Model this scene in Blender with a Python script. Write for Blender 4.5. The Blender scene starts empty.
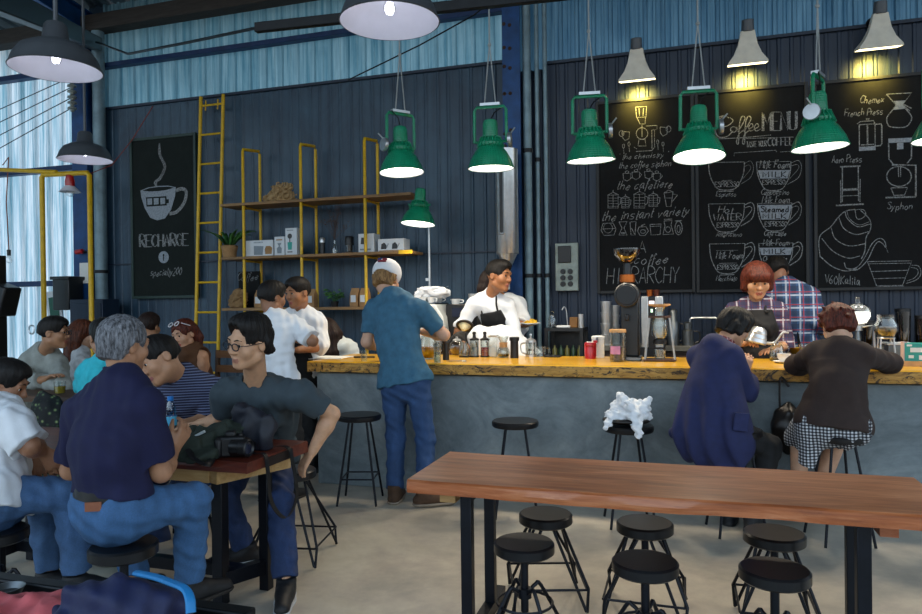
import bpy, math, random
import numpy as np
from mathutils import Vector, Matrix
random.seed(7)
SC = bpy.context.scene
COL = SC.collection
PI = math.pi
# ---------------------------------------------------------------- camera model
FPX, CAMH = 700.0, 1.45
CAMROT = Matrix.Rotation(math.radians(17.6), 3, 'Z') @ Matrix.Rotation(PI/2 - math.radians(.33), 3, 'X') @ Matrix.Rotation(-.012, 3, 'Z')
CAMLOC = Vector((0, 0, CAMH))
def P(x, y, Y=None, z=None, X=None, d=None):
    """the place that shows at photo pixel (x, y) on a plane Y=, z=, X= or at a depth d="""
    r = CAMROT @ Vector(((x-461)/FPX, -(y-307)/FPX, -1))
    if Y is not None: t = Y/r.y
    elif z is not None: t = (z-CAMH)/r.z
    elif X is not None: t = X/r.x
    else: t = d
    return CAMLOC + r*t
cam = bpy.data.cameras.new('camera'); cam.sensor_width = 36; cam.lens = 36*FPX/922; cam.clip_start = .05; cam.clip_end = 200
co = bpy.data.objects.new('viewpoint', cam); COL.objects.link(co)
co.matrix_world = Matrix.Translation(CAMLOC) @ CAMROT.to_4x4()
SC.camera = co
# ---------------------------------------------------------------- materials
MATS = {}
def rgb(h):
    if isinstance(h, str):
        v = [int(h[i:i+2], 16)/255 for i in (0, 2, 4)]
        return tuple((c/12.92 if c <= .04045 else ((c+.055)/1.055)**2.4) for c in v)
    return tuple(h)
class NT:
    def __init__(s, name):
        s.m = bpy.data.materials.new(name); s.m.use_nodes = True
        s.t = s.m.node_tree; s.b = s.t.nodes['Principled BSDF']; s.out = s.t.nodes['Material Output']
    def n(s, typ, **kw):
        nd = s.t.nodes.new('ShaderNode'+typ)
        for k, v in kw.items():
            if k in nd.inputs: nd.inputs[k].default_value = v
            else: setattr(nd, k, v)
        return nd
    def l(s, a, b): s.t.links.new(a, b)
    def coord(s, scale=(1, 1, 1), rot=(0, 0, 0)):
        tc = s.n('TexCoord'); mp = s.n('Mapping'); mp.inputs['Scale'].default_value = scale; mp.inputs['Rotation'].default_value = rot
        s.l(tc.outputs['Object'], mp.inputs['Vector']); return mp.outputs['Vector']
    def noise(s, vec, scale, detail=4, rough=.6, dist=0):
        nd = s.n('TexNoise'); nd.inputs['Scale'].default_value = scale; nd.inputs['Detail'].default_value = detail
        nd.inputs['Roughness'].default_value = rough; nd.inputs['Distortion'].default_value = dist
        s.l(vec, nd.inputs['Vector']); return nd.outputs['Fac']
    def ramp(s, fac, stops):
        nd = s.n('ValToRGB'); e = nd.color_ramp.elements
        while len(e) < len(stops): e.new(.5)
        for el, (p, c) in zip(e, stops): el.position = p; el.color = (*rgb(c), 1)
        s.l(fac, nd.inputs['Fac']); return nd.outputs['Color']
    def mix(s, fac, a, b, blend='MIX'):
        nd = s.n('MixRGB'); nd.blend_type = blend
        for sock, v in ((nd.inputs[0], fac), (nd.inputs[1], a), (nd.inputs[2], b)):
            if hasattr(v, 'is_output'): s.l(v, sock)
            elif isinstance(v, (int, float)): sock.default_value = v
            else: sock.default_value = (*rgb(v), 1)
        return nd.outputs[0]
    def math(s, op, a, b=0.0, clamp=False):
        nd = s.n('Math'); nd.operation = op; nd.use_clamp = clamp
        for sock, v in zip(nd.inputs, (a, b)):
            if hasattr(v, 'is_output'): s.l(v, sock)
            else: sock.default_value = v
        return nd.outputs[0]
    def bump(s, h, strength=.3, dist=.01):
        nd = s.n('Bump'); nd.inputs['Strength'].default_value = strength; nd.inputs['Distance'].default_value = dist
        s.l(h, nd.inputs['Height']); s.l(nd.outputs[0], s.b.inputs['Normal'])
    def set(s, **kw):
        for k, v in kw.items():
            k = k.replace('_', ' ')
            sock = s.b.inputs[k]
            if hasattr(v, 'is_output'): s.l(v, sock)
            elif k in ('Base Color', 'Emission Color') : sock.default_value = (*rgb(v), 1)
            else: sock.default_value = v
        return s
def mat(name, color='808080', rough=.55, metal=0., var=.18, scale=9., bump=.0, stretch=(1, 1, 1), spec=.5, coat=0., emit=None, estr=0., sheen=0.):
    """plain material with a little procedural unevenness"""
    if name in MATS: return MATS[name]
    t = NT(name); c = rgb(color)
    v = t.coord(stretch); f = t.noise(v, scale)
    lo = tuple(x*(1-var) for x in c); hi = tuple(min(1, x*(1+var)) for x in c)
    t.set(Base_Color=t.ramp(f, [(.3, lo), (.7, hi)]), Roughness=rough, Metallic=metal)
    t.b.inputs['Specular IOR Level'].default_value = spec
    t.b.inputs['Coat Weight'].default_value = coat
    if sheen: t.b.inputs['Sheen Weight'].default_value = sheen
    if bump: t.bump(t.noise(v, scale*3), bump)
    if emit: t.set(Emission_Color=emit, Emission_Strength=estr)
    MATS[name] = t.m; return t.m
def glass(name, tint='f4f8f8', rough=.03, refl=1.0, density=.06):
    """thin clear glass wall: mostly see-through with grazing reflections"""
    if name in MATS: return MATS[name]
    t = NT(name)
    tr = t.n('BsdfTransparent'); tr.inputs[0].default_value = (*rgb(tint), 1)
    gl = t.n('BsdfGlossy'); gl.inputs['Roughness'].default_value = rough
    lw = t.n('LayerWeight'); lw.inputs[0].default_value = .35
    f = t.math('MULTIPLY_ADD', lw.outputs['Facing'], refl*.55); f.node.inputs[2].default_value = density
    mx = t.n('MixShader'); t.l(f, mx.inputs[0]); t.l(tr.outputs[0], mx.inputs[1]); t.l(gl.outputs[0], mx.inputs[2])
    t.l(mx.outputs[0], t.out.inputs['Surface']); MATS[name] = t.m; return t.m
def glow(name, color, strength):
    if name in MATS: return MATS[name]
    t = NT(name); t.set(Base_Color='ffffff', Emission_Color=color, Emission_Strength=strength); MATS[name] = t.m; return t.m
# ---------------------------------------------------------------- mesh builder
def V(*a): return Vector(a)
def frame(ax, hint=None):
    z = Vector(ax).normalized(); h = Vector(hint) if hint else (Vector((0, 0, 1)) if abs(z.z) < .95 else Vector((1, 0, 0)))
    x = h.cross(z).normalized(); y = z.cross(x); return x, y, z
class MB:
    def __init__(s): s.v = []; s.f = []; s.mi = []; s.m = 0
    def q(s, vs, fs):
        b = len(s.v); s.v.extend(tuple(v) for v in vs); s.f.extend(tuple(b+i for i in f) for f in fs); s.mi.extend([s.m]*len(fs)); return s
    def mat(s, i): s.m = i; return s
    def box(s, c, size, rot=None, rz=0):
        R = rot if rot is not None else Matrix.Rotation(rz, 3, 'Z'); c = Vector(c); h = [x/2 for x in size]
        vs = [c + R @ Vector((sx*h[0], sy*h[1], sz*h[2])) for sx in (-1, 1) for sy in (-1, 1) for sz in (-1, 1)]
        return s.q(vs, [(0, 1, 3, 2), (4, 6, 7, 5), (0, 4, 5, 1), (2, 3, 7, 6), (0, 2, 6, 4), (1, 5, 7, 3)])
    def bx(s, x0, x1, y0, y1, z0, z1): return s.box(((x0+x1)/2, (y0+y1)/2, (z0+z1)/2), (x1-x0, y1-y0, z1-z0))
    def bar(s, a, b, w, h, hint=(0, 0, 1)):
        a, b = Vector(a), Vector(b); x, y, z = frame(b-a, hint if abs((b-a).normalized().dot(Vector(hint))) < .97 else (1, 0, 0))
        vs = [p + x*sx*w/2 + y*sy*h/2 for p in (a, b) for sx, sy in ((-1, -1), (1, -1), (1, 1), (-1, 1))]
        return s.q(vs, [(3, 2, 1, 0), (4, 5, 6, 7), (0, 1, 5, 4), (1, 2, 6, 5), (2, 3, 7, 6), (3, 0, 4, 7)])
    def tube(s, pts, r, n=8, caps=True, closed=False, flat=1.0):
        pts = [Vector(p) for p in pts]; rs = r if hasattr(r, '__len__') else [r]*len(pts); k = len(pts); vs = []; prev = None
        for i, p in enumerate(pts):
            a = pts[(i-1) % k] if (closed or i > 0) else p; b = pts[(i+1) % k] if (closed or i < k-1) else p
            t = (b-a); t = t.normalized() if t.length > 1e-9 else Vector((0, 0, 1))
            if prev is None: x, y, _ = frame(t)
            else:
                x = (prev - t*prev.dot(t)); x = x.normalized() if x.length > 1e-6 else frame(t)[0]; y = t.cross(x)
            prev = x
            for j in range(n):
                an = 2*PI*j/n; vs.append(p + x*math.cos(an)*rs[i] + y*math.sin(an)*rs[i]*flat)
        fs = []
        for i in range(k if closed else k-1):
            for j in range(n):
                a, b = i*n+j, i*n+(j+1) % n; c, d = ((i+1) % k)*n+(j+1) % n, ((i+1) % k)*n+j; fs.append((a, b, c, d))
        if caps and not closed: fs.append(tuple(range(n-1, -1, -1))); fs.append(tuple((k-1)*n+j for j in range(n)))
        return s.q(vs, fs)
    def cyl(s, a, b, r0, r1=None, n=20): return s.tube([a, b], [r0, r0 if r1 is None else r1], n)
    def lathe(s, prof, c=(0, 0, 0), n=24, ax=(0, 0, 1), hint=None, sx=1., sy=1.):
        """profile of (radius, height) turned about an axis; closed ends where radius is 0"""
        x, y, z = frame(ax, hint); c = Vector(c); vs = []; fs = []; rows = []
        for r, h in prof:
            if r < 1e-6: rows.append([len(vs)]); vs.append(c+z*h)
            else:
                rows.append(list(range(len(vs), len(vs)+n)))
                vs.extend(c + x*math.cos(2*PI*j/n)*r*sx + y*math.sin(2*PI*j/n)*r*sy + z*h for j in range(n))
        for A, B in zip(rows, rows[1:]):
            for j in range(n):
                k = (j+1) % n
                if len(A) == 1 and len(B) == 1: continue
                if len(A) == 1: fs.append((A[0], B[k], B[j]))
                elif len(B) == 1: fs.append((A[j], A[k], B[0]))
                else: fs.append((A[j], A[k], B[k], B[j]))
        return s.q(vs, fs)
    def ball(s, c, r, n=16, sc=(1, 1, 1), rot=None):
        R = rot if rot is not None else Matrix.Identity(3); c = Vector(c); m = n//2; vs = []; fs = []
        for i in range(m+1):
            th = PI*i/m
            for j in range(n):
                ph = 2*PI*j/n; vs.append(c + R @ Vector((r*sc[0]*math.sin(th)*math.cos(ph), r*sc[1]*math.sin(th)*math.sin(ph), r*sc[2]*math.cos(th))))
        for i in range(m):
            for j in range(n): fs.append((i*n+j, (i+1)*n+j, (i+1)*n+(j+1) % n, i*n+(j+1) % n))
        return s.q(vs, fs)
    def prism(s, poly, a, b):
        """polygon [(x,y)] extruded from z=a to z=b"""
        n = len(poly); vs = [(x, y, a) for x, y in poly]+[(x, y, b) for x, y in poly]
        return s.q(vs, [tuple(range(n-1, -1, -1)), tuple(range(n, 2*n))]+[(i, (i+1) % n, n+(i+1) % n, n+i) for i in range(n)])
    def prismY(s, poly, y0, y1):
        n = len(poly); vs = [(x, y0, z) for x, z in poly]+[(x, y1, z) for x, z in poly]
        return s.q(vs, [tuple(range(n)), tuple(range(2*n-1, n-1, -1))]+[((i+1) % n, i, n+i, n+(i+1) % n) for i in range(n)])
    def xf(s, M, i0=0):
        for i in range(i0, len(s.v)): s.v[i] = tuple(M @ Vector(s.v[i]))
        return s
    def build(s, name, mats, parent=None, loc=None, bevel=0, sharp=38, seg=2, solid=0, subsurf=0):
        """link as one mesh object; vertices are in world space and become local to the thing's base"""
        if not isinstance(mats, (list, tuple)): mats = [mats]
        base = Vector(loc) if loc is not None else (world_loc(parent) if parent else Vector((0, 0, 0)))
        me = bpy.data.meshes.new(name); me.from_pydata([tuple(Vector(v)-base) for v in s.v], [], s.f); 
        for m in mats: me.materials.append(m)
        me.polygons.foreach_set('material_index', s.mi); me.polygons.foreach_set('use_smooth', [True]*len(s.f)); me.update()
        me.set_sharp_from_angle(angle=math.radians(sharp))
        o = bpy.data.objects.new(name, me); COL.objects.link(o)
        if parent: o.parent = parent
        else: o.location = base
        if solid: md = o.modifiers.new('Solidify', 'SOLIDIFY'); md.thickness = solid; md.offset = 0
        if bevel: md = o.modifiers.new('Bevel', 'BEVEL'); md.width = bevel; md.segments = seg; md.limit_method = 'ANGLE'; md.angle_limit = math.radians(40); md.harden_normals = False
        if subsurf: md = o.modifiers.new('Subdivision', 'SUBSURF'); md.levels = md.render_levels = subsurf
        return o
def world_loc(o):
    v = Vector((0, 0, 0))
    while o: v += o.location; o = o.parent
    return v
def tag(o, label, cat, group=None, kind=None):
    o['label'] = label; o['category'] = cat
    if group: o['group'] = group
    if kind: o['kind'] = kind
    return o
def thing(name, label, cat, loc=(0, 0, 0), group=None, rz=0):
    o = bpy.data.objects.new(name, None); COL.objects.link(o); o.location = loc; o.rotation_euler = (0, 0, rz); o.empty_display_size = .1
    return tag(o, label, cat, group)
def struct(o): o['kind'] = 'structure'; return o
def dup(root, loc, rz=None, label=None):
    def cp(o, par):
        c = o.copy(); COL.objects.link(c)
        if par: c.parent = par
        for ch in o.children: cp(ch, c)
        return c
    r = cp(root, None); r.location = loc
    if rz is not None: r.rotation_euler = (0, 0, rz)
    if label: r['label'] = label
    return r
def arc(c, r, a0, a1, n=8, ax='xz'):
    out = []
    for i in range(n+1):
        a = a0+(a1-a0)*i/n
        out.append((c[0]+r*math.cos(a), c[1], c[2]+r*math.sin(a)) if ax == 'xz' else (c[0]+r*math.cos(a), c[1]+r*math.sin(a), c[2]))
    return out
def smooth(pts, n=6):
    """Catmull-Rom through points of any dimension"""
    p = [np.array(q, float) for q in pts]; p = [2*p[0]-p[1]]+p+[2*p[-1]-p[-2]]; out = []
    for i in range(1, len(p)-2):
        for k in range(n):
            t = k/n; a, b, c, d = p[i-1:i+3]
            out.append(.5*((2*b)+(-a+c)*t+(2*a-5*b+4*c-d)*t*t+(-a+3*b-3*c+d)*t**3))
    out.append(p[-2]); return [tuple(q) for q in out]
# ================================================================ THE SETTING
def m_floor():
    t = NT('polished_concrete'); v = t.coord()
    a = t.noise(v, .9, 6, .62, .6); b = t.noise(v, 6, 8, .7, .2); c = t.noise(v, 40, 3)
    col = t.ramp(a, [(.3, 'a39d93'), (.5, 'c0b9ac'), (.72, 'd8d1c3')])
    col = t.mix(.35, col, t.ramp(b, [(.35, '6f695f'), (.65, 'c0b7a6')]), 'OVERLAY')
    t.set(Base_Color=col, Roughness=t.math('MULTIPLY_ADD', b, .25)); t.b.inputs['Roughness'].links[0].from_node.inputs[2].default_value = .26
    t.bump(t.math('ADD', b, c), .04, .01); return t.m
def m_concrete():
    t = NT('plaster_concrete'); v = t.coord((1, 1, 1.2))
    a = t.noise(v, 1.5, 8, .66, 1.2); b = t.noise(v, 9, 6, .7, .8)
    col = t.ramp(a, [(.3, '5b666c'), (.5, '7b868b'), (.7, '98a1a3')])
    col = t.mix(.4, col, t.ramp(b, [(.35, '606a70'), (.7, 'a5abab')]), 'OVERLAY')
    t.set(Base_Color=col, Roughness=.62); t.bump(b, .08, .01); return t.m
def m_sheet(name, lo, hi, rough, metal, streak=(14, 14, .5), trans=None, amt=.35):
    t = NT(name); v = t.coord(streak); a = t.noise(v, 1.6, 5, .65, .3); b = t.noise(t.coord((1, 1, .6)), 1.3, 6, .7, 1.5)
    col = t.mix(amt, t.ramp(a, [(.3, lo), (.7, hi)]), t.ramp(b, [(.35, lo), (.68, hi)]))
    t.set(Base_Color=col, Roughness=rough, Metallic=metal); t.bump(b, .06, .02)
    if trans:
        tr = t.n('BsdfTranslucent'); t.l(t.mix(1., t.ramp(a, [(.35, trans[0]), (.65, trans[1])]), 'ffffff', 'MULTIPLY'), tr.inputs[0])
        mx = t.n('MixShader'); mx.inputs[0].default_value = trans[2]
        t.l(t.b.outputs[0], mx.inputs[1]); t.l(tr.outputs[0], mx.inputs[2]); t.l(mx.outputs[0], t.out.inputs['Surface'])
    return t.m
M_FLOOR, M_CONC = m_floor(), m_concrete()
M_DARK = m_sheet('painted_dark_sheet', '182a3d', '39566a', .42, .1, amt=.6)
M_DARKR = m_sheet('painted_navy_sheet', '0e1b2d', '1b2d44', .42, .1)
M_GALV = m_sheet('galvanised_sheet', '3f6474', '94b6c2', .3, .55, trans=('6fb9d0', 'c4ecf6', .22))
M_GALVR = m_sheet('galvanised_blue_sheet', '2f526b', '6a90a6', .34, .5, trans=('4f8fb4', '93c6e0', .11))
M_BRIGHT = m_sheet('translucent_sheet', 'a9bcc4', 'e3f0f4', .4, .0, trans=('7fb4c4', 'ffffff', .9))
M_ROOF = m_sheet('roof_sheet', '39474f', '5d6c74', .4, .4)
M_BLUE = mat('blue_steel_paint', '0e3d70', .45, .2, .3, 7, .1)
M_GIRT = mat('dark_blue_girt', '12305a', .5, .2, .25, 6)
M_BLACKM = mat('black_steel', '121519', .42, .5, .25, 12)
M_PIPE = mat('grey_painted_pipe', '6f8792', .42, .25, .22, 8)
M_YEL = mat('yellow_painted_steel', 'd2a810', .42, .05, .14, 14)
M_TIMBER = mat('weathered_timber', '38332f', .8, 0, .35, 5, .25, (1, 8, 8))
def corrug(name, x0, x1, y, z0, z1, m, period=.215, rib=.045, depth=.03, mid=True, gap=None):
    """a sheet bent into ribs that run up and down"""
    xs = []; x = x0
    while x < x1:
        xs += [(x, 0), (x+.012, -depth), (x+rib, -depth), (x+rib+.012, 0)]
        if mid: xs += [(x+period*.55, 0), (x+period*.55+.01, -.008), (x+period*.55+.03, -.008), (x+period*.55+.04, 0)]
        x += period
    xs.append((x1, 0)); xs = [(min(a, x1), b) for a, b in xs]
    mb = MB(); vs = [(a, y+b, z) for z in (z0, z1) for a, b in xs]; n = len(xs)
    mb.q(vs, [(i, i+1, n+i+1, n+i) for i in range(n-1) if xs[i+1][0]-xs[i][0] > 1e-5])
    return struct(mb.build(name, m, sharp=20))
struct(MB().bx(-16, 8.5, -3.5, 8.2, -.12, 0).build('floor', M_FLOOR))
ZP = 3.98                       # top of the dark panels
corrug('wall_back', -7.1, -1.72, 7.2, 0, ZP, M_DARK, .26, .03, .009)
corrug('wall_back', -1.34, 7.0, 7.2, 0, ZP-.06, M_DARKR, .20, .03, .008)
corrug('wall_back', -7.1, -1.72, 7.27, ZP-.05, 5.35, M_GALV)
corrug('wall_back', -1.72, 7.0, 7.27, ZP-.2, 5.35, M_GALVR, .17, .04, .03)
corrug('wall_back', -1.72, -1.34, 7.27, 0, ZP-.1, M_DARKR, .1, .03, .03)
corrug('wall_left', -16, -7.32, 7.5, 0, 5.6, M_BRIGHT, .24, .06, .05)
struct(MB().bx(-7.34, -7.1, 7.27, 7.5, 0, 5.4).build('wall_left', M_DARK))
struct(MB().bx(-7.1, -1.75, 7.165, 7.19, ZP-.01, ZP+.02).build('trim_1', M_DARKR))
struct(MB().bx(-1.34, 7.0, 7.165, 7.2, ZP-.08, ZP-.05).build('trim_2', M_DARKR))
struct(MB().bx(-7.1, -1.75, 7.14, 7.24, 4.50, 4.56).build('trim_3', M_GIRT, bevel=.006))
struct(MB().bx(-1.34, 7.0, 7.12, 7.24, 4.62, 4.72).build('trim_4', M_GIRT, bevel=.006))
for k, z in enumerate((1.78, 3.32, 4.62)):
    struct(MB().bx(-16, -7.36, 7.32, 7.44, z-.035, z+.035).build('trim_%d' % (5+k), M_GIRT, bevel=.006))
struct(MB().bx(-16, -2.4, 6.98, 7.18, 4.93, 5.12).build('trim_8', M_TIMBER, bevel=.01))
# panel seams of the dark cladding
struct(MB().bx(-7.1, -1.75, 7.168, 7.182, 1.985, 2.0).build('trim_9', M_DARKR))
# the side wall and the roof; the front and the right are open to daylight
corr = corrug('wall_side', -3.5, 7.5, 0, 0, 5.6, M_BRIGHT, .24, .06, .05); corr.rotation_euler = (0, 0, PI/2); corr.location = (-15, 0, 0)
def roof(name, x0, x1):
    mb = MB(); ys = []; x = x0
    prof = []
    while x < x1: prof += [(x, 0), (x+.02, .035), (x+.06, .035), (x+.08, 0)]; x += .25
    n = len(prof); vs = [(a, y, z+b) for y, z in ((-2.5, 6.9), (7.9, 5.25)) for a, b in prof]
    mb.q(vs, [(i, i+1, n+i+1, n+i) for i in range(n-1)]); return struct(mb.build(name, M_ROOF, sharp=20, solid=.01))
roof('ceiling', -16, 8.5)
def ibeam(mb, a, b, w, h):
    a, b = Vector(a), Vector(b); x, y, z = frame(b-a)
    up = Vector((0, 0, 1)); 
    mb.bar(a+up*h/2, b+up*h/2, w, .02); mb.bar(a-up*h/2, b-up*h/2, w, .02); mb.bar(a, b, .015, h)
for k, (x, m) in enumerate(((-7.2, M_BLUE), (-1.63, M_GIRT), (4.2, M_GIRT))):
    mb = MB(); ibeam(mb, (x, -2.4, 6.55), (x, 7.1, 5.05), .16, .26); struct(mb.build('ceiling_beam', m))
for y in (6.2, 5.0, 3.7, 2.2, .5):
    z = 5.25+(7.9-y)*(6.9-5.25)/10.4-.1
    struct(MB().bx(-16, 8.5, y-.04, y+.04, z-.12, z).build('ceiling_purlin', M_TIMBER))
# dark tie beam that runs from the upper left to the corner post
a = P(97, 44, Y=7.05); b = P(-40, -18, Y=2.6)
struct(MB().bar(a, b, .12, .16).build('ceiling_tie_beam', M_BLACKM, bevel=.008))
# corner post by the translucent wall and its pipe
mb = MB(); mb.bx(-7.4, -7.16, 7.02, 7.05, 0, 5.2).bx(-7.4, -7.16, 7.22, 7.25, 0, 5.2).bx(-7.29, -7.27, 7.05, 7.22, 0, 5.2)
struct(mb.build('column_1', M_BLUE))
def pipe(x, y, r, z0, z1, label, clamps=()):
    t = thing('wall_pipe', label, 'pipe', (x, y, z0), 'service pipes running up the walls')
    MB().cyl((x, y, z0), (x, y, z1), r, n=18).build('tube', M_PIPE, t)
    for z in clamps:
        MB().lathe([(r, -.02), (r+.012, -.02), (r+.012, .02), (r, .02)], (x, y, z), 18).build('clamp', M_BLACKM, t)
pipe(-7.02, 7.08, .075, 0, 5.0, 'grey pipe up the wall beside the blue corner post left of the RECHARGE sign', (3.3, 1.9))
# the riveted blue column behind the bar
mb = MB(); mb.bx(-1.745, -1.62, 7.0, 7.02, 0, 5.3).bx(-1.69, -1.672, 7.02, 7.2, 0, 5.3).bx(-1.62, -1.56, 7.0, 7.02, 0, 5.3)
col = struct(mb.build('column_2', M_BLUE))
mb = MB()
rs = random.Random(3)
for z in (2.55, 2.8, 3.05, 3.2, 3.6, 3.85, 4.05, 4.3, 4.5):
    for x in (-1.725, -1.665): mb.ball((x, 7.0, z+rs.uniform(-.02, .02)), .02, 8, (1, .7, 1))
mb.build('rivet', mat('rusty_iron', '3a2a22', .8, .3, .4, 20), col, loc=(0, 0, 0))
for x, r, lab, cl in ((-1.503, .042, 'thick pale grey pipe on the wall right beside the riveted blue column', (1.72, 3.0)),
                      (-1.40, .022, 'thin grey conduit nearest the thick pale pipe by the blue column', (1.72, 2.9)),
                      (-1.315, .022, 'thin grey conduit nearest the wall power box', (1.72,))):
    pipe(x, 7.06, r, 0, 4.6, lab, cl)
# ================================================================ FURNITURE
def m_wood(name, c0, c1, c2, rough=.4, grain=(1.2, 16, 16), coat=.15, knots=True, rings=None):
    t = NT(name); v = t.coord(grain); a = t.noise(v, 1.6, 8, .65, 1.6); b = t.noise(t.coord((.5, 3, 3)), 1.8, 4, .6, 2.0)
    col = t.mix(.5, t.ramp(a, [(.28, c0), (.5, c1), (.72, c2)]), t.ramp(b, [(.3, c0), (.5, c1), (.75, c2)]))
    if knots:
        g = t.noise(t.coord((.7, 5, 5)), 2.3, 5, .7, 2.5); col = t.mix(t.math('MULTIPLY', t.ramp(g, [(.60, '000000'), (.72, 'ffffff')]), .55), col, c0)
    t.set(Base_Color=col, Roughness=rough); t.b.inputs['Coat Weight'].default_value = coat; t.b.inputs['Coat Roughness'].default_value = .25
    t.bump(a, .07, .01); return t.m
M_TABLE = m_wood('oiled_redwood', '5a2812', 'a65c31', 'd39266', .36)
M_TABLEL = m_wood('dark_redwood', '35120c', '5c2416', '7f3a22', .42)
M_BARW = m_wood('varnished_yellow_pine', 'b8860f', 'dca41c', 'f2c136', .28, (1.0, 10, 10), .35, False)
M_PINE = m_wood('rough_pine', '8d6a3c', 'b38d58', 'cfae7b', .7, (1.5, 14, 14), 0)
M_SHELFW = m_wood('shelf_wood', '5d4326', '86653d', 'a5804f', .6, (1.5, 14, 14), 0)
def m_baredge():
    t = NT('rough_sawn_edge'); v = t.coord((2.2, 9, 14)); a = t.noise(v, 1.5, 7, .7, 2.5); b = t.noise(t.coord((3, 6, 6)), 1.6, 6, .75, 3.5)
    col = t.ramp(a, [(.3, '7f5420'), (.5, 'b88638'), (.7, 'd3a75a')])
    col = t.mix(t.ramp(b, [(.52, '000000'), (.60, 'ffffff')]), col, '2e2013'); t.set(Base_Color=col, Roughness=.6); t.bump(b, .2, .01); return t.m
M_BAREDGE = m_baredge()
M_DKWOOD = m_wood('dark_brown_wood', '2a1a12', '47301f', '634630', .6, (1.5, 14, 14), 0)
M_SEAT = mat('black_painted_seat', '17181b', .33, .3, .2, 10)
M_STEELLEG = mat('dark_blue_black_leg', '10141d', .38, .5, .25, 12)
def slab(name, x0, x1, y0, y1, z0, z1, mats, parent, seed=1, amp=.012, ends=.006, n=46):
    """a heavy board whose long edges wander as a sawn log's do"""
    rs = random.Random(seed); ph = [rs.uniform(0, 6.28) for _ in range(6)]
    wob = lambda x, k: amp*(.6*math.sin(3.1*x+ph[k])+.4*math.sin(8.7*x+ph[k+1])+.2*math.sin(21*x+ph[k+2]))
    mb = MB(); rows = []
    for i in range(n+1):
        x = x0+(x1-x0)*i/n; f, b = y0+wob(x, 0), y1+wob(x, 3); g = wob(x*1.4+2, 1)*.6
        rows.append([(x, f, z0+.012+g*.5), (x, f-.004+g, (z0+z1)/2), (x, f, z1-.008), (x, f+.008, z1), (x, b-.008, z1), (x, b, z1-.008), (x, b, z0)])
    k = 7; vs = [v for r in rows for v in r]; fs = []
    for i in range(n):
        for j in range(k): a, b_ = i*k+j, i*k+(j+1) % k; fs.append((a, a+k, b_+k, b_))
    fs += [tuple(range(k)), tuple(n*k+k-1-j for j in range(k))]
    nb = len(fs); mb.q(vs, fs)
    if len(mats) > 1:
        for i in range(n):
            for j in (0, 1): mb.mi[i*k+j] = 1
        mb.mi[-1] = mb.mi[-2] = 1
    return mb.build(name, mats, parent, sharp=30)
# ---- the bar
BX0, BX1, BY0, BY1, BZ = -2.89, 4.2, 5.0, 5.85, .995
bar_ = thing('bar_counter', 'long concrete bar counter with a thick yellow wooden top', 'bar counter', (.6, 5.4, 0))
slab('bar_top', BX0, BX1, BY0, BY1, BZ-.095, BZ, [M_BARW, M_BAREDGE], bar_, 4, .006, n=90)
MB().bx(BX0+.05, BX1, BY0+.06, BY0+.22, 0, BZ-.095).bx(BX0+.05, BX0+.2, BY0+.22, BY1-.1, 0, BZ-.095).build('concrete_front', M_CONC, bar_, bevel=.006)
MB().bx(BX0+.2, BX1, BY1-.14, BY1-.1, .12, BZ-.095).build('back_board', M_DKWOOD, bar_)
MB().bx(BX0+.2, BX1, BY0+.22, BY1-.14, .5, .53).build('inner_shelf', M_DKWOOD, bar_)
# a raised plank floor behind the bar
struct(MB().bx(-2.6, 4.2, 5.86, 7.16, 0, .1).build('floor_platform', M_DKWOOD))
# ---- plank tables
def steel_leg(t, x, y, z1, w=.05, lx=0, ly=0):
    return MB().bar((x+lx, y+ly, .0), (x, y, z1), w, w, (0, 1, 0)).build('leg', M_STEELLEG, t, bevel=.003)
TZ = .72
tb = thing('plank_table', 'long brown live-edge plank table on black steel legs', 'table', (-.11, 2.98, 0))
slab('tabletop', -1.1, .885, 2.69, 3.265, TZ-.066, TZ, [M_TABLE], tb, 2, .009)
for x, xf in ((-.872, -.872), (.602, .640)):
    lx = 0
    for y in (2.80, 3.16): steel_leg(tb, x if y < 3 else xf, y, TZ-.062, .047, 0)
    MB().bar((x, 2.62, .03), (xf, 3.34, .03), .05, .05).build('foot_bar', M_STEELLEG, tb)
    MB().bar((x, 2.8, TZ-.085), (xf, 3.16, TZ-.085), .04, .04).build('cross_bar', M_STEELLEG, tb)
MB().bx(-1.0, -.93, 2.82, 3.14, TZ-.12, TZ-.066).build('batten', M_PINE, tb); MB().bx(.66, .72, 2.82, 3.14, TZ-.12, TZ-.066).build('batten', M_TABLE, tb)
tl = thing('plank_table', 'dark red plank table holding the camera and the water bottle', 'table', (-2.9, 3.0, 0))
slab('tabletop', -3.85, -1.93, 2.785, 3.33, TZ-.062, TZ, [M_TABLEL], tl, 9, .007)
MB().bar((-2.16, 2.84, TZ-.095), (-2.0, 3.24, TZ-.095), .06, .062).bar((-3.7, 2.87, TZ-.095), (-2.19, 2.87, TZ-.095), .05, .062).build('apron', M_PINE, tl, bevel=.003)
for xa, xb in ((-2.155, -2.045), (-3.6, -3.6)):
    steel_leg(tl, xa, 2.88, TZ-.127, .058); steel_leg(tl, xb, 3.10, TZ-.127, .052)
    MB().bar((xa, 2.88, .12), (xb, 3.10, .12), .05, .07).build('foot_rail', M_STEELLEG, tl)
MB().bar((-3.6, 3.0, .12), (-2.1, 3.0, .12), .05, .06).build('stretcher', M_STEELLEG, tl)
# table further back where the young people sit
t2z = .80
tk = thing('plank_table', 'dark wooden table under the drinks glass where the man in the grey sweatshirt leans', 'table', (-4.9, 4.4, 0))
slab('tabletop', -6.2, -4.2, 3.98, 4.38, t2z-.06, t2z, [M_DKWOOD], tk, 12, .006)
for x in (-6.0, -4.4):
    for y in (4.05, 4.3): steel_leg(tk, x, y, t2z-.06, .06)
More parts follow.
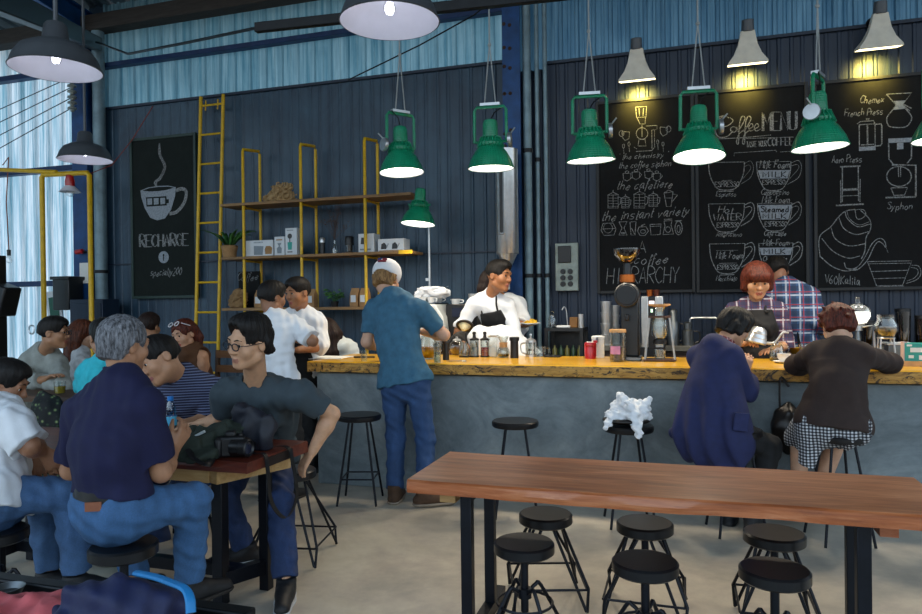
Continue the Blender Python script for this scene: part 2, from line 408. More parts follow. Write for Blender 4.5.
# table in the near corner
tn = thing('plank_table', 'near corner table with dark metal edge under the navy backpack', 'table', (-1.9, 1.15, 0))
MB().bx(-2.9, -.98, .80, 1.32, TZ-.05, TZ).build('tabletop', m_wood('tan_board', '6d4524', '97683a', 'b98a56', .5), tn, bevel=.004)
MB().bar((-2.9, 1.42, TZ-.005), (-.98, 1.42, TZ-.005), .045, .03).build('edge_rail', M_BLACKM, tn, bevel=.006)
MB().bx(-2.9, -.98, 1.32, 1.40, TZ-.05, TZ-.03).build('edge_tray', M_BLACKM, tn)
for x in (-2.7, -1.15):
    for y in (.9, 1.3): steel_leg(tn, x, y, TZ-.05, .05)
# ---- stools
def stool_bar(x, y, sz, label, rz=0, mats=None):
    """tall bar stool: round seat on four thin splayed rods joined by a foot ring of rods"""
    t = thing('bar_stool', label, 'stool', (x, y, 0), 'tall stools along the bar', rz)
    base = V(x, y, 0)
    s = MB().lathe([(0, sz-.045), (.13, sz-.045), (.155, sz-.04), (.16, sz-.03), (.16, sz-.008), (.153, sz), (0, sz)], base, 32).build('seat', M_SEAT, t)
    legs = []
    for k in range(4):
        a = PI/4+k*PI/2; top = base+V(.09*math.cos(a), .09*math.sin(a), sz-.045); ft = base+V(.2*math.cos(a), .2*math.sin(a), .0)
        legs.append((top, ft)); MB().tube([top, ft+V(0, 0, .006)], .0085, 8).build('leg', M_STEELLEG, t)
    mb = MB(); pts = [tp.lerp(ft, .68) for tp, ft in legs]
    for k in range(4): mb.tube([pts[k], pts[(k+1) % 4]], .006, 6)
    mb.build('foot_rest', M_STEELLEG, t); return t
SZ = .645
for x, lab in ((-2.27, 'black bar stool left of the standing customer in the cap'), (-1.10, 'empty black bar stool alone against the middle of the concrete bar'),
               (-.345, 'black bar stool holding the crumpled white cloth'), (.30, 'black bar stool under the woman in the long navy coat'), (.875, 'black bar stool under the woman in the brown sweater')):
    stool_bar(x, 4.66, SZ, lab, .25)
def stool_low(x, y, sz, label, kind, rz=0, R=.19):
    """low stool: thick round seat on a screw post with four bent rod legs ('post'), or on splayed hairpin rods ('rods')"""
    t = thing('low_stool', label, 'stool', (x, y, 0), 'low stools at the plank tables', rz); base = V(x, y, 0); r = .13
    MB().lathe([(0, sz-.05), (r-.01, sz-.05), (r, sz-.042), (r, sz-.008), (r-.008, sz), (0, sz)], base, 36).build('seat', M_SEAT, t)
    if kind == 'both': MB().cyl(base+V(0, 0, .10), base+V(0, 0, sz-.05), .017, n=14).build('post', M_STEELLEG, t)
    if kind == 'post':
        MB().cyl(base+V(0, 0, .12), base+V(0, 0, sz-.05), .017, n=14).build('post', M_STEELLEG, t)
        MB().lathe([(.017, sz-.24), (.03, sz-.24), (.03, sz-.2), (.017, sz-.2)], base, 14).build('collar', M_STEELLEG, t)
        for k in range(4):
            a = .5+k*PI/2; d = V(math.cos(a), math.sin(a), 0)
            pts = [base+d*.02+V(0, 0, sz-.22), base+d*.055+V(0, 0, sz-.195), base+d*.085+V(0, 0, sz-.205), base+d*.2+V(0, 0, .015), base+d*.215+V(0, 0, .006)]
            MB().tube(smooth(pts, 4), .0085, 8).build('leg', M_STEELLEG, t)
        MB().tube([base+V(.12*math.cos(i*PI/10), .12*math.sin(i*PI/10), .16) for i in range(20)], .006, 6, closed=True).build('foot_ring', M_STEELLEG, t)
    else:
        for k in range(4):
            a = PI/4+k*PI/2; d = V(math.cos(a), math.sin(a), 0); e = V(-math.sin(a), math.cos(a), 0)
            pts = [base+d*.07+e*.035+V(0, 0, sz-.05), base+d*R+e*.012+V(0, 0, .11), base+d*R+V(0, 0, .006)]
            MB().tube(pts, .0075, 8).tube([base+d*.07-e*.035+V(0, 0, sz-.05), base+d*R-e*.006+V(0, 0, .01)], .0075, 8).build('leg', M_STEELLEG, t)
        mb = MB(); 
        for k in range(4):
            a, b = PI/4+k*PI/2, PI/4+(k+1)*PI/2; mb.tube([base+V(R*math.cos(a), R*math.sin(a), .11), base+V(R*math.cos(b), R*math.sin(b), .11)], .0055, 6)
        mb.build('foot_rest', M_STEELLEG, t)
    return t
LS = .42
stool_low(-.662, 2.945, LS, 'low post stool at the left end of the brown plank table, near side', 'post', .285)
stool_low(-.65, 3.375, LS, 'low rod-legged stool at the left end of the brown plank table, bar side', 'rods', .3, .24)
stool_low(-.154, 2.865, LS, 'low post stool under the middle of the brown plank table, near side', 'post', .7)
stool_low(-.18, 3.36, LS, 'low post stool under the middle of the brown plank table, bar side', 'both', .0, .25)
stool_low(.325, 2.915, LS, 'low post stool at the right end of the brown plank table, near side', 'post', .285)
stool_low(.375, 3.365, LS, 'low post stool at the right end of the brown plank table, bar side', 'both', .0, .22)
stool_low(-2.14, 2.25, .505, 'post stool under the grey-haired man in the navy polo shirt', 'post', .8)
stool_low(-2.86, 2.28, .49, 'post stool under the man in the white T-shirt', 'post', .1)
stool_low(-2.16, 3.56, .50, 'rod-legged stool behind the young man in glasses', 'rods', .18, .27)
stool_low(-3.0, 3.84, .44, 'rod-legged stool under the man in the striped polo shirt', 'rods', .2)
# ---- ladder leaning on the wall
ld = thing('ladder', 'tall yellow steel ladder against the dark wall right of the RECHARGE sign', 'ladder', (-5.31, 6.98, 0))
for x in (-5.47, -5.155): MB().tube([(x-.01, 6.86, 0), (x, 7.06, 3.95)], .021, 10).build('rail', M_YEL, ld)
for k in range(11):
    z = .32+k*.352; y = 6.86+.2*z/3.95; MB().cyl((-5.47, y, z), (-5.155, y, z), .013, n=8).build('rung', M_YEL, ld)
for x in (-5.40, -5.23): MB().cyl((x, 7.05, 3.78), (x, 7.06, 3.9), .008, n=6).build('hook', M_YEL, ld)
# ---- shelf rack
rk = thing('shelf_rack', 'tall yellow steel rack with wooden shelves of coffee gear', 'shelf', (-3.9, 6.9, 0))
for x in (-4.685, -3.955, -3.19):
    pts = [(x, 6.75, 0), (x, 6.75, 3.17), (x, 6.76, 3.2), (x, 7.06, 3.24), (x, 7.08, 3.21), (x, 7.08, 0)]
    MB().tube(pts, .017, 10).build('post', M_YEL, rk)
SHZ = (1.425, 2.0, 2.6)
for k, z in enumerate(SHZ):
    MB().bx(-4.97, -2.66 if k else -2.66, 6.72, 7.06, z-.032, z-.0015).build('shelf_board', M_SHELFW, rk, bevel=.003)
    for x in (-4.685, -3.955, -3.19): MB().cyl((x, 6.75, z-.05), (x, 7.08, z-.05), .012, n=8).build('bracket', M_YEL, rk)
MB().bx(-2.80, -2.65, 6.712, 6.72, 1.965, 2.004).build('end_strip', M_YEL, rk)
# ---- yellow pipe frame on the left
fr = thing('pipe_frame', 'yellow pipe frame standing before the translucent wall', 'frame', (-7.1, 6.6, 0))
MB().tube([(-7.43, 6.6, 0), (-7.43, 6.6, 3.04), (-7.41, 6.6, 3.07), (-6.73, 6.6, 3.05), (-6.70, 6.6, 3.02), (-6.70, 6.6, 0)], .03, 12).build('gate_frame', M_YEL, fr)
MB().tube([(-7.2, 6.6, 3.09), (-9.6, 6.6, 3.33)], .026, 10).build('side_bar', M_YEL, fr)
MB().tube([(-9.6, 6.6, 0), (-9.6, 6.6, 3.33)], .03, 10).build('side_post', M_YEL, fr)
# ================================================================ LAMPS
def m_green():
    t = NT('bottle_green_enamel'); v = t.coord(); sp = t.n('SeparateXYZ'); t.l(v, sp.inputs[0])
    az = t.math('ARCTAN2', sp.outputs['Y'], sp.outputs['X']); u = t.math('MULTIPLY', az, 22.0); w = t.math('MULTIPLY', sp.outputs['Z'], 190.0)
    h = t.math('MULTIPLY', t.math('SINE', t.math('ADD', u, w)), t.math('SINE', t.math('SUBTRACT', u, w)))
    t.set(Base_Color=t.ramp(t.noise(v, 10), [(.3, '0c7a55'), (.7, '13926a')]), Roughness=.3); t.b.inputs['Coat Weight'].default_value = .3; t.bump(h, .35, .006); return t.m
M_GREEN = m_green()
M_GREY = mat('grey_enamel', '4a4f55', .4, .2, .12, 10)
M_WHITEIN = mat('white_enamel', 'd6d7e2', .4, 0, .04, 8)
M_LAMPGLOW = glow('lamp_glow', (1, .93, .80), 6.0)
M_CABLE = mat('grey_cable', '9aa0a2', .6, .1, .15, 10)
M_ALU = mat('aluminium', 'b9bec2', .35, .8, .12, 10)
LAMP_SPOTS, WALL_SPOTS, DOMES = [], [], []
def spot_shade(t, R, c, S=1.):
    """green floodlight: finned neck, flared shade, white-hot mouth"""
    def at(p): return Vector(c)+R @ (Vector(p)*S)
    def lat(prof, n=28): return MB().lathe([(r*S, h*S) for r, h in prof], c, n, R @ Vector((0, 0, 1)), R @ Vector((0, 1, 0)))
    sh = lat([(.186, 0), (.19, .004), (.182, .02), (.165, .07), (.128, .135), (.098, .17), (.085, .20), (.08, .205)], 40)
    sh.build('lamp_shade', M_GREEN, t)
    lat([(.183, .003), (.16, .068), (.12, .13), (.07, .165), (0, .17)], 32).build('reflector', M_WHITEIN, t)
    lat([(0, .020), (.176, .020)], 32).build('lens', M_LAMPGLOW, t)
    mb = MB()
    for k in range(20):
        a = 2*PI*k/20; d = Vector((math.cos(a), math.sin(a), 0)); mb.bar(at(d*.100+Vector((0, 0, .168))), at(d*.070+Vector((0, 0, .25))), .007*S, .03*S, R @ d)
    mb.build('cooling_fins', M_GREEN, t)
    lat([(.094, .178), (.10, .185), (.10, .205), (.075, .235), (.062, .25), (.06, .36), (.052, .385), (.03, .395), (0, .395)], 24).build('neck', M_GREEN, t)
    mb = MB(); mb.cyl(at((-.125, 0, .215)), at((.125, 0, .215)), .012*S, n=8); mb.build('pivot_bar', M_GREEN, t)
    return at
def green_lamp(x, z, rz, tilt, label, tx=0.):
    y = 5.45; t = thing('pendant_lamp', label, 'lamp', (x, y, z), 'green floodlights hung over the bar')
    R = Matrix.Rotation(rz, 3, 'Z') @ Matrix.Rotation(tilt, 3, 'X') @ Matrix.Rotation(tx, 3, 'Y'); c = V(x, y, z)
    at = spot_shade(t, R, c)
    Q = Matrix.Rotation(rz, 3, 'Z'); ct = at((0, 0, .215)); g = lambda a, b, d: ct+Q @ Vector((a, b, d))
    MB().tube([g(-.13, 0, -.005), g(-.13, 0, .02), g(-.128, 0, .255), g(-.11, 0, .28), g(.11, 0, .28), g(.128, 0, .255), g(.13, 0, .02), g(.13, 0, -.005)], .013, 8).build('yoke', M_GREEN, t)
    MB().box(g(0, 0, .30), (.16, .05, .022), rot=Q).build('hanger_plate', M_ALU, t)
    MB().lathe([(0, -.016), (.055, -.014), (.058, 0), (.055, .014), (0, .016)], g(.155, 0, .01), 24, Q @ Vector((1, 0, .05))).build('tension_wheel', M_ALU, t)
    MB().tube([g(.16, 0, .055), g(.20, -.02, .10)], .006, 6).build('wheel_lever', M_ALU, t)
    top = z+1.75; kn = g(0, 0, .78)
    mb = MB(); mb.tube([g(-.045, 0, .31), kn], .0055, 6).tube([g(.045, 0, .31), kn], .0055, 6).tube([kn, kn+V(0, 0, top-kn.z)], .007, 6); mb.ball(kn, .016, 8)
    mb.build('hanging_cable', M_CABLE, t)
    MB().tube([at((.0, 0, .39)), g(.03, .02, .24), g(.10, .03, .29)], .005, 6).build('power_cord', M_BLACKM, t)
    ax = R @ Vector((0, 0, -1)); LAMP_SPOTS.append((c+ax*.03, c+ax*2, 46))
LX = [-2.235, -1.462, -.665, .122, .926, 1.672]
RZ = [-2.25, .1, .15, .12, -2.0, .3]
LAB = ['green pendant lamp furthest left above the bar, beside the top of the shelf rack', 'green pendant lamp hanging before the riveted blue column', 'green pendant lamp hanging left of the coffee hierarchy chalkboard',
       'green pendant lamp hanging between the hierarchy board and the coffee menu board', 'green pendant lamp hanging between the menu board and the kettle board', 'green pendant lamp cut by the right edge of the picture frame']
TLT = [.06, .03, .06, -.12, .03, 0]
for k in range(6): green_lamp(LX[k], [2.545, 2.525, 2.53, 2.50, 2.505, 2.5][k], RZ[k], TLT[k], LAB[k], [0, 0, -.03, .02, 0.03, 0][k])
# the one on a post at the end of the bar
lp = thing('post_lamp', 'green floodlight on a slim white post beside the rack', 'lamp', (-2.52, 6.9, 0))
at = spot_shade(lp, Matrix.Rotation(.06, 3, 'Y') @ Matrix.Rotation(-.1, 3, 'X'), V(-2.50, 6.50, 2.235), .92)
MB().cyl((-2.53, 6.9, 0), (-2.53, 6.9, 2.27), .013, n=10).build('post', M_ALU, lp)
MB().lathe([(0, 0), (.14, 0), (.14, .012), (.02, .03), (0, .03)], (-2.53, 6.9, 0), 24).build('base', M_BLACKM, lp)
MB().tube([(-2.53, 6.9, 2.26), (-2.60, 6.78, 2.36), (-2.60, 6.6, 2.46), (-2.52, 6.5, 2.45)], .011, 8).build('yoke', M_GREEN, lp)
MB().box((-2.545, 6.9, 1.70), (.05, .03, .03)).build('clamp', M_ALU, lp)
LAMP_SPOTS.append((V(-2.50, 6.5, 2.2), V(-2.5, 6.4, 0), 30))
# grey domes
M_BULB = glass('bulb_glass', 'ffffff', .05, 1.2, .12)
def dome(x, y, z, S, rot, label, nm='dome_lamp'):
    t = thing(nm, label, 'lamp', (x, y, z), 'grey dome lamps over the tables'); c = V(x, y, z); ax = rot @ Vector((0, 0, 1))
    la = lambda prof, n=40: MB().lathe([(r*S, h*S) for r, h in prof], c, n, ax)
    la([(.225, -.004), (.23, .0), (.222, .012), (.205, .06), (.175, .105), (.12, .135), (.075, .148), (.068, .155), (.058, .235), (.045, .25), (0, .252)]).build('lamp_shade', M_GREY, t)
    la([(.224, -.002), (.2, .058), (.17, .1), (.11, .128), (0, .138)]).build('reflector', M_WHITEIN, t)
    la([(0, .03), (.022, .036), (.03, .06), (.024, .085), (.014, .10), (.014, .13), (0, .13)], 16).build('bulb', M_BULB, t)
    MB().cyl(c+ax*.25*S, c+ax*.25*S+V(0, 0, 2.2), .012, n=8).build('hanging_rod', M_GREY, t); DOMES.append(c+ax*.07*S)
I3 = Matrix.Identity(3)
dome(-3.21, 2.95, 2.735, 1.0, Matrix.Rotation(.0, 3, 'Y') , 'big grey dome lamp before the translucent wall at the top left')
dome(-1.26, 2.95, 2.735, 1.0, Matrix.Rotation(.0, 3, 'Y') , 'big grey dome lamp above the standing customer, cut by the top of the frame')
dome(-5.10, 4.98, 2.775, 1.0, Matrix.Rotation(.0, 3, 'Y') , 'smaller looking grey dome lamp further back beside the RECHARGE sign')
# grey horns on the wall
M_HORN = mat('grey_stone_enamel', 'd2cfc3', .55, .0, .10, 12)
M_HORNGLOW = glow('warm_lamp_glow', (1, .86, .45), 5.0)
for x, z, lab in ((-.40, 3.57, 'bell-shaped wall lamp above the coffee hierarchy board'), (.585, 3.615, 'bell-shaped wall lamp above the coffee menu board'), (1.65, 3.63, 'bell-shaped wall lamp above the kettle board')):
    y = 6.96; t = thing('wall_lamp', lab, 'lamp', (x, y, z), 'bell-shaped lamps along the dark wall')
    R = Matrix.Rotation(.22, 3, 'X'); c = V(x, y, z); mb = MB(); n = 4
    prof = [(.17, .0), (.168, .02), (.12, .09), (.088, .17), (.073, .24), (.064, .29)]; vs = []
    for r, h in prof:
        for sx, sy in ((-1, -1), (-.4, -1), (.4, -1), (1, -1), (1, -.4), (1, .4), (1, 1), (.4, 1), (-.4, 1), (-1, 1), (-1, .4), (-1, -.4)):
            k = 1-.12*(h/.29)*(abs(sx*sy)); vs.append(c+R @ Vector((sx*r*k, sy*r*.62*k, h)))
    fs = [(i*12+j, i*12+(j+1) % 12, (i+1)*12+(j+1) % 12, (i+1)*12+j) for i in range(len(prof)-1) for j in range(12)]+[tuple(5*12+j for j in range(12))]
    mb.q(vs, fs).build('lamp_shade', M_HORN, t, sharp=50)
    MB().box(c+R @ Vector((0, 0, .008)), (.325, .195, .012), rot=R).build('lens', M_HORNGLOW, t)
    MB().lathe([(.052, .285), (.056, .29), (.052, .385), (.045, .39), (0, .39)], c, 18, R @ Vector((0, 0, 1))).build('cap', M_GREY, t)
    MB().tube([c+R @ Vector((0, 0, .34)), c+R @ Vector((0, .1, .36)), V(x, 7.17, z+.30)], .014, 8).build('bracket', M_BLACKM, t)
    MB().cyl(V(x, 7.165, z+.30), V(x, 7.185, z+.30), .05, n=16).build('wall_plate', M_BLACKM, t)
    WALL_SPOTS.append((c+R @ Vector((0, 0, -.03)), c+V(0, .22, -.16), 60))
# ================================================================ CHALK BOARDS
GL = {'a':'351503122335|353242','b':'0802|031534332202','c':'3515031233','d':'3515031233|3832','e':'0334251403122233','f':'37281710|0535','g':'3515031233|35312000','h':'0802|04253432',
'i':'1512|1617','k':'0802|350332','l':'181222','m':'0502|04152422|24354442','n':'0502|04253432','o':'1504031222333425 15','p':'0500|042534332203','r':'0502|042535','s':'351504332202',
't':'171232|0535','u':'05031233|3532','v':'051235','w':'0512243245','x':'0532|3502','y':'051333|3500','z':'05350232','q':'3515031233|3530','j':'252010|2627',
'A':'022842|1434','B':'020837250 5|25432202'.replace(' ',''),'C':'472806042243','D':'020837453302','E':'48080242|0535','F':'480802|0535','G':'4728060422434525','H':'0802|4842|0545','I':'2822','J':'38331203',
'K':'0802|480542','L':'080242','M':'0208244842','N':'02084248','O':'280604224446 28'.replace(' ',''),'P':'0208384605','R':'0208384605|1542','S':'472807354322 03'.replace(' ',''),
'T':'0848|2822','U':'0803224348','V':'082248','W':'0812263248','X':'0842|4802','Y':'082548|2522','Z':'08480242',
'0':'280522452 8'.replace(' ',''),'2':'072846024 2'.replace(' ',''),'6':'3805032233250 4'.replace(' ',''),'|':'1911',"'":'1817'}
GL['o'] = '150403122233342515'
CURVY = set('abcdeghmnopqsuyfrtCDGOPRSUJ0263')
def glyph(ch):
    out = []
    for pl in GL.get(ch, '').split('|'):
        p = [(int(pl[i]), int(pl[i+1])) for i in range(0, len(pl)-1, 2)]
        if len(p) > 2 and ch in CURVY: p = smooth(p, 4)
        if len(p) > 1: out.append(p)
    return out
class Chalk:
    """strokes laid on a board's face; the sketch is given in the photo's frame and lands on the plane of the board"""
    def __init__(s, Y): s.Y = Y; s.mb = MB()
    def pt(s, p): return P(p[0], p[1], Y=s.Y)
    def line(s, pts, w=.9, sm=0, thick=None, close=False):
        if sm: pts = smooth(pts, sm)
        if close: pts = list(pts)+[pts[0]]
        w3 = [s.pt(p) for p in pts]; k = len(w3); vs = []
        for i, p in enumerate(w3):
            t = w3[min(i+1, k-1)]-w3[max(i-1, 0)]; t.y = 0; t = t.normalized() if t.length > 1e-9 else Vector((1, 0, 0))
            ww = w*.0078*(1 if thick is None else (thick if abs(t.z) > .75 else .55)); nrm = Vector((-t.z, 0, t.x))*ww/2
            vs += [p+nrm, p-nrm]
        s.mb.q(vs, [(2*i, 2*i+1, 2*i+3, 2*i+2) for i in range(k-1)]); return s
    def fill(s, pts, m=0, lift=0.):
        s.mb.mat(m); s.mb.q([s.pt(p)-Vector((0, lift, 0)) for p in pts], [tuple(range(len(pts)))]); s.mb.mat(0); return s
    def ell(s, c, rx, ry=None, a0=0, a1=360, w=.9, n=18):
        ry = rx if ry is None else ry
        return s.line([(c[0]+rx*math.cos(math.radians(a0+(a1-a0)*i/n)), c[1]+ry*math.sin(math.radians(a0+(a1-a0)*i/n))) for i in range(n+1)], w)
    def text(s, st, x0, x1, yb, h, slope=0., shear=0., w=.8, thick=None, serif=False, dip=0, m=0):
        """one line of writing between x0 and x1, capitals h high"""
        adv = [3.0 if c == ' ' else (2.6 if c in "il|'tfr" else (5.6 if c in 'MWmw' else 4.9)) for c in st]; tot = sum(adv)-1; u = (x1-x0)/tot; x = 0; v = h/6.
        s.mb.mat(m); n = 0
        for c, a in zip(st, adv):
            jit = ((n*37) % 5-2)*.04*h; n += 1
            f = lambda q: (x0+(x+q[0]*(a-1)/(3.9 if c not in "il|'tfr" else 2.9))*u+shear*(q[1]-2)*v, yb-(q[1]-2)*v+slope*(x*u)+(jit if dip else 0))
            for pl in glyph(c):
                s.line([f(q) for q in pl], w, thick=thick)
                if serif and abs(pl[0][0]-pl[-1][0]) < 1.1 and len(pl) < 6:
                    for q in (pl[0], pl[-1]): s.line([f((q[0]-.7, q[1])), f((q[0]+.7, q[1]))], w*.6)
            x += a
        s.mb.mat(0); return s
def m_chalk():
    t = NT('chalk'); f = t.noise(t.coord(), 90, 3, .7)
    t.set(Base_Color=t.ramp(f, [(.34, '35373a'), (.66, 'a3a6a7')]), Roughness=.95); return t.m
def m_chalkdim():
    t = NT('smudged_chalk'); f = t.noise(t.coord(), 70, 3, .7)
    t.set(Base_Color=t.ramp(f, [(.35, '3a3c3e'), (.6, '7f8284')]), Roughness=.95); return t.m
def m_board(name, a, b, c):
    t = NT(name); v = t.coord((1, 1, .7)); f = t.noise(v, 2.2, 7, .7, 1.4); g = t.noise(v, 14, 5, .7, .5)
    t.set(Base_Color=t.mix(.25, t.ramp(f, [(.3, a), (.55, b), (.75, c)]), t.ramp(g, [(.4, a), (.7, c)])), Roughness=.8); t.b.inputs['Specular IOR Level'].default_value = .25; return t.m
M_CHALK, M_CHALKD = m_chalk(), m_chalkdim()
M_CHALKF = mat('chalk_fill', '8d959e', .95, 0, .3, 60)
M_BOARD = m_board('blackboard', '090a0b', '0f1012', '191b1e')
M_BOARDG = m_board('green_blackboard', '0f1615', '151d1b', '1e2624')
M_FRAMEK = mat('black_board_frame', '0d0f12', .5); M_FRAMEG = mat('dark_green_frame', '16312c', .5, 0, .2, 10)
def board(name, label, cat, x0, x1, z0, z1, y=7.13, m=None, fm=None, fw=.03, group=None):
    t = thing(name, label, cat, ((x0+x1)/2, y, z0), group)
    MB().bx(x0, x1, y, y+.03, z0, z1).build('writing_surface', m or M_BOARD, t)
    mb = MB()
    for a in ((x0-fw, x0, z0-fw, z1+fw), (x1, x1+fw, z0-fw, z1+fw), (x0, x1, z0-fw, z0), (x0, x1, z1, z1+fw)): mb.bx(a[0], a[1], y-.012, y+.035, a[2], a[3])
    mb.build('frame', fm or M_FRAMEK, t, bevel=.003); return t
GB = 'chalkboards hung behind the bar'
B1 = board('chalkboard', 'tall chalkboard of coffee hierarchy drawings above the grinder', 'chalkboard', -.79, .085, 1.555, 3.42, group=GB)
B2 = board('chalkboard', 'coffee menu chalkboard with six labelled cup drawings', 'chalkboard', .155, 1.085, 1.55, 3.42, group=GB)
B3 = board('chalkboard', 'chalkboard drawn with a big pouring kettle and brewing devices', 'chalkboard', 1.185, 2.25, 1.55, 3.41, group=GB)
YC = 7.127
# --- board 1
c = Chalk(YC); L = c.line
L([(635.6,107),(646.6,106.4),(646,117),(636.6,117.4)],.9,close=True); L([(639,108),(639.5,116)]); L([(643.5,108),(643,116)]); L([(636.7,117),(640,124),(645,124),(645.6,117)])
c.ell((642,133.5),5.8); L([(642,125),(642,137)]); L([(646,126),(657,125.4),(657,129.4),(651.8,130),(652,149)]); L([(654.5,130),(654.5,148)],.6)
L([(636,151.5),(652,150.5),(655,146.5)]); L([(638,146),(646,146),(645,139.5),(639,139.5)],.8,close=True); L([(637,149),(634,147)],.7)
for x,y,sg in ((626,135.5,-1),(664,131,1)): L([(x-4,y-4),(x+3.5,y-3.5),(x+3,y+3),(x-1,y+5),(x-3.5,y+2)],.9,close=True); c.ell((x+4.5*sg,y-2),2.4,3,w=.8)
for x,y in ((623.5,146),(629,144),(657.7,142),(663,144)): c.ell((x,y),1.1,2.2,w=.7,n=8); L([(x,y+2),(x+.5,y+8)],.7)
c.text("' the chemistry '",618,668,159.5,5.5,-.06,.3,.7,dip=1); c.text('the coffee siphon',619,671,168.5,6.5,-.05,.3,.75,dip=1)
for x,y in ((627,177),(636,175.6),(648.5,175),(656.8,177)): L([(x-4,y-3.5),(x+3.6,y-3.8),(x+3.4,y+2),(x,y+4),(x-3.4,y+2.4)],.8,close=True); c.ell((x,y-5),1.8,1.2,w=.7,n=8); L([(x+3.6,y-3),(x+5.6,y-1),(x+3.4,y+2)],.7)
c.text('the cafetiere',617,672,189.5,9,-.04,.35,.9,dip=1)
def press(x0,x1,y0,y1):
    h=y1-y0; a=x0; b=x1-(x1-x0)*.22
    L([(a,y0+h*.25),(b,y0+h*.22),(b,y1),(a,y1)],.8,close=True); L([(a-.5,y0+h*.25),((a+b)/2,y0+h*.08),(b+.5,y0+h*.22)],.8); L([((a+b)/2,y0+h*.1),((a+b)/2,y0-h*.06)],.9)
    for k in (.42,.58,.74,.9): L([(a,y0+h*k),(b,y0+h*k)],.5)
    L([((a+b)/2,y0+h*.25),((a+b)/2,y1)],.6); L([(b,y0+h*.34),(x1,y0+h*.4),(x1-.6,y0+h*.74),(b,y0+h*.84)],.9)
for q in ((608,621,191,208),(621.8,631,195,208),(634,648,190,208),(649,660,192,206.5)): press(*q)
L([(664,193),(673,192),(671,206.5),(666.5,206.5)],.9,close=True); L([(664,193),(668.5,190),(673,192)]); L([(673,194),(677.5,195),(672,202)],.9); L([(666,198),(671.5,198)],.7)
c.text('the instant variety',602,689,221,10,-.075,.35,1.,dip=1)
L([(603,223.5),(613,223),(616,229),(614,235),(604,235.5),(601,230)],.9,close=True); L([(602,229),(615,228.5)],.7); c.ell((608,228),4.5,5,w=.6)
L([(619,222),(627,221.5),(624,228),(627,235),(619,235),(622,228)],.9,close=True); L([(621,233),(625.5,233)],1.6)
L([(630,222),(636,221.5),(635,235),(631,235)],.9,close=True); L([(631.5,228),(634.5,234)],.8)
L([(639,227),(646,226.6),(648.5,231),(645,235.5),(640,235.5),(637.5,231)],.9,close=True); c.ell((643,231.5),2.6,1.8,w=.7); L([(641,226),(645,224)],1.2)
L([(650,224.5),(661,224),(660,234.5),(651,235)],.9,close=True); L([(650,226.5),(661,226)],.7)
L([(664,221),(672,220.5),(671,225),(673.5,234),(663,234.6),(665,226)],.9,close=True); c.ell((668,229.6),2.6,2.8,w=.7); L([(664,219.5),(672,219)],1.)
c.ell((678.6,228),3.6,6.8,w=.9); c.ell((678.6,229),1.6,3.6,w=.8); L([(675,221),(682,220.6)],1.1)
c.text('A',639,645.5,252.5,11.5,0,0,.9); c.text('coffee',634,668,264.5,10,-.03,.3,.95,dip=1); c.text('HIERARCHY',606.5,678,284,16,-.02,.08,.9)
c.mb.build('chalk_drawing', [M_CHALK], B1)
# --- board 2
c = Chalk(YC); L = c.line
L([(730,117.5),(733,121),(727,126),(719,126),(717,119),(724,115.5),(729,118)],1.,4); L([(724,115.5),(716.5,122),(715.3,131),(719,137),(727,136.5),(733,131)],1.2,4)
c.ell((733.5,129.5),3,2.8,w=1.1); L([(736.5,127),(739,132)],1.)
for dx in (0,6): L([(738+dx,132),(745+dx,119),(742+dx,116.5),(739.5+dx,124),(738.5+dx,143),(736.5+dx,142),(739+dx,134),(744+dx,130)],1.2,4)
for dx in (0,5.6): L([(749+dx,129),(753+dx,126.5),(751.5+dx,123.5),(748.7+dx,127),(750.5+dx,131),(755+dx,129)],1.,4)
c.text('MENU',763,796,131,18.5,-.05,0,1.3,thick=2.3,serif=True)
L([(717.6,139),(745,137.5),(771,135)],.8); L([(746,138.5),(793,137)],.6)
c.text('TASTE YOUR',746.5,766.5,147.2,5.6,-.05,0,.8,thick=1.2); c.text('COFFEE',768,793,146,8,-.04,0,.9,thick=1.5,serif=True)
L([(734,156),(734.3,153),(776,150.2),(776.5,152)],.6); L([(780,152),(796,151)],.6)
def cup(x0,x1,yr,yb,hx,dim=.8):
    w=x1-x0; h=yb-yr
    L([(x0,yr),(x0+1,yr+h*.4),(x0+w*.13,yr+h*.75),(x0+w*.3,yb),(x1-w*.3,yb-.4),(x1-w*.13,yr+h*.74),(x1-1,yr+h*.4),(x1,yr-.5)],1.0,4); L([(x0,yr),(x1,yr-.6)],.6)
    L([(x1,yr+1),(hx-3,yr-1.5),(hx,yr+5),(hx-3,yr+h*.55),(x1-w*.1,yr+h*.8)],dim,4); L([(x1,yr+4),(hx-4.5,yr+2.5),(hx-3,yr+6.5),(x1-2,yr+h*.62)],dim*.8,4); L([(x0+w*.3,yb+2),(x1-w*.3,yb+1.6)],.9)
def band(x0,x1,y0,y1,ins,tx,hh):
    c.fill([(x0,y0),(x1,y0-.3),(x1-ins,y1-.2),(x0+ins,y1)],1)
    for (t,a,b,yy,h) in tx:
        i0=len(c.mb.v); c.text(t,a,b,yy,h,0,0,1.1,m=2)
        for i in range(i0,len(c.mb.v)): v=c.mb.v[i]; c.mb.v[i]=(v[0],v[1]-.002,v[2])
cup(708.5,744.5,162.5,189.5,753.5,.45); c.text('ESPRESSO',715,739,187,5,-.02,0,.8); L([(722,180.6),(732,180.2)],.5); c.text('Espresso',716,736,196.5,5,-.02,.25,.65,dip=1)
cup(756.5,791,162,190,801.5,.6); c.text('Milk Foam',759.5,789,168.5,7.5,-.02,.2,.95,dip=1); band(757.8,790,170.3,178.6,2.6,[('MILK',763,786,177.3,5.8)],0); c.text('ESPRESSO',762.5,785,184.6,4.6,-.02,0,.85); c.text('Cappuccino',761,789,195,5.4,-.02,.25,.65,dip=1)
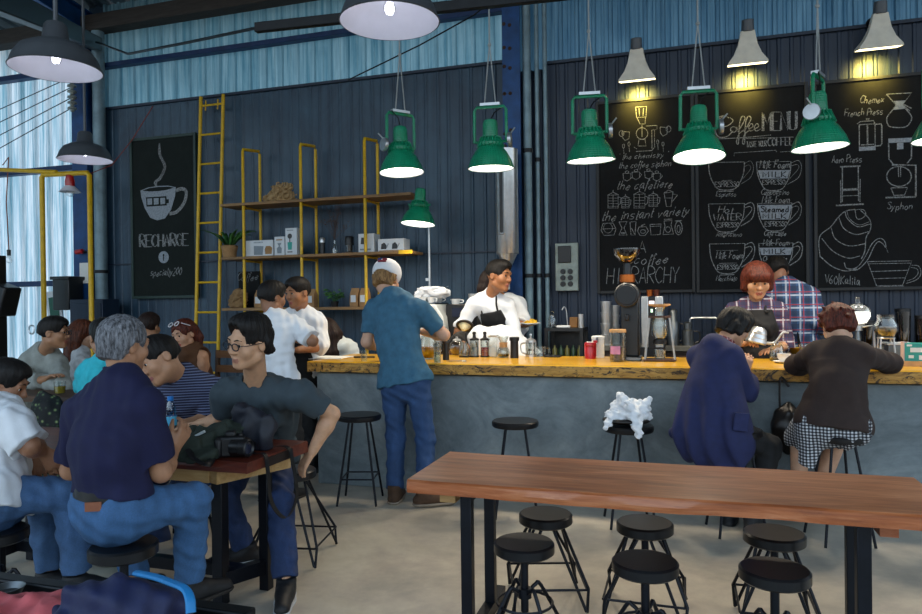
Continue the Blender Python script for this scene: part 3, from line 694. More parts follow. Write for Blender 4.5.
cup(708.5,744.5,204,231.5,754.5,1.); c.text('Hot',718,733,213,6.5,-.04,.3,.9,dip=1); c.text('WATER',713.5,741,220.5,6.5,-.02,0,1.,thick=1.4); c.text('ESPRESSO',717,739,227.4,4.6,-.02,0,.85); c.text('Americano',716,742,237,5,-.02,.25,.6,dip=1)
cup(757.5,792,203.5,230.5,801.5,.8); c.text('Milk Foam',762,789,203,6.5,-.02,.2,.85,dip=1); band(758,792,205,219.6,3.5,[('Steamed',761,789,212,5.8),('MILK',763,786,218.6,5)],0); c.text('ESPRESSO',765,787,226.4,4.6,-.02,0,.85); c.text('Cafe Latte',764,786,236,5,-.02,.25,.65,dip=1)
cup(709.5,745,244,273,754.8,1.); L([(716,250.6),(738,250.2)],.4); c.text('Milk Foam',716,742.5,259,7,-.02,.2,.9,dip=1); L([(719,263.4),(737,263)],.5); c.text('ESPRESSO',717.5,738,269.6,4.6,-.02,0,.85); c.text('Macchiato',716,737,281,5.4,-.02,.25,.65,dip=1)
cup(758.8,793,243.5,271,802.5,1.); c.text('Milk Foam',763,789,245.8,6,-.02,.2,.85,dip=1); band(759.5,792.5,247.8,255,2,[('MILK',764,785,253.8,5)],0); c.text('Chocolate',763,787,261.5,5,-.02,.2,.8,dip=1)
c.mb.build('chalk_drawing', [M_CHALK, M_CHALKF, M_BOARD], B2)
# --- board 3
c = Chalk(YC); L = c.line
c.text('Chemex',860,884,103.5,7.5,-.04,.25,.85,dip=1); c.text('French Press',844.5,883,116.5,7,-.06,.15,.9,dip=1)
L([(886.5,94.2),(911.6,92.8),(903,104),(905,108)],1.1); L([(886.5,94.2),(896,105),(892.5,110)],1.1); c.fill([(893.5,101),(905.6,100.4),(902.6,104.4),(905.6,108.6),(893,110),(896.4,104.8)],1)
L([(892.5,110),(886.8,118),(888.5,125.5),(894,127.3),(905,127),(910.5,122),(911.3,116),(905.6,108.6)],1.2,4); L([(903,104),(911.6,108.5)],1.2); L([(904,106),(910,111)],1.)
L([(859.2,124.8),(875,123.8),(875.2,146.2),(859.4,147)],1.2,close=True); L([(857,124),(860.5,121.5),(873.5,120.6),(875,123.8)],1.1); L([(866,119),(869.5,118.8)],1.8); L([(867.4,125),(867.6,144.5)],1.6); L([(861,145),(874,144.3)],1.4); c.fill([(859,147),(875.6,146),(875.6,150),(859,151)],1)
L([(875.4,124.4),(881,123.8),(881.8,126),(881.8,143.5),(880.5,145.6),(875.4,146)],1.4)
c.text('Aero Press',832,862,163,7,-.04,.1,.9,dip=1)
L([(840,166.8),(860.3,166)],1.7); L([(842.4,167),(842.2,202)],1.2); L([(858.2,166.5),(858.6,201)],1.2); L([(842,190),(859,189)],2.6); L([(840.6,180),(840.8,203)],.9); L([(860.2,179),(860,202)],.9); L([(836,205.5),(864,204)],1.8); L([(843,196),(858,195.4)],.8)
c.fill([(888.3,138.6),(912.6,137.6),(912.8,142),(888.5,143)],1); c.fill([(897,143),(903.4,142.6),(903.4,149),(897,149.5)],1)
L([(888.6,143),(889,159),(893,164)],1.3); L([(911.6,142),(911.4,158),(907,163.5)],1.3); L([(892,164.8),(915.8,165.2),(915.8,196.8)],1.8); L([(885.5,197.6),(916,196.8)],1.8); L([(898.3,166),(898.6,177)],.9); L([(900.6,166),(900.6,177)],.9)
c.ell((899,176.4),12.4,10,w=1.2,n=22); L([(891,188),(907.6,187.4),(904.5,195),(894,195.4)],1.1,close=True)
c.text('Syphon',887,912.5,209.5,7,-.01,.2,.75,dip=1)
q = lambda *a: [(812+x/5.582, 190+y/5.582) for x, y in zip(a[::2], a[1::2])]
L(q(45,370,110,425,185,452,250,440),1.,4); L(q(45,370,38,300,50,248,104,206,150,148,190,117,240,108),1.,4); L(q(270,112,322,165,326,220,302,265,295,340,275,385),1.,4)
L(q(150,152,178,215,245,248,316,232),.9,4); L(q(105,205,130,272,205,312,296,300),.9,4); L(q(55,270,115,340,200,380,268,368),.9,4); L(q(185,122,198,160,255,205,322,190),.9,4); L(q(195,118,210,160,262,195,318,178),.7,4)
L(q(240,112,250,158,275,160,300,138,290,112,262,108,240,112),.8,4)
L(q(180,405,195,438,250,432,295,375,335,300,375,270,405,285,412,322,395,300,370,288,345,318,310,390,255,444,205,446),.9,4); L(q(415,325,425,350),.5)
c.text('V60|Kalita',825,860,283.5,8.5,.03,.05,.75,dip=1)
L(q(310,400,558,395,505,532,360,534,310,400),.8); L(q(318,412,550,408),.6); L(q(330,455,535,448),.8); L(q(345,495,522,490),.7); L(q(365,540,515,536),.6); L(q(556,420,595,425,608,465,585,500,525,522),.7,4); L(q(552,432,585,440,592,465,570,492,530,508),.6,4)
c.mb.build('chalk_drawing', [M_CHALK, M_CHALKF], B3)
# --- the sign on the left
S1 = board('chalkboard_sign', 'green framed sign with chalk coffee cup and word RECHARGE', 'sign', -6.555, -5.64, 1.585, 3.52, m=M_BOARDG, fm=M_FRAMEG, fw=.035)
c = Chalk(YC); L = c.line
q = lambda *a: [(120+x/3.23, 120+y/3.23) for x, y in zip(a[::2], a[1::2])]
c.fill(q(66,228,90,218,122,213,155,212,180,217,178,245,165,290,145,318,120,324,98,316,80,285,69,250),1)
c.fill(q(72,228,95,220,125,216,158,215,175,219,150,226,122,230,95,231),2,.001)
c.fill(q(84,250,150,246,151,256,158,256,158,268,151,269,151,276,86,280),2,.001)
for k in range(3): c.fill(q(88+21*k,254-k,104+21*k,253-k,104+21*k,273-k,89+21*k,275-k),1,.002)
L(q(180,228,200,222,214,232,208,265,185,295,160,303),5.5,5)
L(q(127,75,126,110,142,150,128,185,112,200,116,215),2.4,6); L(q(127,75,132,115,147,150,132,188,118,200,118,214),2.6,6); L(q(127,90,129,112,145,150,130,187),2.6,6)
c.text('RECHARGE',140,187.6,247,12.,-.035,0,2.,thick=1.9,serif=True)
cc = q(141,443)[0]; c.fill([(cc[0]+5.2*math.cos(i*PI/10), cc[1]+6*math.sin(i*PI/10)) for i in range(20)],1); c.fill([(cc[0]+.9*math.cos(i*PI/5), cc[1]-2+1.2*math.sin(i*PI/5)) for i in range(10)],2,.002); c.fill([(cc[0]-.5,cc[1]-1),(cc[0]+.5,cc[1]-1),(cc[0]+.5,cc[1]+3.5),(cc[0]-.5,cc[1]+3.5)],2,.002)
c.text('specialty200',150.5,181,276,7.5,-.04,.2,1.1,dip=1)
c.mb.build('chalk_drawing', [M_CHALK, M_CHALKF, M_BOARDG], S1)
# ================================================================ PEOPLE: one grown skin per body, clothes grown over it
def npv(v): return np.array([v[0], v[1], v[2]], np.float32)
class Prim:
    __slots__ = ('f', 'lo', 'hi', 'k', 'op')
    def __init__(s, f, lo, hi, k=.02, op='u'): s.f, s.lo, s.hi, s.k, s.op = f, lo, hi, k, op
def cone(a, b, ra, rb, k=.02, flat=None, op='u'):
    a, b = npv(a), npv(b); ra, rb = float(ra), float(rb); ab = b-a; L2 = float(ab @ ab)+1e-9
    R = max(ra, rb)
    if flat is not None: w = npv(Vector(flat[0]).normalized()); g = 1/flat[1]-1
    def f(X, Y, Z):
        x, y, z = X-a[0], Y-a[1], Z-a[2]
        if flat is not None:
            q = (x*w[0]+y*w[1]+z*w[2])*g; x = x+q*w[0]; y = y+q*w[1]; z = z+q*w[2]
            aw = float(ab @ w)*g; B = ab+aw*w
        else: B = ab
        L = float(B @ B)+1e-9
        t = np.clip((x*B[0]+y*B[1]+z*B[2])/L, 0, 1)
        return np.sqrt((x-t*B[0])**2+(y-t*B[1])**2+(z-t*B[2])**2)-(ra+(rb-ra)*t)
    m = R*max(1, flat[1] if flat is not None else 1)
    return Prim(f, np.minimum(a, b)-m, np.maximum(a, b)+m, k, op)
def ell(c, r, axes=None, k=.02, op='u'):
    c = npv(c); r = npv(r); A = np.eye(3, dtype=np.float32) if axes is None else np.array([list(v) for v in axes], np.float32)
    def f(X, Y, Z):
        x, y, z = X-c[0], Y-c[1], Z-c[2]; k0 = 0; k1 = 0
        for i in range(3):
            q = (x*A[i, 0]+y*A[i, 1]+z*A[i, 2])/r[i]; k0 = k0+q*q; k1 = k1+(q/r[i])**2
        k0 = np.sqrt(k0); return k0*(k0-1)/(np.sqrt(k1)+1e-9)
    e = np.sqrt(((A.T*r)**2).sum(1)); return Prim(f, c-e, c+e, k, op)
def group(prims, cuts=(), k=.015, op='u'):
    def f(X, Y, Z):
        F = None
        for p in prims:
            d = p.f(X, Y, Z); F = d if F is None else comb(F, d, p.k, p.op)
        for pt, n in cuts: F = np.maximum(F, (X-pt[0])*n[0]+(Y-pt[1])*n[1]+(Z-pt[2])*n[2])
        return F
    return Prim(f, np.min([p.lo for p in prims], 0), np.max([p.hi for p in prims], 0), k, op)
def comb(F, d, k, op):
    if op == 'u':
        h = np.maximum(k-np.abs(F-d), 0)/k; return np.minimum(F, d)-h*h*k*.25
    d = -d; h = np.maximum(k-np.abs(F-d), 0)/k; return np.maximum(F, d)+h*h*k*.25
def folds(seed, amp, wl=.09, vert=.35):
    rs = np.random.RandomState(seed); W = []
    for i in range(6):
        v = rs.normal(size=3); v[2] *= vert if i < 4 else 1.6; v /= np.linalg.norm(v); W.append((v*2*PI/(wl*rs.uniform(.6, 1.7)), rs.uniform(0, 6.3)))
    def f(X, Y, Z):
        o = 0
        for v, p in W: o = o+np.sin(X*v[0]+Y*v[1]+Z*v[2]+p+1.2*np.sin(X*9+Y*11+Z*7+p))
        return o*(amp/2.4)-amp*.45
    return f
def nets(F, lo, h):
    S = F < 0; nx, ny, nz = F.shape
    c = np.zeros((nx-1, ny-1, nz-1), np.int8)
    for dx in (0, 1):
        for dy in (0, 1):
            for dz in (0, 1): c += S[dx:nx-1+dx, dy:ny-1+dy, dz:nz-1+dz]
    act = (c > 0) & (c < 8); I = np.argwhere(act); n = len(I); idx = np.full(act.shape, -1, np.int32); idx[act] = np.arange(n)
    acc = np.zeros((n, 3), np.float32); cnt = np.zeros(n, np.float32)
    cor = {}
    for dx in (0, 1):
        for dy in (0, 1):
            for dz in (0, 1): cor[dx, dy, dz] = F[I[:, 0]+dx, I[:, 1]+dy, I[:, 2]+dz]
    for a in cor:
        for ax in range(3):
            if a[ax]: continue
            b = list(a); b[ax] = 1; va, vb = cor[a], cor[tuple(b)]; m = (va < 0) != (vb < 0)
            t = np.where(m, va/np.where(m, va-vb, 1), 0)
            p = np.array(a, np.float32)[None].repeat(n, 0); p[:, ax] += t; acc += p*m[:, None]; cnt += m
    vs = (I+acc/cnt[:, None])*h+lo
    quads = []
    for ax in range(3):
        sl = [slice(None)]*3; sl2 = [slice(None)]*3; sl[ax] = slice(0, -1); sl2[ax] = slice(1, None)
        A, B = S[tuple(sl)], S[tuple(sl2)]; E = np.argwhere(A != B); o1, o2 = [(1, 2), (2, 0), (0, 1)][ax]
        ok = (E[:, o1] > 0) & (E[:, o2] > 0) & (E[:, o1] < F.shape[o1]-1) & (E[:, o2] < F.shape[o2]-1); E = E[ok]
        flip = ~A[E[:, 0], E[:, 1], E[:, 2]]
        q = []
        for d1, d2 in ((-1, -1), (0, -1), (0, 0), (-1, 0)):
            k = E.copy(); k[:, o1] += d1; k[:, o2] += d2; q.append(idx[k[:, 0], k[:, 1], k[:, 2]])
        q = np.stack(q, 1); q[flip] = q[flip][:, ::-1]; quads.append(q)
    return vs, np.concatenate(quads)
def grow(name, prims, vox, mats, parent, cuts=(), disp=None, matfn=None, relax=1):
    lo = np.min([p.lo for p in prims if p.op == 'u'], 0)-3*vox; hi = np.max([p.hi for p in prims if p.op == 'u'], 0)+3*vox
    dim = np.ceil((hi-lo)/vox).astype(int)+1; F = np.full(dim, 1., np.float32)
    ax = [lo[i]+vox*np.arange(dim[i], dtype=np.float32) for i in range(3)]
    for p in prims:
        m = p.k+2.5*vox; i0 = np.maximum(np.floor((p.lo-m-lo)/vox).astype(int), 0); i1 = np.minimum(np.ceil((p.hi+m-lo)/vox).astype(int)+1, dim)
        if (i1 <= i0).any(): continue
        s = tuple(slice(a, b) for a, b in zip(i0, i1)); X = ax[0][s[0], None, None]; Y = ax[1][None, s[1], None]; Z = ax[2][None, None, s[2]]
        F[s] = comb(F[s], p.f(X, Y, Z), p.k, p.op)
    X, Y, Z = ax[0][:, None, None], ax[1][None, :, None], ax[2][None, None, :]
    if disp is not None: F += disp(X, Y, Z)
    for pt, n in cuts: F = np.maximum(F, (X-pt[0])*n[0]+(Y-pt[1])*n[1]+(Z-pt[2])*n[2])
    F[0] = F[-1] = 1; F[:, 0] = F[:, -1] = 1; F[:, :, 0] = F[:, :, -1] = 1
    vs, q = nets(F, lo, vox)
    for _ in range(relax):
        a = np.zeros_like(vs); c = np.zeros(len(vs), np.float32)
        for i in range(4):
            np.add.at(a, q[:, i], vs[q[:, (i+1) % 4]]+vs[q[:, i-1]]); np.add.at(c, q[:, i], 2)
        vs = vs*.45+.55*a/np.maximum(c, 1)[:, None]
    base = np.array(world_loc(parent)) if parent else np.zeros(3)
    me = bpy.data.meshes.new(name); n, k = len(vs), len(q)
    me.vertices.add(n); me.vertices.foreach_set('co', (vs-base).astype(np.float32).ravel())
    me.loops.add(4*k); me.loops.foreach_set('vertex_index', q.astype(np.int32).ravel()); me.polygons.add(k)
    me.polygons.foreach_set('loop_start', np.arange(0, 4*k, 4, dtype=np.int32)); me.polygons.foreach_set('use_smooth', np.ones(k, bool))
    for m in (mats if isinstance(mats, (list, tuple)) else [mats]): me.materials.append(m)
    if matfn is not None: me.polygons.foreach_set('material_index', matfn(vs[q].mean(1)).astype(np.int32))
    me.update(calc_edges=True); me.validate()
    o = bpy.data.objects.new(name, me); COL.objects.link(o); o.parent = parent
    return o
def ik(a, b, l1, l2, hint):
    """middle joint of a two-bone limb"""
    a, b, hint = Vector(a), Vector(b), Vector(hint); d = b-a; L = d.length
    if L > (l1+l2)*.999: return a.lerp(b, l1/(l1+l2)), a+d*((l1+l2)*.999/L)
    u = d/L; x = (l1*l1-l2*l2+L*L)/(2*L); h = math.sqrt(max(l1*l1-x*x, 0)); n = hint-u*hint.dot(u)
    return a+u*x+n.normalized()*h, b
SKIN = {}; SEATZ = {}
def m_skin(name, c):
    if name not in SKIN:
        t = NT('skin_'+name); f = t.noise(t.coord(), 30, 4); c0 = rgb(c)
        t.set(Base_Color=t.ramp(f, [(.3, tuple(x*.88 for x in c0)), (.7, tuple(min(1, x*1.08) for x in c0))]), Roughness=.5)
        t.b.inputs['Subsurface Weight'].default_value = .08; t.b.inputs['Subsurface Radius'].default_value = (.02, .008, .004); SKIN[name] = t.m
    return SKIN[name]
def m_cloth(name, c, rough=.85, var=.1, weave=220): return mat(name, c, rough, 0, var, weave/10, .12, sheen=.0)
def m_hair(name, c, hi):
    t = NT(name); f = t.noise(t.coord((1, 1, .25)), 90, 3, .7, .4); t.set(Base_Color=t.ramp(f, [(.35, c), (.7, hi)]), Roughness=.6); t.b.inputs['Specular IOR Level'].default_value = .3; t.bump(f, .35, .004); return t.m
HB = m_hair('black_hair', '0a0909', '1d1917'); HDB = m_hair('dark_brown_hair', '140d0a', '33201a'); HRB = m_hair('red_brown_hair', '2a0f0a', '6a2c1a')
HG = m_hair('grey_hair', '2e2f33', '8a8c92'); HLB = m_hair('long_brown_hair', '2a130b', '663218'); HBL = m_hair('dark_blond_hair', '5b3f24', 'a07c4e')
M_EYEW = mat('eye_white', 'd9d5cf', .25, var=.03); M_IRIS = mat('dark_iris', '120b08', .15); M_BROW = mat('eyebrow_hair', '15100e', .8)
M_LIPS = {}
class Human:
    def __init__(s, label, pelvis, neck, face, S=1., skin='b98866', head=None, hf=None, hu=None, HS=1., hunch=.02, sh=None, hips=None, fat=1., girl=False, group=None, vox=.0055):
        """joints in world space; face = the way the chest faces; head = head centre; hf/hu = where the head looks and its crown"""
        s.pel, s.neck = Vector(pelvis), Vector(neck); s.S, s.HS, s.fat, s.girl, s.vox = S, HS, fat, girl, vox
        f = Vector((face[0], face[1], 0)).normalized(); s.t = (s.neck-s.pel).normalized(); s.r = f.cross(V(0, 0, 1)); s.r = (s.r-s.t*s.r.dot(s.t)).normalized(); s.w = s.t.cross(s.r); s.f = f
        w = .148 if girl else .170
        s.mid = s.pel.lerp(s.neck, .48)-s.w*hunch
        s.sR = Vector(sh[1]) if sh else s.neck-s.t*.075*S+s.r*w*S; s.sL = Vector(sh[0]) if sh else s.neck-s.t*.075*S-s.r*w*S
        s.hR = Vector(hips[1]) if hips else s.pel+s.r*.088*S; s.hL = Vector(hips[0]) if hips else s.pel-s.r*.088*S
        s.hf = Vector(hf if hf else f).normalized(); hu = Vector(hu) if hu else V(0, 0, 1); s.hr = s.hf.cross(hu).normalized(); s.hu = s.hr.cross(s.hf)
        s.hd = Vector(head) if head else s.neck+s.t*.15*S+V(0, 0, .02)
        s.e, s.wr, s.kn, s.an, s.toe, s.hand = {}, {}, {}, {}, {}, {}
        s.skin = m_skin(skin, skin); s.root = thing('person', label, 'person', (s.pel.x, s.pel.y, 0), group); s.label = label; SEATZ[s.root.name] = s.pel.z
    def arm(s, side, wrist, hint=(0, 0, -1), hd=None, pn=None, curl=.35, elbow=None):
        sh = s.sR if side == 'R' else s.sL
        if elbow is not None: s.e[side], s.wr[side] = Vector(elbow), Vector(wrist)
        else: s.e[side], s.wr[side] = ik(sh, wrist, .285*s.S, .25*s.S, hint)
        d = Vector(hd).normalized() if hd else (s.wr[side]-s.e[side]).normalized()
        n = Vector(pn) if pn else V(0, 0, -1); n = n-d*n.dot(d); n = n.normalized() if n.length > .05 else frame(d)[0]; s.hand[side] = (d, n, curl)
    def leg(s, side, ankle, hint=(0, 1, .3), toe=None, knee=None):
        h = s.hR if side == 'R' else s.hL
        if knee is not None: s.kn[side], s.an[side] = Vector(knee), Vector(ankle)
        else: s.kn[side], s.an[side] = ik(h, ankle, .43*s.S, .42*s.S, hint)
        tv = Vector(toe) if toe else V(s.f.x, s.f.y, 0); s.toe[side] = tv.normalized()
    def H(s, x, y, z): return s.hd+(s.hr*x+s.hf*y+s.hu*z)*s.HS
    # ---- building blocks
    def p_torso(s, i=0., low=0.):
        S, W = s.S, (s.w, .74); F = s.fat; a = s.pel-s.t*low
        out = [cone(s.hL.lerp(s.hR, .12), s.hR.lerp(s.hL, .12), .105*S*F+i, .105*S*F+i, .03, (s.w, .95)), cone(a, s.mid, (.132 if not s.girl else .128)*S*F+i, (.138 if not s.girl else .115)*S*F+i, .05, W)]
        ch = s.pel.lerp(s.neck, .74)-s.w*.005
        out += [cone(s.mid, ch, (.14 if not s.girl else .118)*S*F+i, (.152 if not s.girl else .13)*S+i, .05, W),
                cone(s.sL.lerp(s.sR, .1), s.sR.lerp(s.sL, .1), .052*S+i, .052*S+i, .05), cone(ch, s.neck-s.t*.08*S, .125*S+i, .085*S+i, .05, (s.w, .68))]
        for sh in (s.sL, s.sR): out.append(cone(sh.lerp(s.neck, .15), s.neck-s.t*.005*S-s.w*.012, .046*S+i, .052*S+i, .05))
        if s.girl:
            for sg in (-1, 1): out.append(ell(s.pel.lerp(s.neck, .66)+s.w*.078*S+s.r*sg*.062*S, (.05*S+i, .042*S+i, .05*S+i), (s.r, s.w, s.t), .06))
        return out
    def p_arm(s, side, i=0., a=0., b=2.):
        """from fraction a to b along the arm: 0 shoulder, 1 elbow, 2 wrist"""
        S = s.S*(.88 if s.girl else 1); sh = s.sR if side == 'R' else s.sL; e, w = s.e[side], s.wr[side]; out = []
        if a < 1: out += [cone(sh, sh.lerp(e, min(b, 1)), .050*S+i, (.050-.010*min(b, 1))*S+i, .03)]
        if b > 1: out += [cone(e, e.lerp(w, .35*(b-1)), .041*S+i, .043*S+i, .02), cone(e.lerp(w, .3*(b-1)), e.lerp(w, b-1), .043*S+i, (.043-.015*(b-1))*S+i, .02)]
        return out
    def p_leg(s, side, i=0., b=2.):
        S = s.S; h = s.hR if side == 'R' else s.hL; k, a = s.kn[side], s.an[side]; F = s.fat; out = [cone(h, h.lerp(k, min(b, 1)), .086*S*F+i, (.086*F-.030*min(b, 1))*S+i, .04)]
        if b > 1:
            tv = s.toe[side]; bk = -(tv-(a-k).normalized()*tv.dot((a-k).normalized())); bk = bk.normalized() if bk.length > .01 else V(0, 0, 0)
            out += [cone(k, k.lerp(a, b-1), .056*S+i, (.056-.021*(b-1))*S+i, .03), cone(k.lerp(a, .12)+bk*.014, k.lerp(a, .5)+bk*.012, .046*S+i, .04*S+i, .03)]
        return out
    def p_hand(s, side):
        d, n, curl = s.hand[side]; S = s.S*(.9 if s.girl else 1.); W = s.wr[side]; sd = d.cross(n).normalized()*(1 if side == 'R' else -1); out = []
        for off, ln, sp in ((.030, .068, .16), (.0105, .076, .04), (-.0105, .070, -.07), (-.030, .055, -.2)):
            kn = W+d*.088*S+sd*off*S; out.append(cone(W+d*.012*S+sd*off*.5*S, kn, .0145*S, .0115*S, .014))
            a = kn; ang = curl*.7; dd = (d+sd*sp).normalized()
            for q, rr in ((.46, .0092), (.31, .0082), (.23, .0074)):
                v = dd*math.cos(ang)+n*math.sin(ang); b = a+v*ln*q*S; out.append(cone(a, b, rr*S*1.05, rr*S, .004)); a = b; ang += curl
        a = W+d*.022*S+sd*.018*S; b = a+(d*.034+sd*.03+n*.014)*S; c = b+(d*.034+sd*.006+n*.012*(1+curl))*S; e = c+(d*.024-sd*.004+n*.01*(1+curl))*S
        out += [cone(a, b, .016*S, .0125*S, .012), cone(b, c, .0115*S, .0105*S, .005), cone(c, e, .010*S, .0085*S, .004)]
        return out
    def p_head(s):
        H, q = s.H, s.HS; A = (s.hr, s.hf, s.hu); E = lambda c, r, k=.02, op='u': ell(H(*c), [x*q for x in r], A, k*q, op); C = lambda a, b, ra, rb, k=.015, op='u': cone(H(*a), H(*b), ra*q, rb*q, k*q, None, op)
        out = [E((0, -.014, .032), (.075, .094, .086)), E((0, .022, -.036), (.061, .066, .083), .03), C((-.05, .0, -.058), (-.012, .066, -.094), .024, .020, .02), C((.05, .0, -.058), (.012, .066, -.094), .024, .020, .02),
               C((-.036, .080, .030), (.036, .080, .030), .012, .012, .02)]
        for g in (-1, 1):
            out += [E((g*.044, .056, -.024), (.027, .026, .03), .025), E((g*.031, .101, .010), (.017, .017, .013), .012, 's'), C((g*.019, .0855, .0165), (g*.045, .0795, .0155), .0062, .0055, .005), C((g*.020, .0835, .0015), (g*.043, .0785, .0015), .0045, .004, .005)]
            out += [group([E((g*.078, -.012, -.004), (.010, .020, .030), .005), E((g*.088, -.004, -.002), (.007, .011, .018), .006, 's')], k=.006)]
        out += [C((0, .087, .014), (0, .104, -.024), .008, .011, .012), C((-.012, .094, -.028), (.012, .094, -.028), .008, .008, .008), C((-.026, .076, -.058), (0, .086, -.0615), .0075, .0088, .006), C((.026, .076, -.058), (0, .086, -.0615), .0075, .0088, .006), C((-.015, .080, -.0725), (.015, .080, -.0725), .0092, .0092, .006)]
        out += [C((-.031, .086, -.0615), (0, .097, -.067), .0028, .0028, .004, 's'), C((.031, .086, -.0615), (0, .097, -.067), .0028, .0028, .004, 's')]
        nb = s.neck-s.t*.02; out += [cone(nb, H(0, -.022, -.06), .058*s.S*(.86 if s.girl else 1), .054*q*(.86 if s.girl else 1), .03)]
        return out
    def body(s, feet=True, hands=True, bare=False, lip='9a5a4c'):
        pr = s.p_torso(-.012)+s.p_head()
        for sd in s.e: pr += s.p_arm(sd)+(s.p_hand(sd) if hands else [])
        for sd in s.kn:
            pr += s.p_leg(sd, -.012 if not bare else 0); a = s.an[sd]; tv = s.toe[sd]
            if feet: pr += [cone(a-V(0, 0, .01), a+tv*.13*s.S-V(0, 0, .058), .031*s.S, .02*s.S, .02), cone(a-V(0, 0, .02), a-tv*.035-V(0, 0, .045), .03, .026, .02)]
        if lip not in M_LIPS: M_LIPS[lip] = mat('lips_'+lip, lip, .4)
        hr, hf, hu, hd, q = npv(s.hr), npv(s.hf), npv(s.hu), npv(s.hd), s.HS
        def mf(c):
            v = (c-hd)/q; x, y, z = v @ hr, v @ hf, v @ hu; return ((np.abs(x) < .024*(1-((z+.066)/.016)**2*.5)) & (np.abs(z+.066) < .0115) & (y > .078)).astype(int)
        o = grow('body', pr, s.vox, [s.skin, M_LIPS[lip]], s.root, matfn=mf)
        for g in (-1, 1):
            ax = s.hf*.95-s.hu*.1; c = s.H(g*.031, .0765, .0085); mb = MB(); x, y, z = frame(ax); n = 12; vs = []
            mb.ball(c, .0125*s.HS, 14, rot=Matrix((x, y, z)).transposed())
            for i, f in enumerate(mb.f):
                th = i//14
                if th < 2: mb.mi[i] = 1
            mb.build('eye', [M_EYEW, M_IRIS], s.root)
            MB().tube([s.H(g*.015, .094, .031), s.H(g*.031, .094, .037), s.H(g*.050, .080, .031)], [.0042*s.HS, .0045*s.HS, .002*s.HS], 6, flat=.6).build('eyebrow', M_BROW, s.root)
        return o
    def neckhole(s, r=.064, up=.0):
        return cone(s.neck-s.t*(.004-up)+s.w*.004, s.H(0, -.015, -.05), r*s.S*(.88 if s.girl else 1), .062, .008, None, 's')
    def shirt(s, m, sleeve=.55, hem=.10, inf=.016, seed=1, amp=.007, name='shirt', collar=0., low=None, extra=(), flare=0., hole=.060):
        tr = s.p_torso(inf, low=hem if low is None else low)
        tr.append(cone(s.pel-s.t*max(hem, .0), s.pel+s.t*.12, .137*s.S*s.fat+inf+.002+flare, .132*s.S*s.fat+inf+flare*.6, .05, (s.w, .80)))
        if hem > -.05: tr.append(cone(s.hL.lerp(s.hR, .08), s.hR.lerp(s.hL, .08), .108*s.S*s.fat+inf+.010, .108*s.S*s.fat+inf+.010, .03, (s.w, .95)))
        pr = [group(tr+list(extra), [(s.pel-s.t*hem, -s.t)], .02)]
        for sd in s.e:
            if sleeve > 0:
                sh, e, w = (s.sR if sd == 'R' else s.sL), s.e[sd], s.wr[sd]
                pt, n = (sh.lerp(e, sleeve), (e-sh).normalized()) if sleeve <= 1 else (e.lerp(w, sleeve-1), (w-e).normalized())
                ar = s.p_arm(sd, inf+(.006 if sleeve <= 1 else 0), 0, min(2, sleeve+.2))
                if sleeve <= 1: pr.append(group(ar, [(pt, n)], .03))
                else: pr += [group(ar[:1], (), .03), group(ar[1:], [(pt, n)], .02)]
        if sleeve == 0:
            for g, sh in ((1, s.sR), (-1, s.sL)): pr.append(cone(sh+s.r*g*.075, sh+s.r*g*.2-s.t*.1, .085, .1, .01, None, 's'))
        if collar: pr.append(cone(s.neck-s.t*.03, s.H(0, -.022, -.06).lerp(s.neck, .6), .076*s.S, .072*s.S, .02))
        pr.append(s.neckhole(hole, collar))
        return grow(name, pr, s.vox*1.1, m, s.root, (), folds(seed, amp*.75))
    def trousers(s, m, b=1.94, inf=.010, seed=2, amp=.006, name='trousers', waist=.13):
        pr = [group([cone(s.hL.lerp(s.hR, .12), s.hR.lerp(s.hL, .12), .108*s.S*s.fat+inf, .108*s.S*s.fat+inf, .03, (s.w, .97)), cone(s.pel, s.pel+s.t*.14, .137*s.S*s.fat+inf, .132*s.S*s.fat+inf, .05, (s.w, .76))], [(s.pel+s.t*waist, s.t)])]
        for sd in s.kn:
            h, k, a = (s.hR if sd == 'R' else s.hL), s.kn[sd], s.an[sd]; L = s.p_leg(sd, inf, 2)
            pr.append(group(L[:1], (), .03)); pr.append(group(L[1:]+[cone(k.lerp(a, .45), a, .05*s.S+inf*.8, .049*s.S+inf*.8, .03)], [(k.lerp(a, b-1), (a-k).normalized())], .04))
        return grow(name, pr, s.vox*1.1, m, s.root, (), folds(seed, amp*.7, .08))
    def shoes(s, m, sole, sides='LR', hi=0.):
        for sd in sides:
            a, tv = s.an[sd], s.toe[sd]; z0 = a.z-.085; up = V(0, 0, 1); S = s.S; sdv = tv.cross(up)
            pr = [cone(a-tv*.045-up*.045, a+tv*.05-up*.03, .042*S, .04*S, .02), cone(a+tv*.02-up*.025, a+tv*.165*S-up*.055, .044*S, .036*S, .03), cone(a-tv*.01, a-tv*.015+up*(.01+hi), .047*S, .049*S, .02)]
            sh = grow('shoe', pr, .005, m, s.root, [(V(0, 0, z0+.022), -up), (a+up*(.03+hi), up)])
            so = [cone(a-tv*.045-up*.065, a+tv*.05-up*.065, .046*S, .046*S, .02, (up, .5)), cone(a+tv*.04-up*.065, a+tv*.165*S-up*.065, .048*S, .041*S, .03, (up, .5))]
            g = grow('sole', so, .005, sole, s.root, [(V(0, 0, z0), -up), (V(0, 0, z0+.024), up)]); g.parent = sh
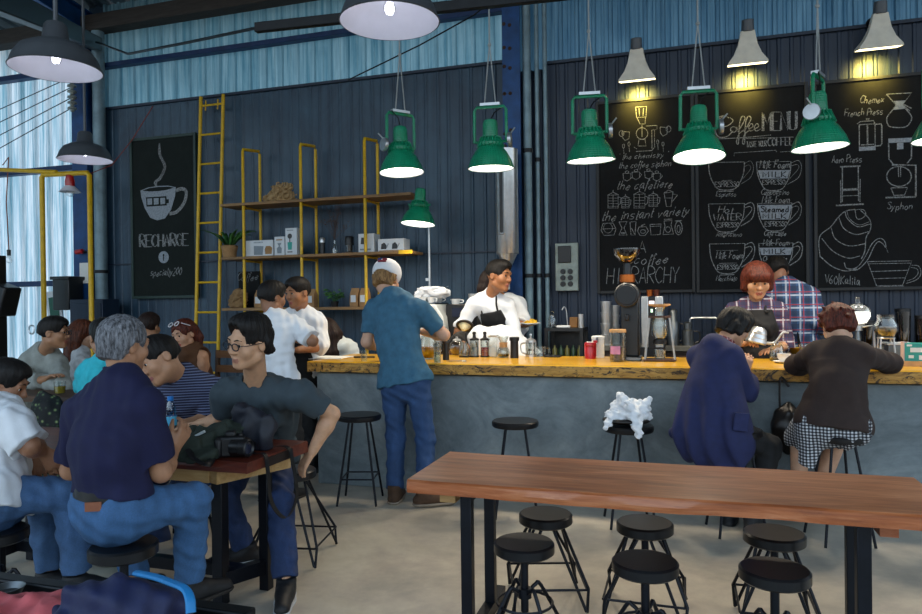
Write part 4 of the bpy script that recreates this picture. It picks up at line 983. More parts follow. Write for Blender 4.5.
    def hair(s, m, style='short', seed=1, name='hair', vox=None):
        H, q = s.H, s.HS; A = (s.hr, s.hf, s.hu); E = lambda c, r, k=.02, op='u': ell(H(*c), [x*q for x in r], A, k*q, op); C = lambda a, b, ra, rb, k=.02, op='u': cone(H(*a), H(*b), ra*q, rb*q, k*q, None, op)
        cuts = []; amp = .0035
        base = [E((0, -.016, .036), (.085, .102, .094))]
        face = [E((0, .118, -.028), (.069, .088, .108), .012, 's')]
        nape = lambda z, sl=.5: cuts.append((H(0, 0, z), -(s.hu+s.hf*sl).normalized()))
        ears = [E((g*.085, .012, -.018), (.028, .032, .04), .01, 's') for g in (-1, 1)]
        if style == 'short': pr = base+[E((0, .02, .075), (.074, .08, .056), .03)]+[C((0, -.085, .0), (0, -.082, -.05), .034, .026)]+face+ears; nape(-.062)
        elif style == 'crop': pr = base+[E((0, .035, .088), (.06, .062, .042), .03)]+face+ears; nape(-.03)
        elif style == 'quiff':
            pr = base+[E((0, .03, .098), (.068, .060, .046), .03), E((0, -.02, .085), (.078, .09, .06), .03), C((0, -.09, .02), (0, -.095, -.06), .05, .032), C((-.07, -.04, .01), (-.06, -.075, -.05), .03, .025), C((.07, -.04, .01), (.06, -.075, -.05), .03, .025)]+[E((0, .130, .004), (.082, .085, .118), .012, 's')]+ears; nape(-.075, .3); amp = .006
        elif style == 'full':
            pr = base+[E((0, -.025, .048), (.088, .096, .088), .03), C((0, -.085, .01), (0, -.088, -.075), .044, .034), C((-.058, -.055, .0), (-.05, -.06, -.05), .032, .028), C((.058, -.055, .0), (.05, -.06, -.05), .032, .028)]+face+ears; nape(-.085, .25); amp = .005
        elif style == 'fringe':
            pr = base+[E((0, .03, .075), (.08, .082, .06), .03), C((-.06, .06, .06), (-.07, .05, .0), .03, .018), C((.06, .06, .06), (.07, .05, .0), .03, .018), C((0, -.085, 0), (0, -.085, -.06), .045, .03), C((-.07, -.05, 0), (-.055, -.06, -.06), .03, .028), C((.07, -.05, 0), (.055, -.06, -.06), .03, .028)]+[C((g*.074, .012, .04), (g*.080, -.005, -.035), .030, .024) for g in (-1, 1)]+[E((0, .118, -.045), (.062, .085, .098), .012, 's')]; nape(-.075, .2); amp = .005
        elif style == 'bob':
            pr = base+[E((0, -.01, .05), (.098, .104, .088), .03)]+[C((g*.078, -.005, .04), (g*.082, .012, -.045), .034, .030) for g in (-1, 1)]+[C((g*.05, -.075, .02), (g*.045, -.075, -.05), .045, .04) for g in (-1, 1)]+[C((-.045, .078, .062), (.045, .078, .062), .028, .028, .02), C((-.045, .09, .04), (.045, .09, .04), .016, .016, .015)]+[E((0, .12, -.06), (.062, .075, .085), .01, 's')]; nape(-.075, .15)
        elif style == 'messy':
            rs = random.Random(seed); pr = base+[E((0, -.02, .05), (.094, .1, .09), .03)]
            for _ in range(46):
                th, ph = rs.uniform(0, 2*PI), rs.uniform(.05, 1.9); d = (math.sin(ph)*math.cos(th), math.sin(ph)*math.sin(th)*1.05-.1, math.cos(ph)); a = [d[0]*.085, d[1]*.095, d[2]*.085+.03]
                b = [a[0]*1.30+rs.uniform(-.03, .03), a[1]*1.28+rs.uniform(-.03, .03), a[2]*1.16-.012+rs.uniform(-.015, .025)]; pr.append(C(a, b, .022, .004, .008))
            pr += [C((0, -.075, 0), (0, -.075, -.07), .04, .026), C((-.06, -.06, 0), (-.05, -.065, -.06), .035, .025), C((.06, -.06, 0), (.05, -.065, -.06), .035, .025)]+face; nape(-.06, .2); amp = .005
        elif style == 'wavy':
            dn = -V(0, 0, 1); pr = base+[E((0, -.02, .045), (.088, .102, .09), .03)]
            for x, y, r, L in ((0, -.085, .05, .22), (-.055, -.07, .04, .22), (.055, -.07, .04, .22)):
                a = H(x, y, .02); b = H(x*1.05, y-.02, -.05); pr += [cone(a, b, r*q, r*q*.95, .03), cone(b, b+dn*L*q, r*q*.95, r*.5*q, .03)]
            pr += face+ears; amp = .006
        elif style == 'long':
            dn = -V(0, 0, 1); pr = base+[E((0, -.02, .045), (.092, .105, .094), .03)]
            for x, y, r, L in ((0, -.085, .06, .30), (-.06, -.06, .045, .30), (.06, -.06, .045, .30), (-.078, -.01, .032, .24), (.078, -.01, .032, .24)):
                a = H(x, y, .02); b = H(x*1.08, y-.02, -.05); c = b+dn*L*.55*q-s.w*.01; d2 = b+dn*L*q-s.w*.005; pr += [cone(a, b, r*q, r*q*.95, .03), cone(b, c, r*q*.95, r*q*.8, .03), cone(c, d2, r*q*.8, r*.35*q, .03)]
            pr += [E((0, .115, -.045), (.060, .082, .095), .012, 's')]; amp = .005
        hu, hr, hf, hd = npv(s.hu), npv(s.hr), npv(s.hf), npv(s.hd)
        def strands(X, Y, Z):
            x, y, z = X-hd[0], Y-hd[1], Z-hd[2]; lx = x*hr[0]+y*hr[1]+z*hr[2]; ly = x*hf[0]+y*hf[1]+z*hf[2]+.02; lz = x*hu[0]+y*hu[1]+z*hu[2]; az = np.arctan2(lx, ly)
            return amp*.5*(.6*np.sin(az*17+lz*26+seed)+.8*np.sin(az*43-lz*22+2*seed)+.4*np.sin(lz*50+az*9+3*np.sin(az*5)))
        return grow(name, pr, vox or min(.0055, s.vox), m, s.root, cuts, strands)
    def glasses(s, m):
        t = MB(); 
        for g in (-1, 1):
            c = [s.H(g*.033+.021*math.cos(a)*1.05, .107-.15*abs(g*.033+.021*math.cos(a))**1.6, .006+.0165*math.sin(a)) for a in [2*PI*i/18 for i in range(18)]]
            t.tube(c, .0030*s.HS, 6, closed=True); t.tube([s.H(g*.056, .098, .012), s.H(g*.078, .07, .012), s.H(g*.082, -.005, .010), s.H(g*.08, -.02, -.004)], .002*s.HS, 6)
        t.tube([s.H(-.012, .106, .012), s.H(0, .11, .015), s.H(.012, .106, .012)], .002*s.HS, 6); return t.build('glasses', m, s.root)
# ---------------------------------------------------------------- cloth patterns
def wave01(t, sock, period, off=0.):
    return t.math('FRACT', t.math('MULTIPLY_ADD', sock, 1/period)) if not off else t.math('FRACT', t.math('ADD', t.math('MULTIPLY', sock, 1/period), off))
def m_plaid(name, base, a, b, line, period=.085, rz=0.):
    t = NT(name); v = t.coord((1, 1, 1), (0, 0, rz)); sp = t.n('SeparateXYZ'); t.l(v, sp.inputs[0]); X, Z = sp.outputs['X'], sp.outputs['Z']
    f = lambda s, lo, hi, off=0.: t.math('MULTIPLY', t.math('GREATER_THAN', wave01(t, s, period, off), lo), t.math('LESS_THAN', wave01(t, s, period, off), hi))
    col = t.mix(t.math('MULTIPLY', f(X, 0, .36), .6), base, a); col = t.mix(t.math('MULTIPLY', f(Z, 0, .36), .6), col, a)
    col = t.mix(t.math('MULTIPLY', f(X, .55, .68), .75), col, b); col = t.mix(t.math('MULTIPLY', f(Z, .55, .68), .75), col, b)
    col = t.mix(t.math('MULTIPLY', f(X, .82, .91), .8), col, line); col = t.mix(t.math('MULTIPLY', f(Z, .82, .91), .8), col, line)
    t.set(Base_Color=col, Roughness=.85); return t.m
def m_stripe(name, a, b, period=.016, frac=.35, rot=(0, 0, 0)):
    t = NT(name); sp = t.n('SeparateXYZ'); t.l(t.coord((1, 1, 1), rot), sp.inputs[0]); t.set(Base_Color=t.mix(t.math('LESS_THAN', wave01(t, sp.outputs['Z'], period), frac), a, b), Roughness=.85); return t.m
def m_check(name, a, b, mid, period=.03):
    t = NT(name); sp = t.n('SeparateXYZ'); t.l(t.coord((1, 1, 1), (0, 0, .3)), sp.inputs[0])
    fx = t.math('LESS_THAN', wave01(t, sp.outputs['X'], period), .5); fz = t.math('LESS_THAN', wave01(t, sp.outputs['Z'], period), .5); s = t.math('ADD', fx, fz)
    t.set(Base_Color=t.ramp(t.math('MULTIPLY', s, .5), [(.2, b), (.5, mid), (.9, a)]), Roughness=.85); t.b.inputs['Roughness'].default_value = .85
    return t.m
def m_denim(name, c):
    t = NT(name); f = t.noise(t.coord((1, 1, .5)), 9, 6, .7, .5); g = t.noise(t.coord(), 160, 2); c0 = rgb(c)
    t.set(Base_Color=t.mix(.35, t.ramp(f, [(.3, tuple(x*.6 for x in c0)), (.55, c0), (.75, tuple(min(1, x*1.75+.01) for x in c0))]), t.ramp(g, [(.3, tuple(x*.7 for x in c0)), (.7, tuple(x*1.3 for x in c0))])), Roughness=.8); return t.m
JEAN = m_denim('mid_blue_denim', '38608c'); JEAND = m_denim('dark_blue_denim', '1b3159'); JEANL = m_denim('light_blue_denim', '3f6089')
K_NAVY = m_cloth('navy_pique', '0d1039'); K_WHITE = m_cloth('white_cotton', 'dfe3e8', var=.03); K_GREYT = m_cloth('charcoal_cotton', '36434b'); K_TURQ = m_cloth('turquoise_cotton', '2fb4c4')
K_SWEAT = m_cloth('grey_marl', '8f948f'); K_SWDK = m_cloth('dark_grey_rib', '3a4147'); K_LACE = m_cloth('white_lace', 'b3b6b8', var=.25); K_BROWN = m_cloth('brown_knit', '2a1c18', var=.18); K_RUST = m_cloth('rust_brown_cotton', '4a2c14')
K_PETROL = m_cloth('petrol_blue_marl', '33607a', var=.16); K_COAT = m_cloth('navy_linen', '1a224c', var=.15); K_BLACK = m_cloth('black_apron_cloth', '0e0f12'); K_BLACKT = m_cloth('black_cotton', '16181b'); K_HOOD = m_cloth('white_fleece', 'cfd6d6', var=.05)
K_STRIPE = m_stripe('navy_white_stripe', '191d3c', '6a7391', .0155, .38); K_PLAIDB = m_plaid('blue_plaid', '2b4f7a', '16243f', 'a9b6c9', '8c2f3a', .105); K_PLAIDR = m_plaid('red_plaid', '5b2f42', '22304f', 'b9b4bd', '2a3a63', .085); K_CHECK = m_check('black_white_check', 'c8ccd2', '121318', '5a5e66', .019)
K_REDCH = m_plaid('red_tartan', '8a1a24', '4a1220', 'c6b8b8', '1d2238', .03)
SHOEK = mat('black_trainer', '14161a', .6); SHOEB = mat('brown_suede', '4b3524', .85, 0, .25, 25); SOLEW = mat('white_rubber', 'b9bcc0', .6); SOLEK = mat('dark_rubber', '23201e', .7); M_FRAMEB = mat('dark_glasses_frame', '191c24', .3, .3)
LEATH = mat('black_leather_belt', '0d0d0e', .4)
def belt(h, m, at=.10, w=.035, r=.137, buckle=None):
    a = h.pel+h.t*at; h_ = []
    n = 40; mb = MB(); vs = []
    for i in range(n):
        an = 2*PI*i/n; d = h.r*math.cos(an)*r*h.S*h.fat+h.w*math.sin(an)*r*.8*h.S*h.fat; dn = d.normalized()
        for k, o in ((-1, 0), (1, 0), (1, .006), (-1, .006)): vs.append(a+d+dn*(.018+o)+h.t*w/2*k)
    fs = [(i*4+j, ((i+1) % n)*4+j, ((i+1) % n)*4+(j+1) % 4, i*4+(j+1) % 4) for i in range(n) for j in range(4)]
    return mb.q(vs, fs).build('belt', m, h.root)
def apron(h, m, top=.12, half=.13, strap=True):
    """bib apron on the chest with a neck loop"""
    pr = h.p_torso(.040, low=.12)+[cone(h.hL.lerp(h.hR, .08), h.hR.lerp(h.hL, .08), .148, .148, .03, (h.w, .97)), cone(h.pel, h.pel+h.t*.14, .175, .172, .04, (h.w, .84))]; w = h.w
    cuts = [(h.pel+h.t*(-.10), -h.t), (h.neck-h.t*top, h.t), (h.mid-w*.01, -w)]
    for g in (-1, 1): cuts.append((h.neck-h.t*top+h.r*g*half*.75, (h.r*g+h.t*.28).normalized()))
    o = grow('apron', pr, h.vox*1.1, m, h.root, cuts, folds(5, .003))
    if strap:
        mb = MB(); 
        for g in (-1, 1):
            pts = [h.neck-h.t*(top+.02)+h.r*g*half*.62+w*.125, h.neck-h.t*.06+h.r*g*.075+w*.095, h.neck+h.t*.022+h.r*g*.075+w*.01, h.neck+h.t*.022+h.r*g*.045-w*.062, h.neck+h.t*.018-w*.078]
            mb.tube(smooth(pts, 5), .011, 8, flat=.8)
        mb.build('apron_strap', m, h.root)
    return o
ONLY = None
# 1 grey-haired man, back to us
h = Human('grey-haired man in a navy polo shirt and jeans, seated back to us', P(112, 508, Y=2.26), P(125, 382, Y=2.30), (.22, .97), 1.0, 'a87a5c', head=P(125, 346, Y=2.40), hf=(.25, .95, -.12), HS=.95, fat=1.0, hunch=.05,
          sh=(P(82, 412, Y=2.30), P(144, 408, Y=2.26)), vox=.005)
h.arm('R', P(173, 450, Y=2.55), elbow=P(161, 472, Y=2.34), pn=(-1, .2, .2), hd=(.15, .6, .75), curl=.5); h.arm('L', P(84, 454, Y=2.60), elbow=P(71, 470, Y=2.36))
h.leg('R', P(190, 585, Y=2.55), knee=P(193, 500, Y=2.50), toe=(.4, .9, 0)); h.leg('L', P(134, 583, Y=2.62), knee=P(128, 512, Y=2.70), toe=(0, 1, 0))
h.body(); h.shirt(K_NAVY, .78, -.07, .018, 3, .006); h.trousers(JEAN, 1.9, .012, waist=.09); belt(h, LEATH, .068, .038, .142)
grow('collar', [cone(h.neck-h.t*.03, h.neck.lerp(h.H(0, -.022, -.06), .62), .085, .07, .02)], .005, K_NAVY, h.root, [(h.neck+(h.t+h.w*.5)*.028, (h.t+h.w*.5).normalized())])
MB().box(h.pel+h.t*.04-h.w*.13+h.r*.075, (.06, .006, .035), rz=.45).build('leather_patch', mat('tan_leather_patch', '8a5238', .7), h.root); h.shoes(SHOEK, SOLEK); h.hair(HG, 'full', 4)
# 2 man in white at the far left
h = Human('man in a plain white T-shirt hunched at the left edge', P(-6, 500, Y=2.30), P(0, 412, Y=2.42), (.8, .6), 1.0, '9a6c50', head=P(4, 385, Y=2.50), hf=(.85, .5, -.35), hu=(.25, .1, 1), HS=.98, hunch=.08, sh=(P(0, 424, Y=2.60), P(12, 426, Y=2.24)))
h.arm('R', P(42, 450, Y=2.44), elbow=P(30, 446, Y=2.26), hd=(.5, .3, -.9), pn=(-.3, .9, 0), curl=.4); h.arm('L', P(36, 452, Y=2.56), elbow=P(18, 456, Y=2.60), hd=(.5, -.2, -.6))
h.leg('R', P(78, 580, Y=2.48), knee=P(72, 494, Y=2.48), toe=(.8, .5, 0)); h.leg('L', P(50, 576, Y=2.62), knee=P(44, 492, Y=2.60), toe=(.8, .5, 0))
h.body(); h.shirt(K_WHITE, .9, .06, .026, 8, .007, flare=.01); h.trousers(JEANL, 1.9, .010); h.shoes(SHOEK, SOLEW); h.hair(HB, 'short', 7)
# 3 young man in glasses
h = Human('young man in glasses and a charcoal T-shirt leaning on the red table', P(266, 448, Y=3.56), P(256, 386, Y=3.22), (-.38, -.92), 1.02, 'c99b7a', head=P(249, 343, Y=3.06), hf=(-.28, -.94, -.15), hu=(.1, -.12, 1), HS=1.07, hunch=.07,
          sh=(P(303, 396, Y=3.28), P(225, 394, Y=3.16)), vox=.005)
h.arm('L', P(313, 450, Y=3.36), elbow=P(332, 414, Y=3.42), hd=(-.5, -.2, -.8), pn=(.1, .5, -.8), curl=.3); h.arm('R', P(200, 424, Y=3.22), elbow=P(222, 421, Y=3.24), hd=(-.8, -.2, -.1), pn=(0, 0, -1), curl=.4)
h.leg('L', P(286, 584, Y=3.02), knee=P(280, 503, Y=3.16), toe=(.42, -.9, 0)); h.leg('R', P(245, 548, Y=3.30), knee=P(222, 498, Y=3.20), toe=(-.6, -.6, 0))
h.body(lip='b07a66'); h.shirt(K_GREYT, .6, .0, .018, 11, .008); h.trousers(JEAND, 1.92, .010); h.shoes(SHOEK, SOLEW); h.hair(HB, 'quiff', 3); h.glasses(M_FRAMEB)
# 4 striped polo
h = Human('man in a striped navy polo shirt bending over the water bottle', P(196, 450, Y=3.82), P(181, 377, Y=3.45), (-.62, -.78), 1.02, 'ba8a69', head=P(160, 360, Y=3.32), hf=(-.42, -.86, -.42), hu=(-.45, -.2, .85), HS=1.14, hunch=.09,
          sh=(P(222, 392, Y=3.58), P(164, 398, Y=3.42)))
h.arm('L', P(184, 424, Y=3.34), elbow=P(210, 420, Y=3.52), hd=(-.8, -.3, -.1)); h.arm('R', P(150, 426, Y=3.16), elbow=P(158, 430, Y=3.34), hd=(-.5, -.6, 0))
h.leg('L', P(200, 552, Y=3.6), hint=(.2, -1, .0), toe=(-.2, -.9, 0)); h.leg('R', P(165, 552, Y=3.6), hint=(-.2, -1, .0), toe=(-.5, -.8, 0))
h.body(lip='a0605a'); h.shirt(K_STRIPE, .9, .03, .02, 21, .007); h.trousers(JEAND); h.shoes(SHOEK, SOLEK); h.hair(HB, 'short', 13)
grow('collar', [cone(h.neck-h.t*.02, h.neck.lerp(h.H(0, -.022, -.06), .5), .078, .07, .02)], .006, K_NAVY, h.root, [(h.neck+(h.t+h.w*.5)*.03, (h.t+h.w*.5).normalized())])
# 5 turquoise
h = Human('person in a turquoise T-shirt behind the grey-haired man', P(106, 440, Y=3.95), P(106, 362, Y=3.88), (-.45, .89), 1., 'a87a5c', head=P(104, 338, Y=3.9), hf=(-.8, .5, -.1), HS=1.08, sh=(P(88, 374, Y=3.84), P(138, 372, Y=3.98)))
h.arm('L', P(80, 404, Y=4.2), hint=(0, -.3, -1)); h.arm('R', P(135, 405, Y=4.2), hint=(.3, 0, -1))
h.leg('L', P(92, 500, Y=4.1), hint=(0, 1, .1)); h.leg('R', P(118, 500, Y=4.15), hint=(0, 1, .1))
h.body(); h.shirt(K_TURQ, .8, .1, .022, 31); h.trousers(JEAND); h.shoes(SHOEK, SOLEK); h.hair(HB, 'short', 17)
# 6 grey sweatshirt
h = Human('young man with glasses in a grey sweatshirt leaning on folded arms', P(36, 415, Y=4.66), P(44, 352, Y=4.56), (.75, -.66), 1., 'a67858', head=P(54, 333, Y=4.5), hf=(.86, .45, -.05), HS=1.08, hunch=.05, sh=(P(58, 366, Y=4.6), P(26, 366, Y=4.46)))
h.arm('R', P(46, 379, Y=4.30), elbow=P(24, 384, Y=4.32), hd=(.8, 0, .3)); h.arm('L', P(36, 381, Y=4.36), elbow=P(62, 385, Y=4.36), hd=(-.8, 0, .2))
h.leg('R', P(30, 500, Y=4.5), hint=(.3, -1, .0)); h.leg('L', P(56, 500, Y=4.55), hint=(.5, -.8, .0))
h.body(); h.shirt(K_SWEAT, 1.75, .1, .026, 41, .009, name='sweatshirt'); h.trousers(JEAND); h.shoes(SHOEK, SOLEK); h.hair(HB, 'short', 19); h.glasses(M_FRAMEB)
grow('collar', [cone(h.neck-h.t*.03, h.neck.lerp(h.H(0, -.022, -.06), .35), .10, .078, .02)], .006, K_SWDK, h.root, [(h.neck+(h.t+h.w*.5)*.02, (h.t+h.w*.5).normalized())])
# 7 lace
h = Human('woman with long brown hair in a white lace top', P(78, 410, Y=5.12), P(81, 352, Y=5.10), (.55, .8), .95, 'b58a6e', head=P(84, 335, Y=5.14), hf=(.8, .55, -.1), girl=True, HS=1.05, vox=.0065)
h.arm('L', P(62, 390, Y=5.1), hint=(-.3, -.5, -1)); h.arm('R', P(96, 392, Y=5.1), hint=(.5, 0, -1)); h.leg('L', P(70, 490, Y=5.35), hint=(0, 1, .5)); h.leg('R', P(95, 490, Y=5.35), hint=(.2, 1, .5))
h.body(); h.shirt(K_LACE, .9, .1, .018, 51, .006, name='lace_top'); h.trousers(JEAND); h.shoes(SHOEK, SOLEK); h.hair(HLB, 'long', 23)
# 8 dark tee
h = Human('person with dark hair and a charcoal T-shirt between the grey-haired man and the brown-topped woman', P(160, 400, Y=5.35), P(156, 344, Y=5.3), (-.3, .95), .98, 'a67858', head=P(149, 327, Y=5.3), hf=(-.2, .95, -.1), HS=1.05, sh=(P(140, 356, Y=5.3), P(174, 356, Y=5.3)), vox=.0065)
h.arm('R', P(176, 385, Y=5.4), hint=(.3, 0, -1)); h.arm('L', P(138, 385, Y=5.4), hint=(-.3, 0, -1)); h.leg('L', P(150, 475, Y=5.7), hint=(0, 1, .5)); h.leg('R', P(172, 475, Y=5.7), hint=(0, 1, .5))
h.body(); h.shirt(K_GREYT, .9, .1, .02, 61); h.trousers(JEAND); h.shoes(SHOEK, SOLEK); h.hair(HDB, 'short', 29)
# 9 brown top
h = Human('woman in a sleeveless rust brown top with white sunglasses on her head', P(205, 405, Y=5.1), P(192, 350, Y=4.98), (-.6, -.75), .95, 'bb8d70', head=P(184, 335, Y=4.94), hf=(-.08, -.98, -.2), hu=(-.15, -.1, 1), girl=True, HS=1.0, sh=(P(203, 356, Y=5.06), P(182, 356, Y=4.88)), vox=.006)
h.arm('L', P(206, 402, Y=4.9), elbow=P(209, 380, Y=5.08), hd=(-.6, -.6, 0)); h.arm('R', P(178, 398, Y=4.75), hint=(0, 0, -1)); h.leg('L', P(205, 490, Y=4.75), hint=(-.3, -1, .5)); h.leg('R', P(185, 490, Y=4.75), hint=(-.3, -1, .5))
h.body(lip='a5483e'); h.shirt(K_RUST, .0, .12, .016, 71, .006, name='sleeveless_top'); h.trousers(JEAND); h.shoes(SHOEK, SOLEK); h.hair(HRB, 'wavy', 31)
mb = MB()
for g in (-1, 1): mb.tube([h.H(g*.034+.022*math.cos(a), .078-.016*math.sin(a), .112+.014*math.sin(a)) for a in [2*PI*i/14 for i in range(14)]], .004, 6, closed=True)
mb.tube([h.H(-.065, .06, .112), h.H(-.095, .0, .07)], .004, 6).tube([h.H(.065, .06, .112), h.H(.095, 0, .07)], .004, 6).build('sunglasses', mat('white_plastic_frame', 'cfcdd2', .4), h.root)
# 10 white shirt, back
h = Human('barista in a white T-shirt standing back to us beyond the man in glasses', P(278, 385, Y=4.66), P(276, 318, Y=4.70), (.25, .97), .95, '93664a', head=P(272, 298, Y=4.74), hf=(.35, .9, -.1), HS=1.05, sh=(P(256, 328, Y=4.68), P(298, 328, Y=4.74)))
h.arm('R', P(297, 340, Y=4.92), elbow=P(313, 341, Y=4.70), hd=(-.9, .3, .1), curl=.3); h.arm('L', P(250, 345, Y=4.9), hint=(-.7, -.3, -1))
h.leg('L', P(268, 490, Y=4.55), hint=(0, 1, 0)); h.leg('R', P(288, 490, Y=4.55), hint=(0, 1, 0))
h.body(); h.shirt(K_WHITE, .82, .08, .022, 81, .008); h.trousers(K_BLACKT); h.shoes(SHOEK, SOLEK); h.hair(HB, 'short', 37); 
MB().tube([h.neck+h.t*.036+(h.r*math.cos(a)+h.w*math.sin(a)*.95)*.070 for a in [2*PI*i/20 for i in range(20)]], .011, 6, closed=True).build('apron_strap', K_BLACK, h.root)
# 11 barista facing
h = Human('barista in white shirt and black apron facing the room before the shelf rack', P(301, 370, Y=5.30), P(300, 312, Y=5.26), (-.25, -.97), 1., 'a3714f', head=P(298, 293, Y=5.18), hf=(-.35, -.9, -.15), HS=1.05, sh=(P(318, 322, Y=5.28), P(284, 322, Y=5.22)))
h.arm('L', P(298, 350, Y=5.02), elbow=P(321, 346, Y=5.22), hd=(-.8, -.2, 0)); h.arm('R', P(280, 352, Y=5.0), hint=(-.5, 0, -1))
h.leg('L', P(312, 478, Y=5.35), hint=(0, -1, 0)); h.leg('R', P(292, 478, Y=5.3), hint=(0, -1, 0))
h.body(lip='9a5148'); h.shirt(K_WHITE, 1.1, .1, .022, 91, .008); h.trousers(K_BLACKT); h.shoes(SHOEK, SOLEK); h.hair(HB, 'short', 41); apron(h, K_BLACK)
# 12 hoodie
h = Human('person with long dark hair in a white hoodie seated behind the bar end', P(338, 375, Y=6.25), P(334, 343, Y=6.2), (-.5, .8), .95, 'a87a5c', head=P(326, 333, Y=6.15), hf=(-.7, .35, -.35), girl=True, HS=1.05, vox=.0065)
h.arm('L', P(318, 366, Y=6.2), hint=(-.5, 0, -1)); h.arm('R', P(345, 366, Y=6.4), hint=(.5, 0, -1)); h.leg('L', P(325, 430, Y=6.6), hint=(0, 1, .5)); h.leg('R', P(340, 430, Y=6.6), hint=(0, 1, .5))
h.body(); h.shirt(K_HOOD, 1.9, .1, .03, 101, .009, name='hoodie', extra=[cone(h.neck-h.w*.09-h.r*.06-h.t*.03, h.neck-h.w*.09+h.r*.06-h.t*.03, .075, .075, .03)]); h.trousers(JEAND); h.shoes(SHOEK, SOLEK); h.hair(HDB, 'long', 43)
# 13 standing customer
h = Human('man in white cap, petrol blue T-shirt and jeans standing at the bar', P(405, 382, Y=4.76), P(393, 296, Y=4.84), (.12, .99), 1.06, 'c59a80', head=P(387, 280, Y=4.93), hf=(.0, .93, -.38), HS=1.06, hunch=.02, sh=(P(374, 310, Y=4.84), P(420, 310, Y=4.82)), vox=.005)
h.arm('L', P(375, 347, Y=5.04), elbow=P(367, 342, Y=4.82), hd=(.2, .9, -.1)); h.arm('R', P(424, 332, Y=5.16), elbow=P(444, 335, Y=4.94), hd=(-.9, .3, .1), curl=.5)
h.leg('L', P(395, 491, Y=4.72), knee=P(396, 437, Y=4.79), toe=(-.15, 1, 0)); h.leg('R', P(425, 494, Y=4.68), knee=P(426, 438, Y=4.77), toe=(.85, .45, 0))
h.body(); h.shirt(K_PETROL, .72, .02, .016, 111, .007, flare=.006); h.trousers(m_denim('indigo_denim', '26446e'), 1.95, .006); h.shoes(SHOEB, mat('cream_rubber', '8d8070', .7), hi=.02); h.hair(HBL, 'full', 47)
H = h.H; A = (h.hr, h.hf, h.hu); pl = (h.hu*.92-h.hf*.38).normalized()
grow('cap', [ell(H(0, -.018, .050), (.110, .126, .108), A)], .005, m_cloth('white_twill', 'd8dade', var=.03), h.root, [(H(0, -.06, .006), -(h.hu*.95+h.hf*.30).normalized())])
MB().box(H(.006, -.137, .088), (.06, .012, .014), rot=Matrix((h.hr, h.hf, h.hu)).transposed()).box(H(.020, -.131, .104), (.034, .012, .014), rot=Matrix((h.hr, h.hf, h.hu)).transposed()).build('cap_badge', mat('red_blue_badge', '7a1f2a', .7), h.root)
MB().box(H(-.016, -.1345, .096), (.026, .014, .030), rot=Matrix((h.hr, h.hf, h.hu)).transposed()).build('cap_badge', mat('blue_badge', '1d2c66', .7), h.root)
# 14 barista leaning
h = Human('young barista in white shirt and black apron leaning over the bar glasses', P(508, 356, Y=6.50), P(490, 296, Y=6.30), (-.05, -1), 1., '9c6946', head=P(499, 276, Y=6.22), hf=(.93, -.34, -.12), HS=1.18, hunch=.04, sh=(P(508, 307, Y=6.34), P(474, 305, Y=6.26)))
h.arm('R', P(454, 342, Y=6.2), elbow=P(462, 324, Y=6.22), hd=(-.2, -.6, -.6)); h.arm('L', P(505, 345, Y=6.22), elbow=P(516, 336, Y=6.30), hd=(-.6, -.6, -.2))
h.leg('L', P(525, 455, Y=6.58), hint=(0, -1, 0)); h.leg('R', P(500, 455, Y=6.58), hint=(0, -1, 0))
h.body(); h.shirt(K_WHITE, 1.25, .1, .016, 121, .008); h.trousers(K_BLACKT); h.shoes(SHOEK, SOLEK); h.hair(HB, 'crop', 53); apron(h, K_BLACK)
# 15 behind him
h = Human('white-shirted barista with tied dark hair, half hidden, holding out a plate', P(519, 380, Y=6.83), P(508, 300, Y=6.83), (.6, -.6), 1., '9c6946', head=P(493, 283, Y=6.80), hf=(.9, -.2, 0), girl=True, HS=1.05, fat=.85, sh=(P(519, 304, Y=6.79), P(496, 310, Y=6.80)), vox=.0065)
h.arm('L', P(520, 326, Y=6.52), elbow=P(524, 320, Y=6.66), hd=(.8, -.5, 0), pn=(0, 0, 1), curl=.3); h.arm('R', P(500, 345, Y=6.82), hint=(-.2, .2, -1))
h.leg('L', P(520, 445, Y=6.8), hint=(0, -1, 0)); h.leg('R', P(505, 445, Y=6.8), hint=(0, -1, 0))
h.body(); h.shirt(K_WHITE, 1.6, .1, .022, 131, .008); h.trousers(K_BLACKT); h.shoes(SHOEK, SOLEK); h.hair(HDB, 'long', 59)
PLATEHAND = h.wr['L']+h.hand['L'][0]*.10
# 16 girl with kettle
h = Human('barista with red-brown bob, plaid shirt and black apron pouring from kettle', P(758, 372, Y=6.12), P(756, 303, Y=6.10), (-.18, -.98), .97, 'c0906e', head=P(757, 281, Y=6.02), hf=(.12, -.88, -.32), girl=True, HS=1.12, sh=(P(778, 312, Y=6.1), P(734, 312, Y=6.1)))
h.arm('R', P(744, 344, Y=5.92), elbow=P(729, 340, Y=6.12), hd=(.5, -.7, .2), curl=.6); h.arm('L', P(772, 350, Y=5.90), elbow=P(787, 345, Y=6.1), hd=(-.5, -.7, 0))
h.leg('L', P(768, 455, Y=6.12), hint=(0, -1, 0)); h.leg('R', P(748, 455, Y=6.12), hint=(0, -1, 0))
h.body(lip='a45a4c'); h.shirt(K_PLAIDR, 1.3, .1, .022, 141, .007); h.trousers(K_BLACKT); h.shoes(SHOEK, SOLEK); h.hair(HRB, 'bob', 61); apron(h, K_BLACK, top=.05, half=.165)
c = h.pel.lerp(h.neck, .56)+h.w*.15-h.r*.03
MB().prismY([(-.028, -.014), (.028, -.014), (.034, .022), (.014, .004), (0, .026), (-.014, .004), (-.034, .022)], -.004, .004).xf(Matrix.Translation(c) @ Matrix.Rotation(.2, 4, 'Z')).build('apron_badge', mat('yellow_print', 'd8c81a', .7), h.root)
GIRLHAND = h.wr['R'].copy()
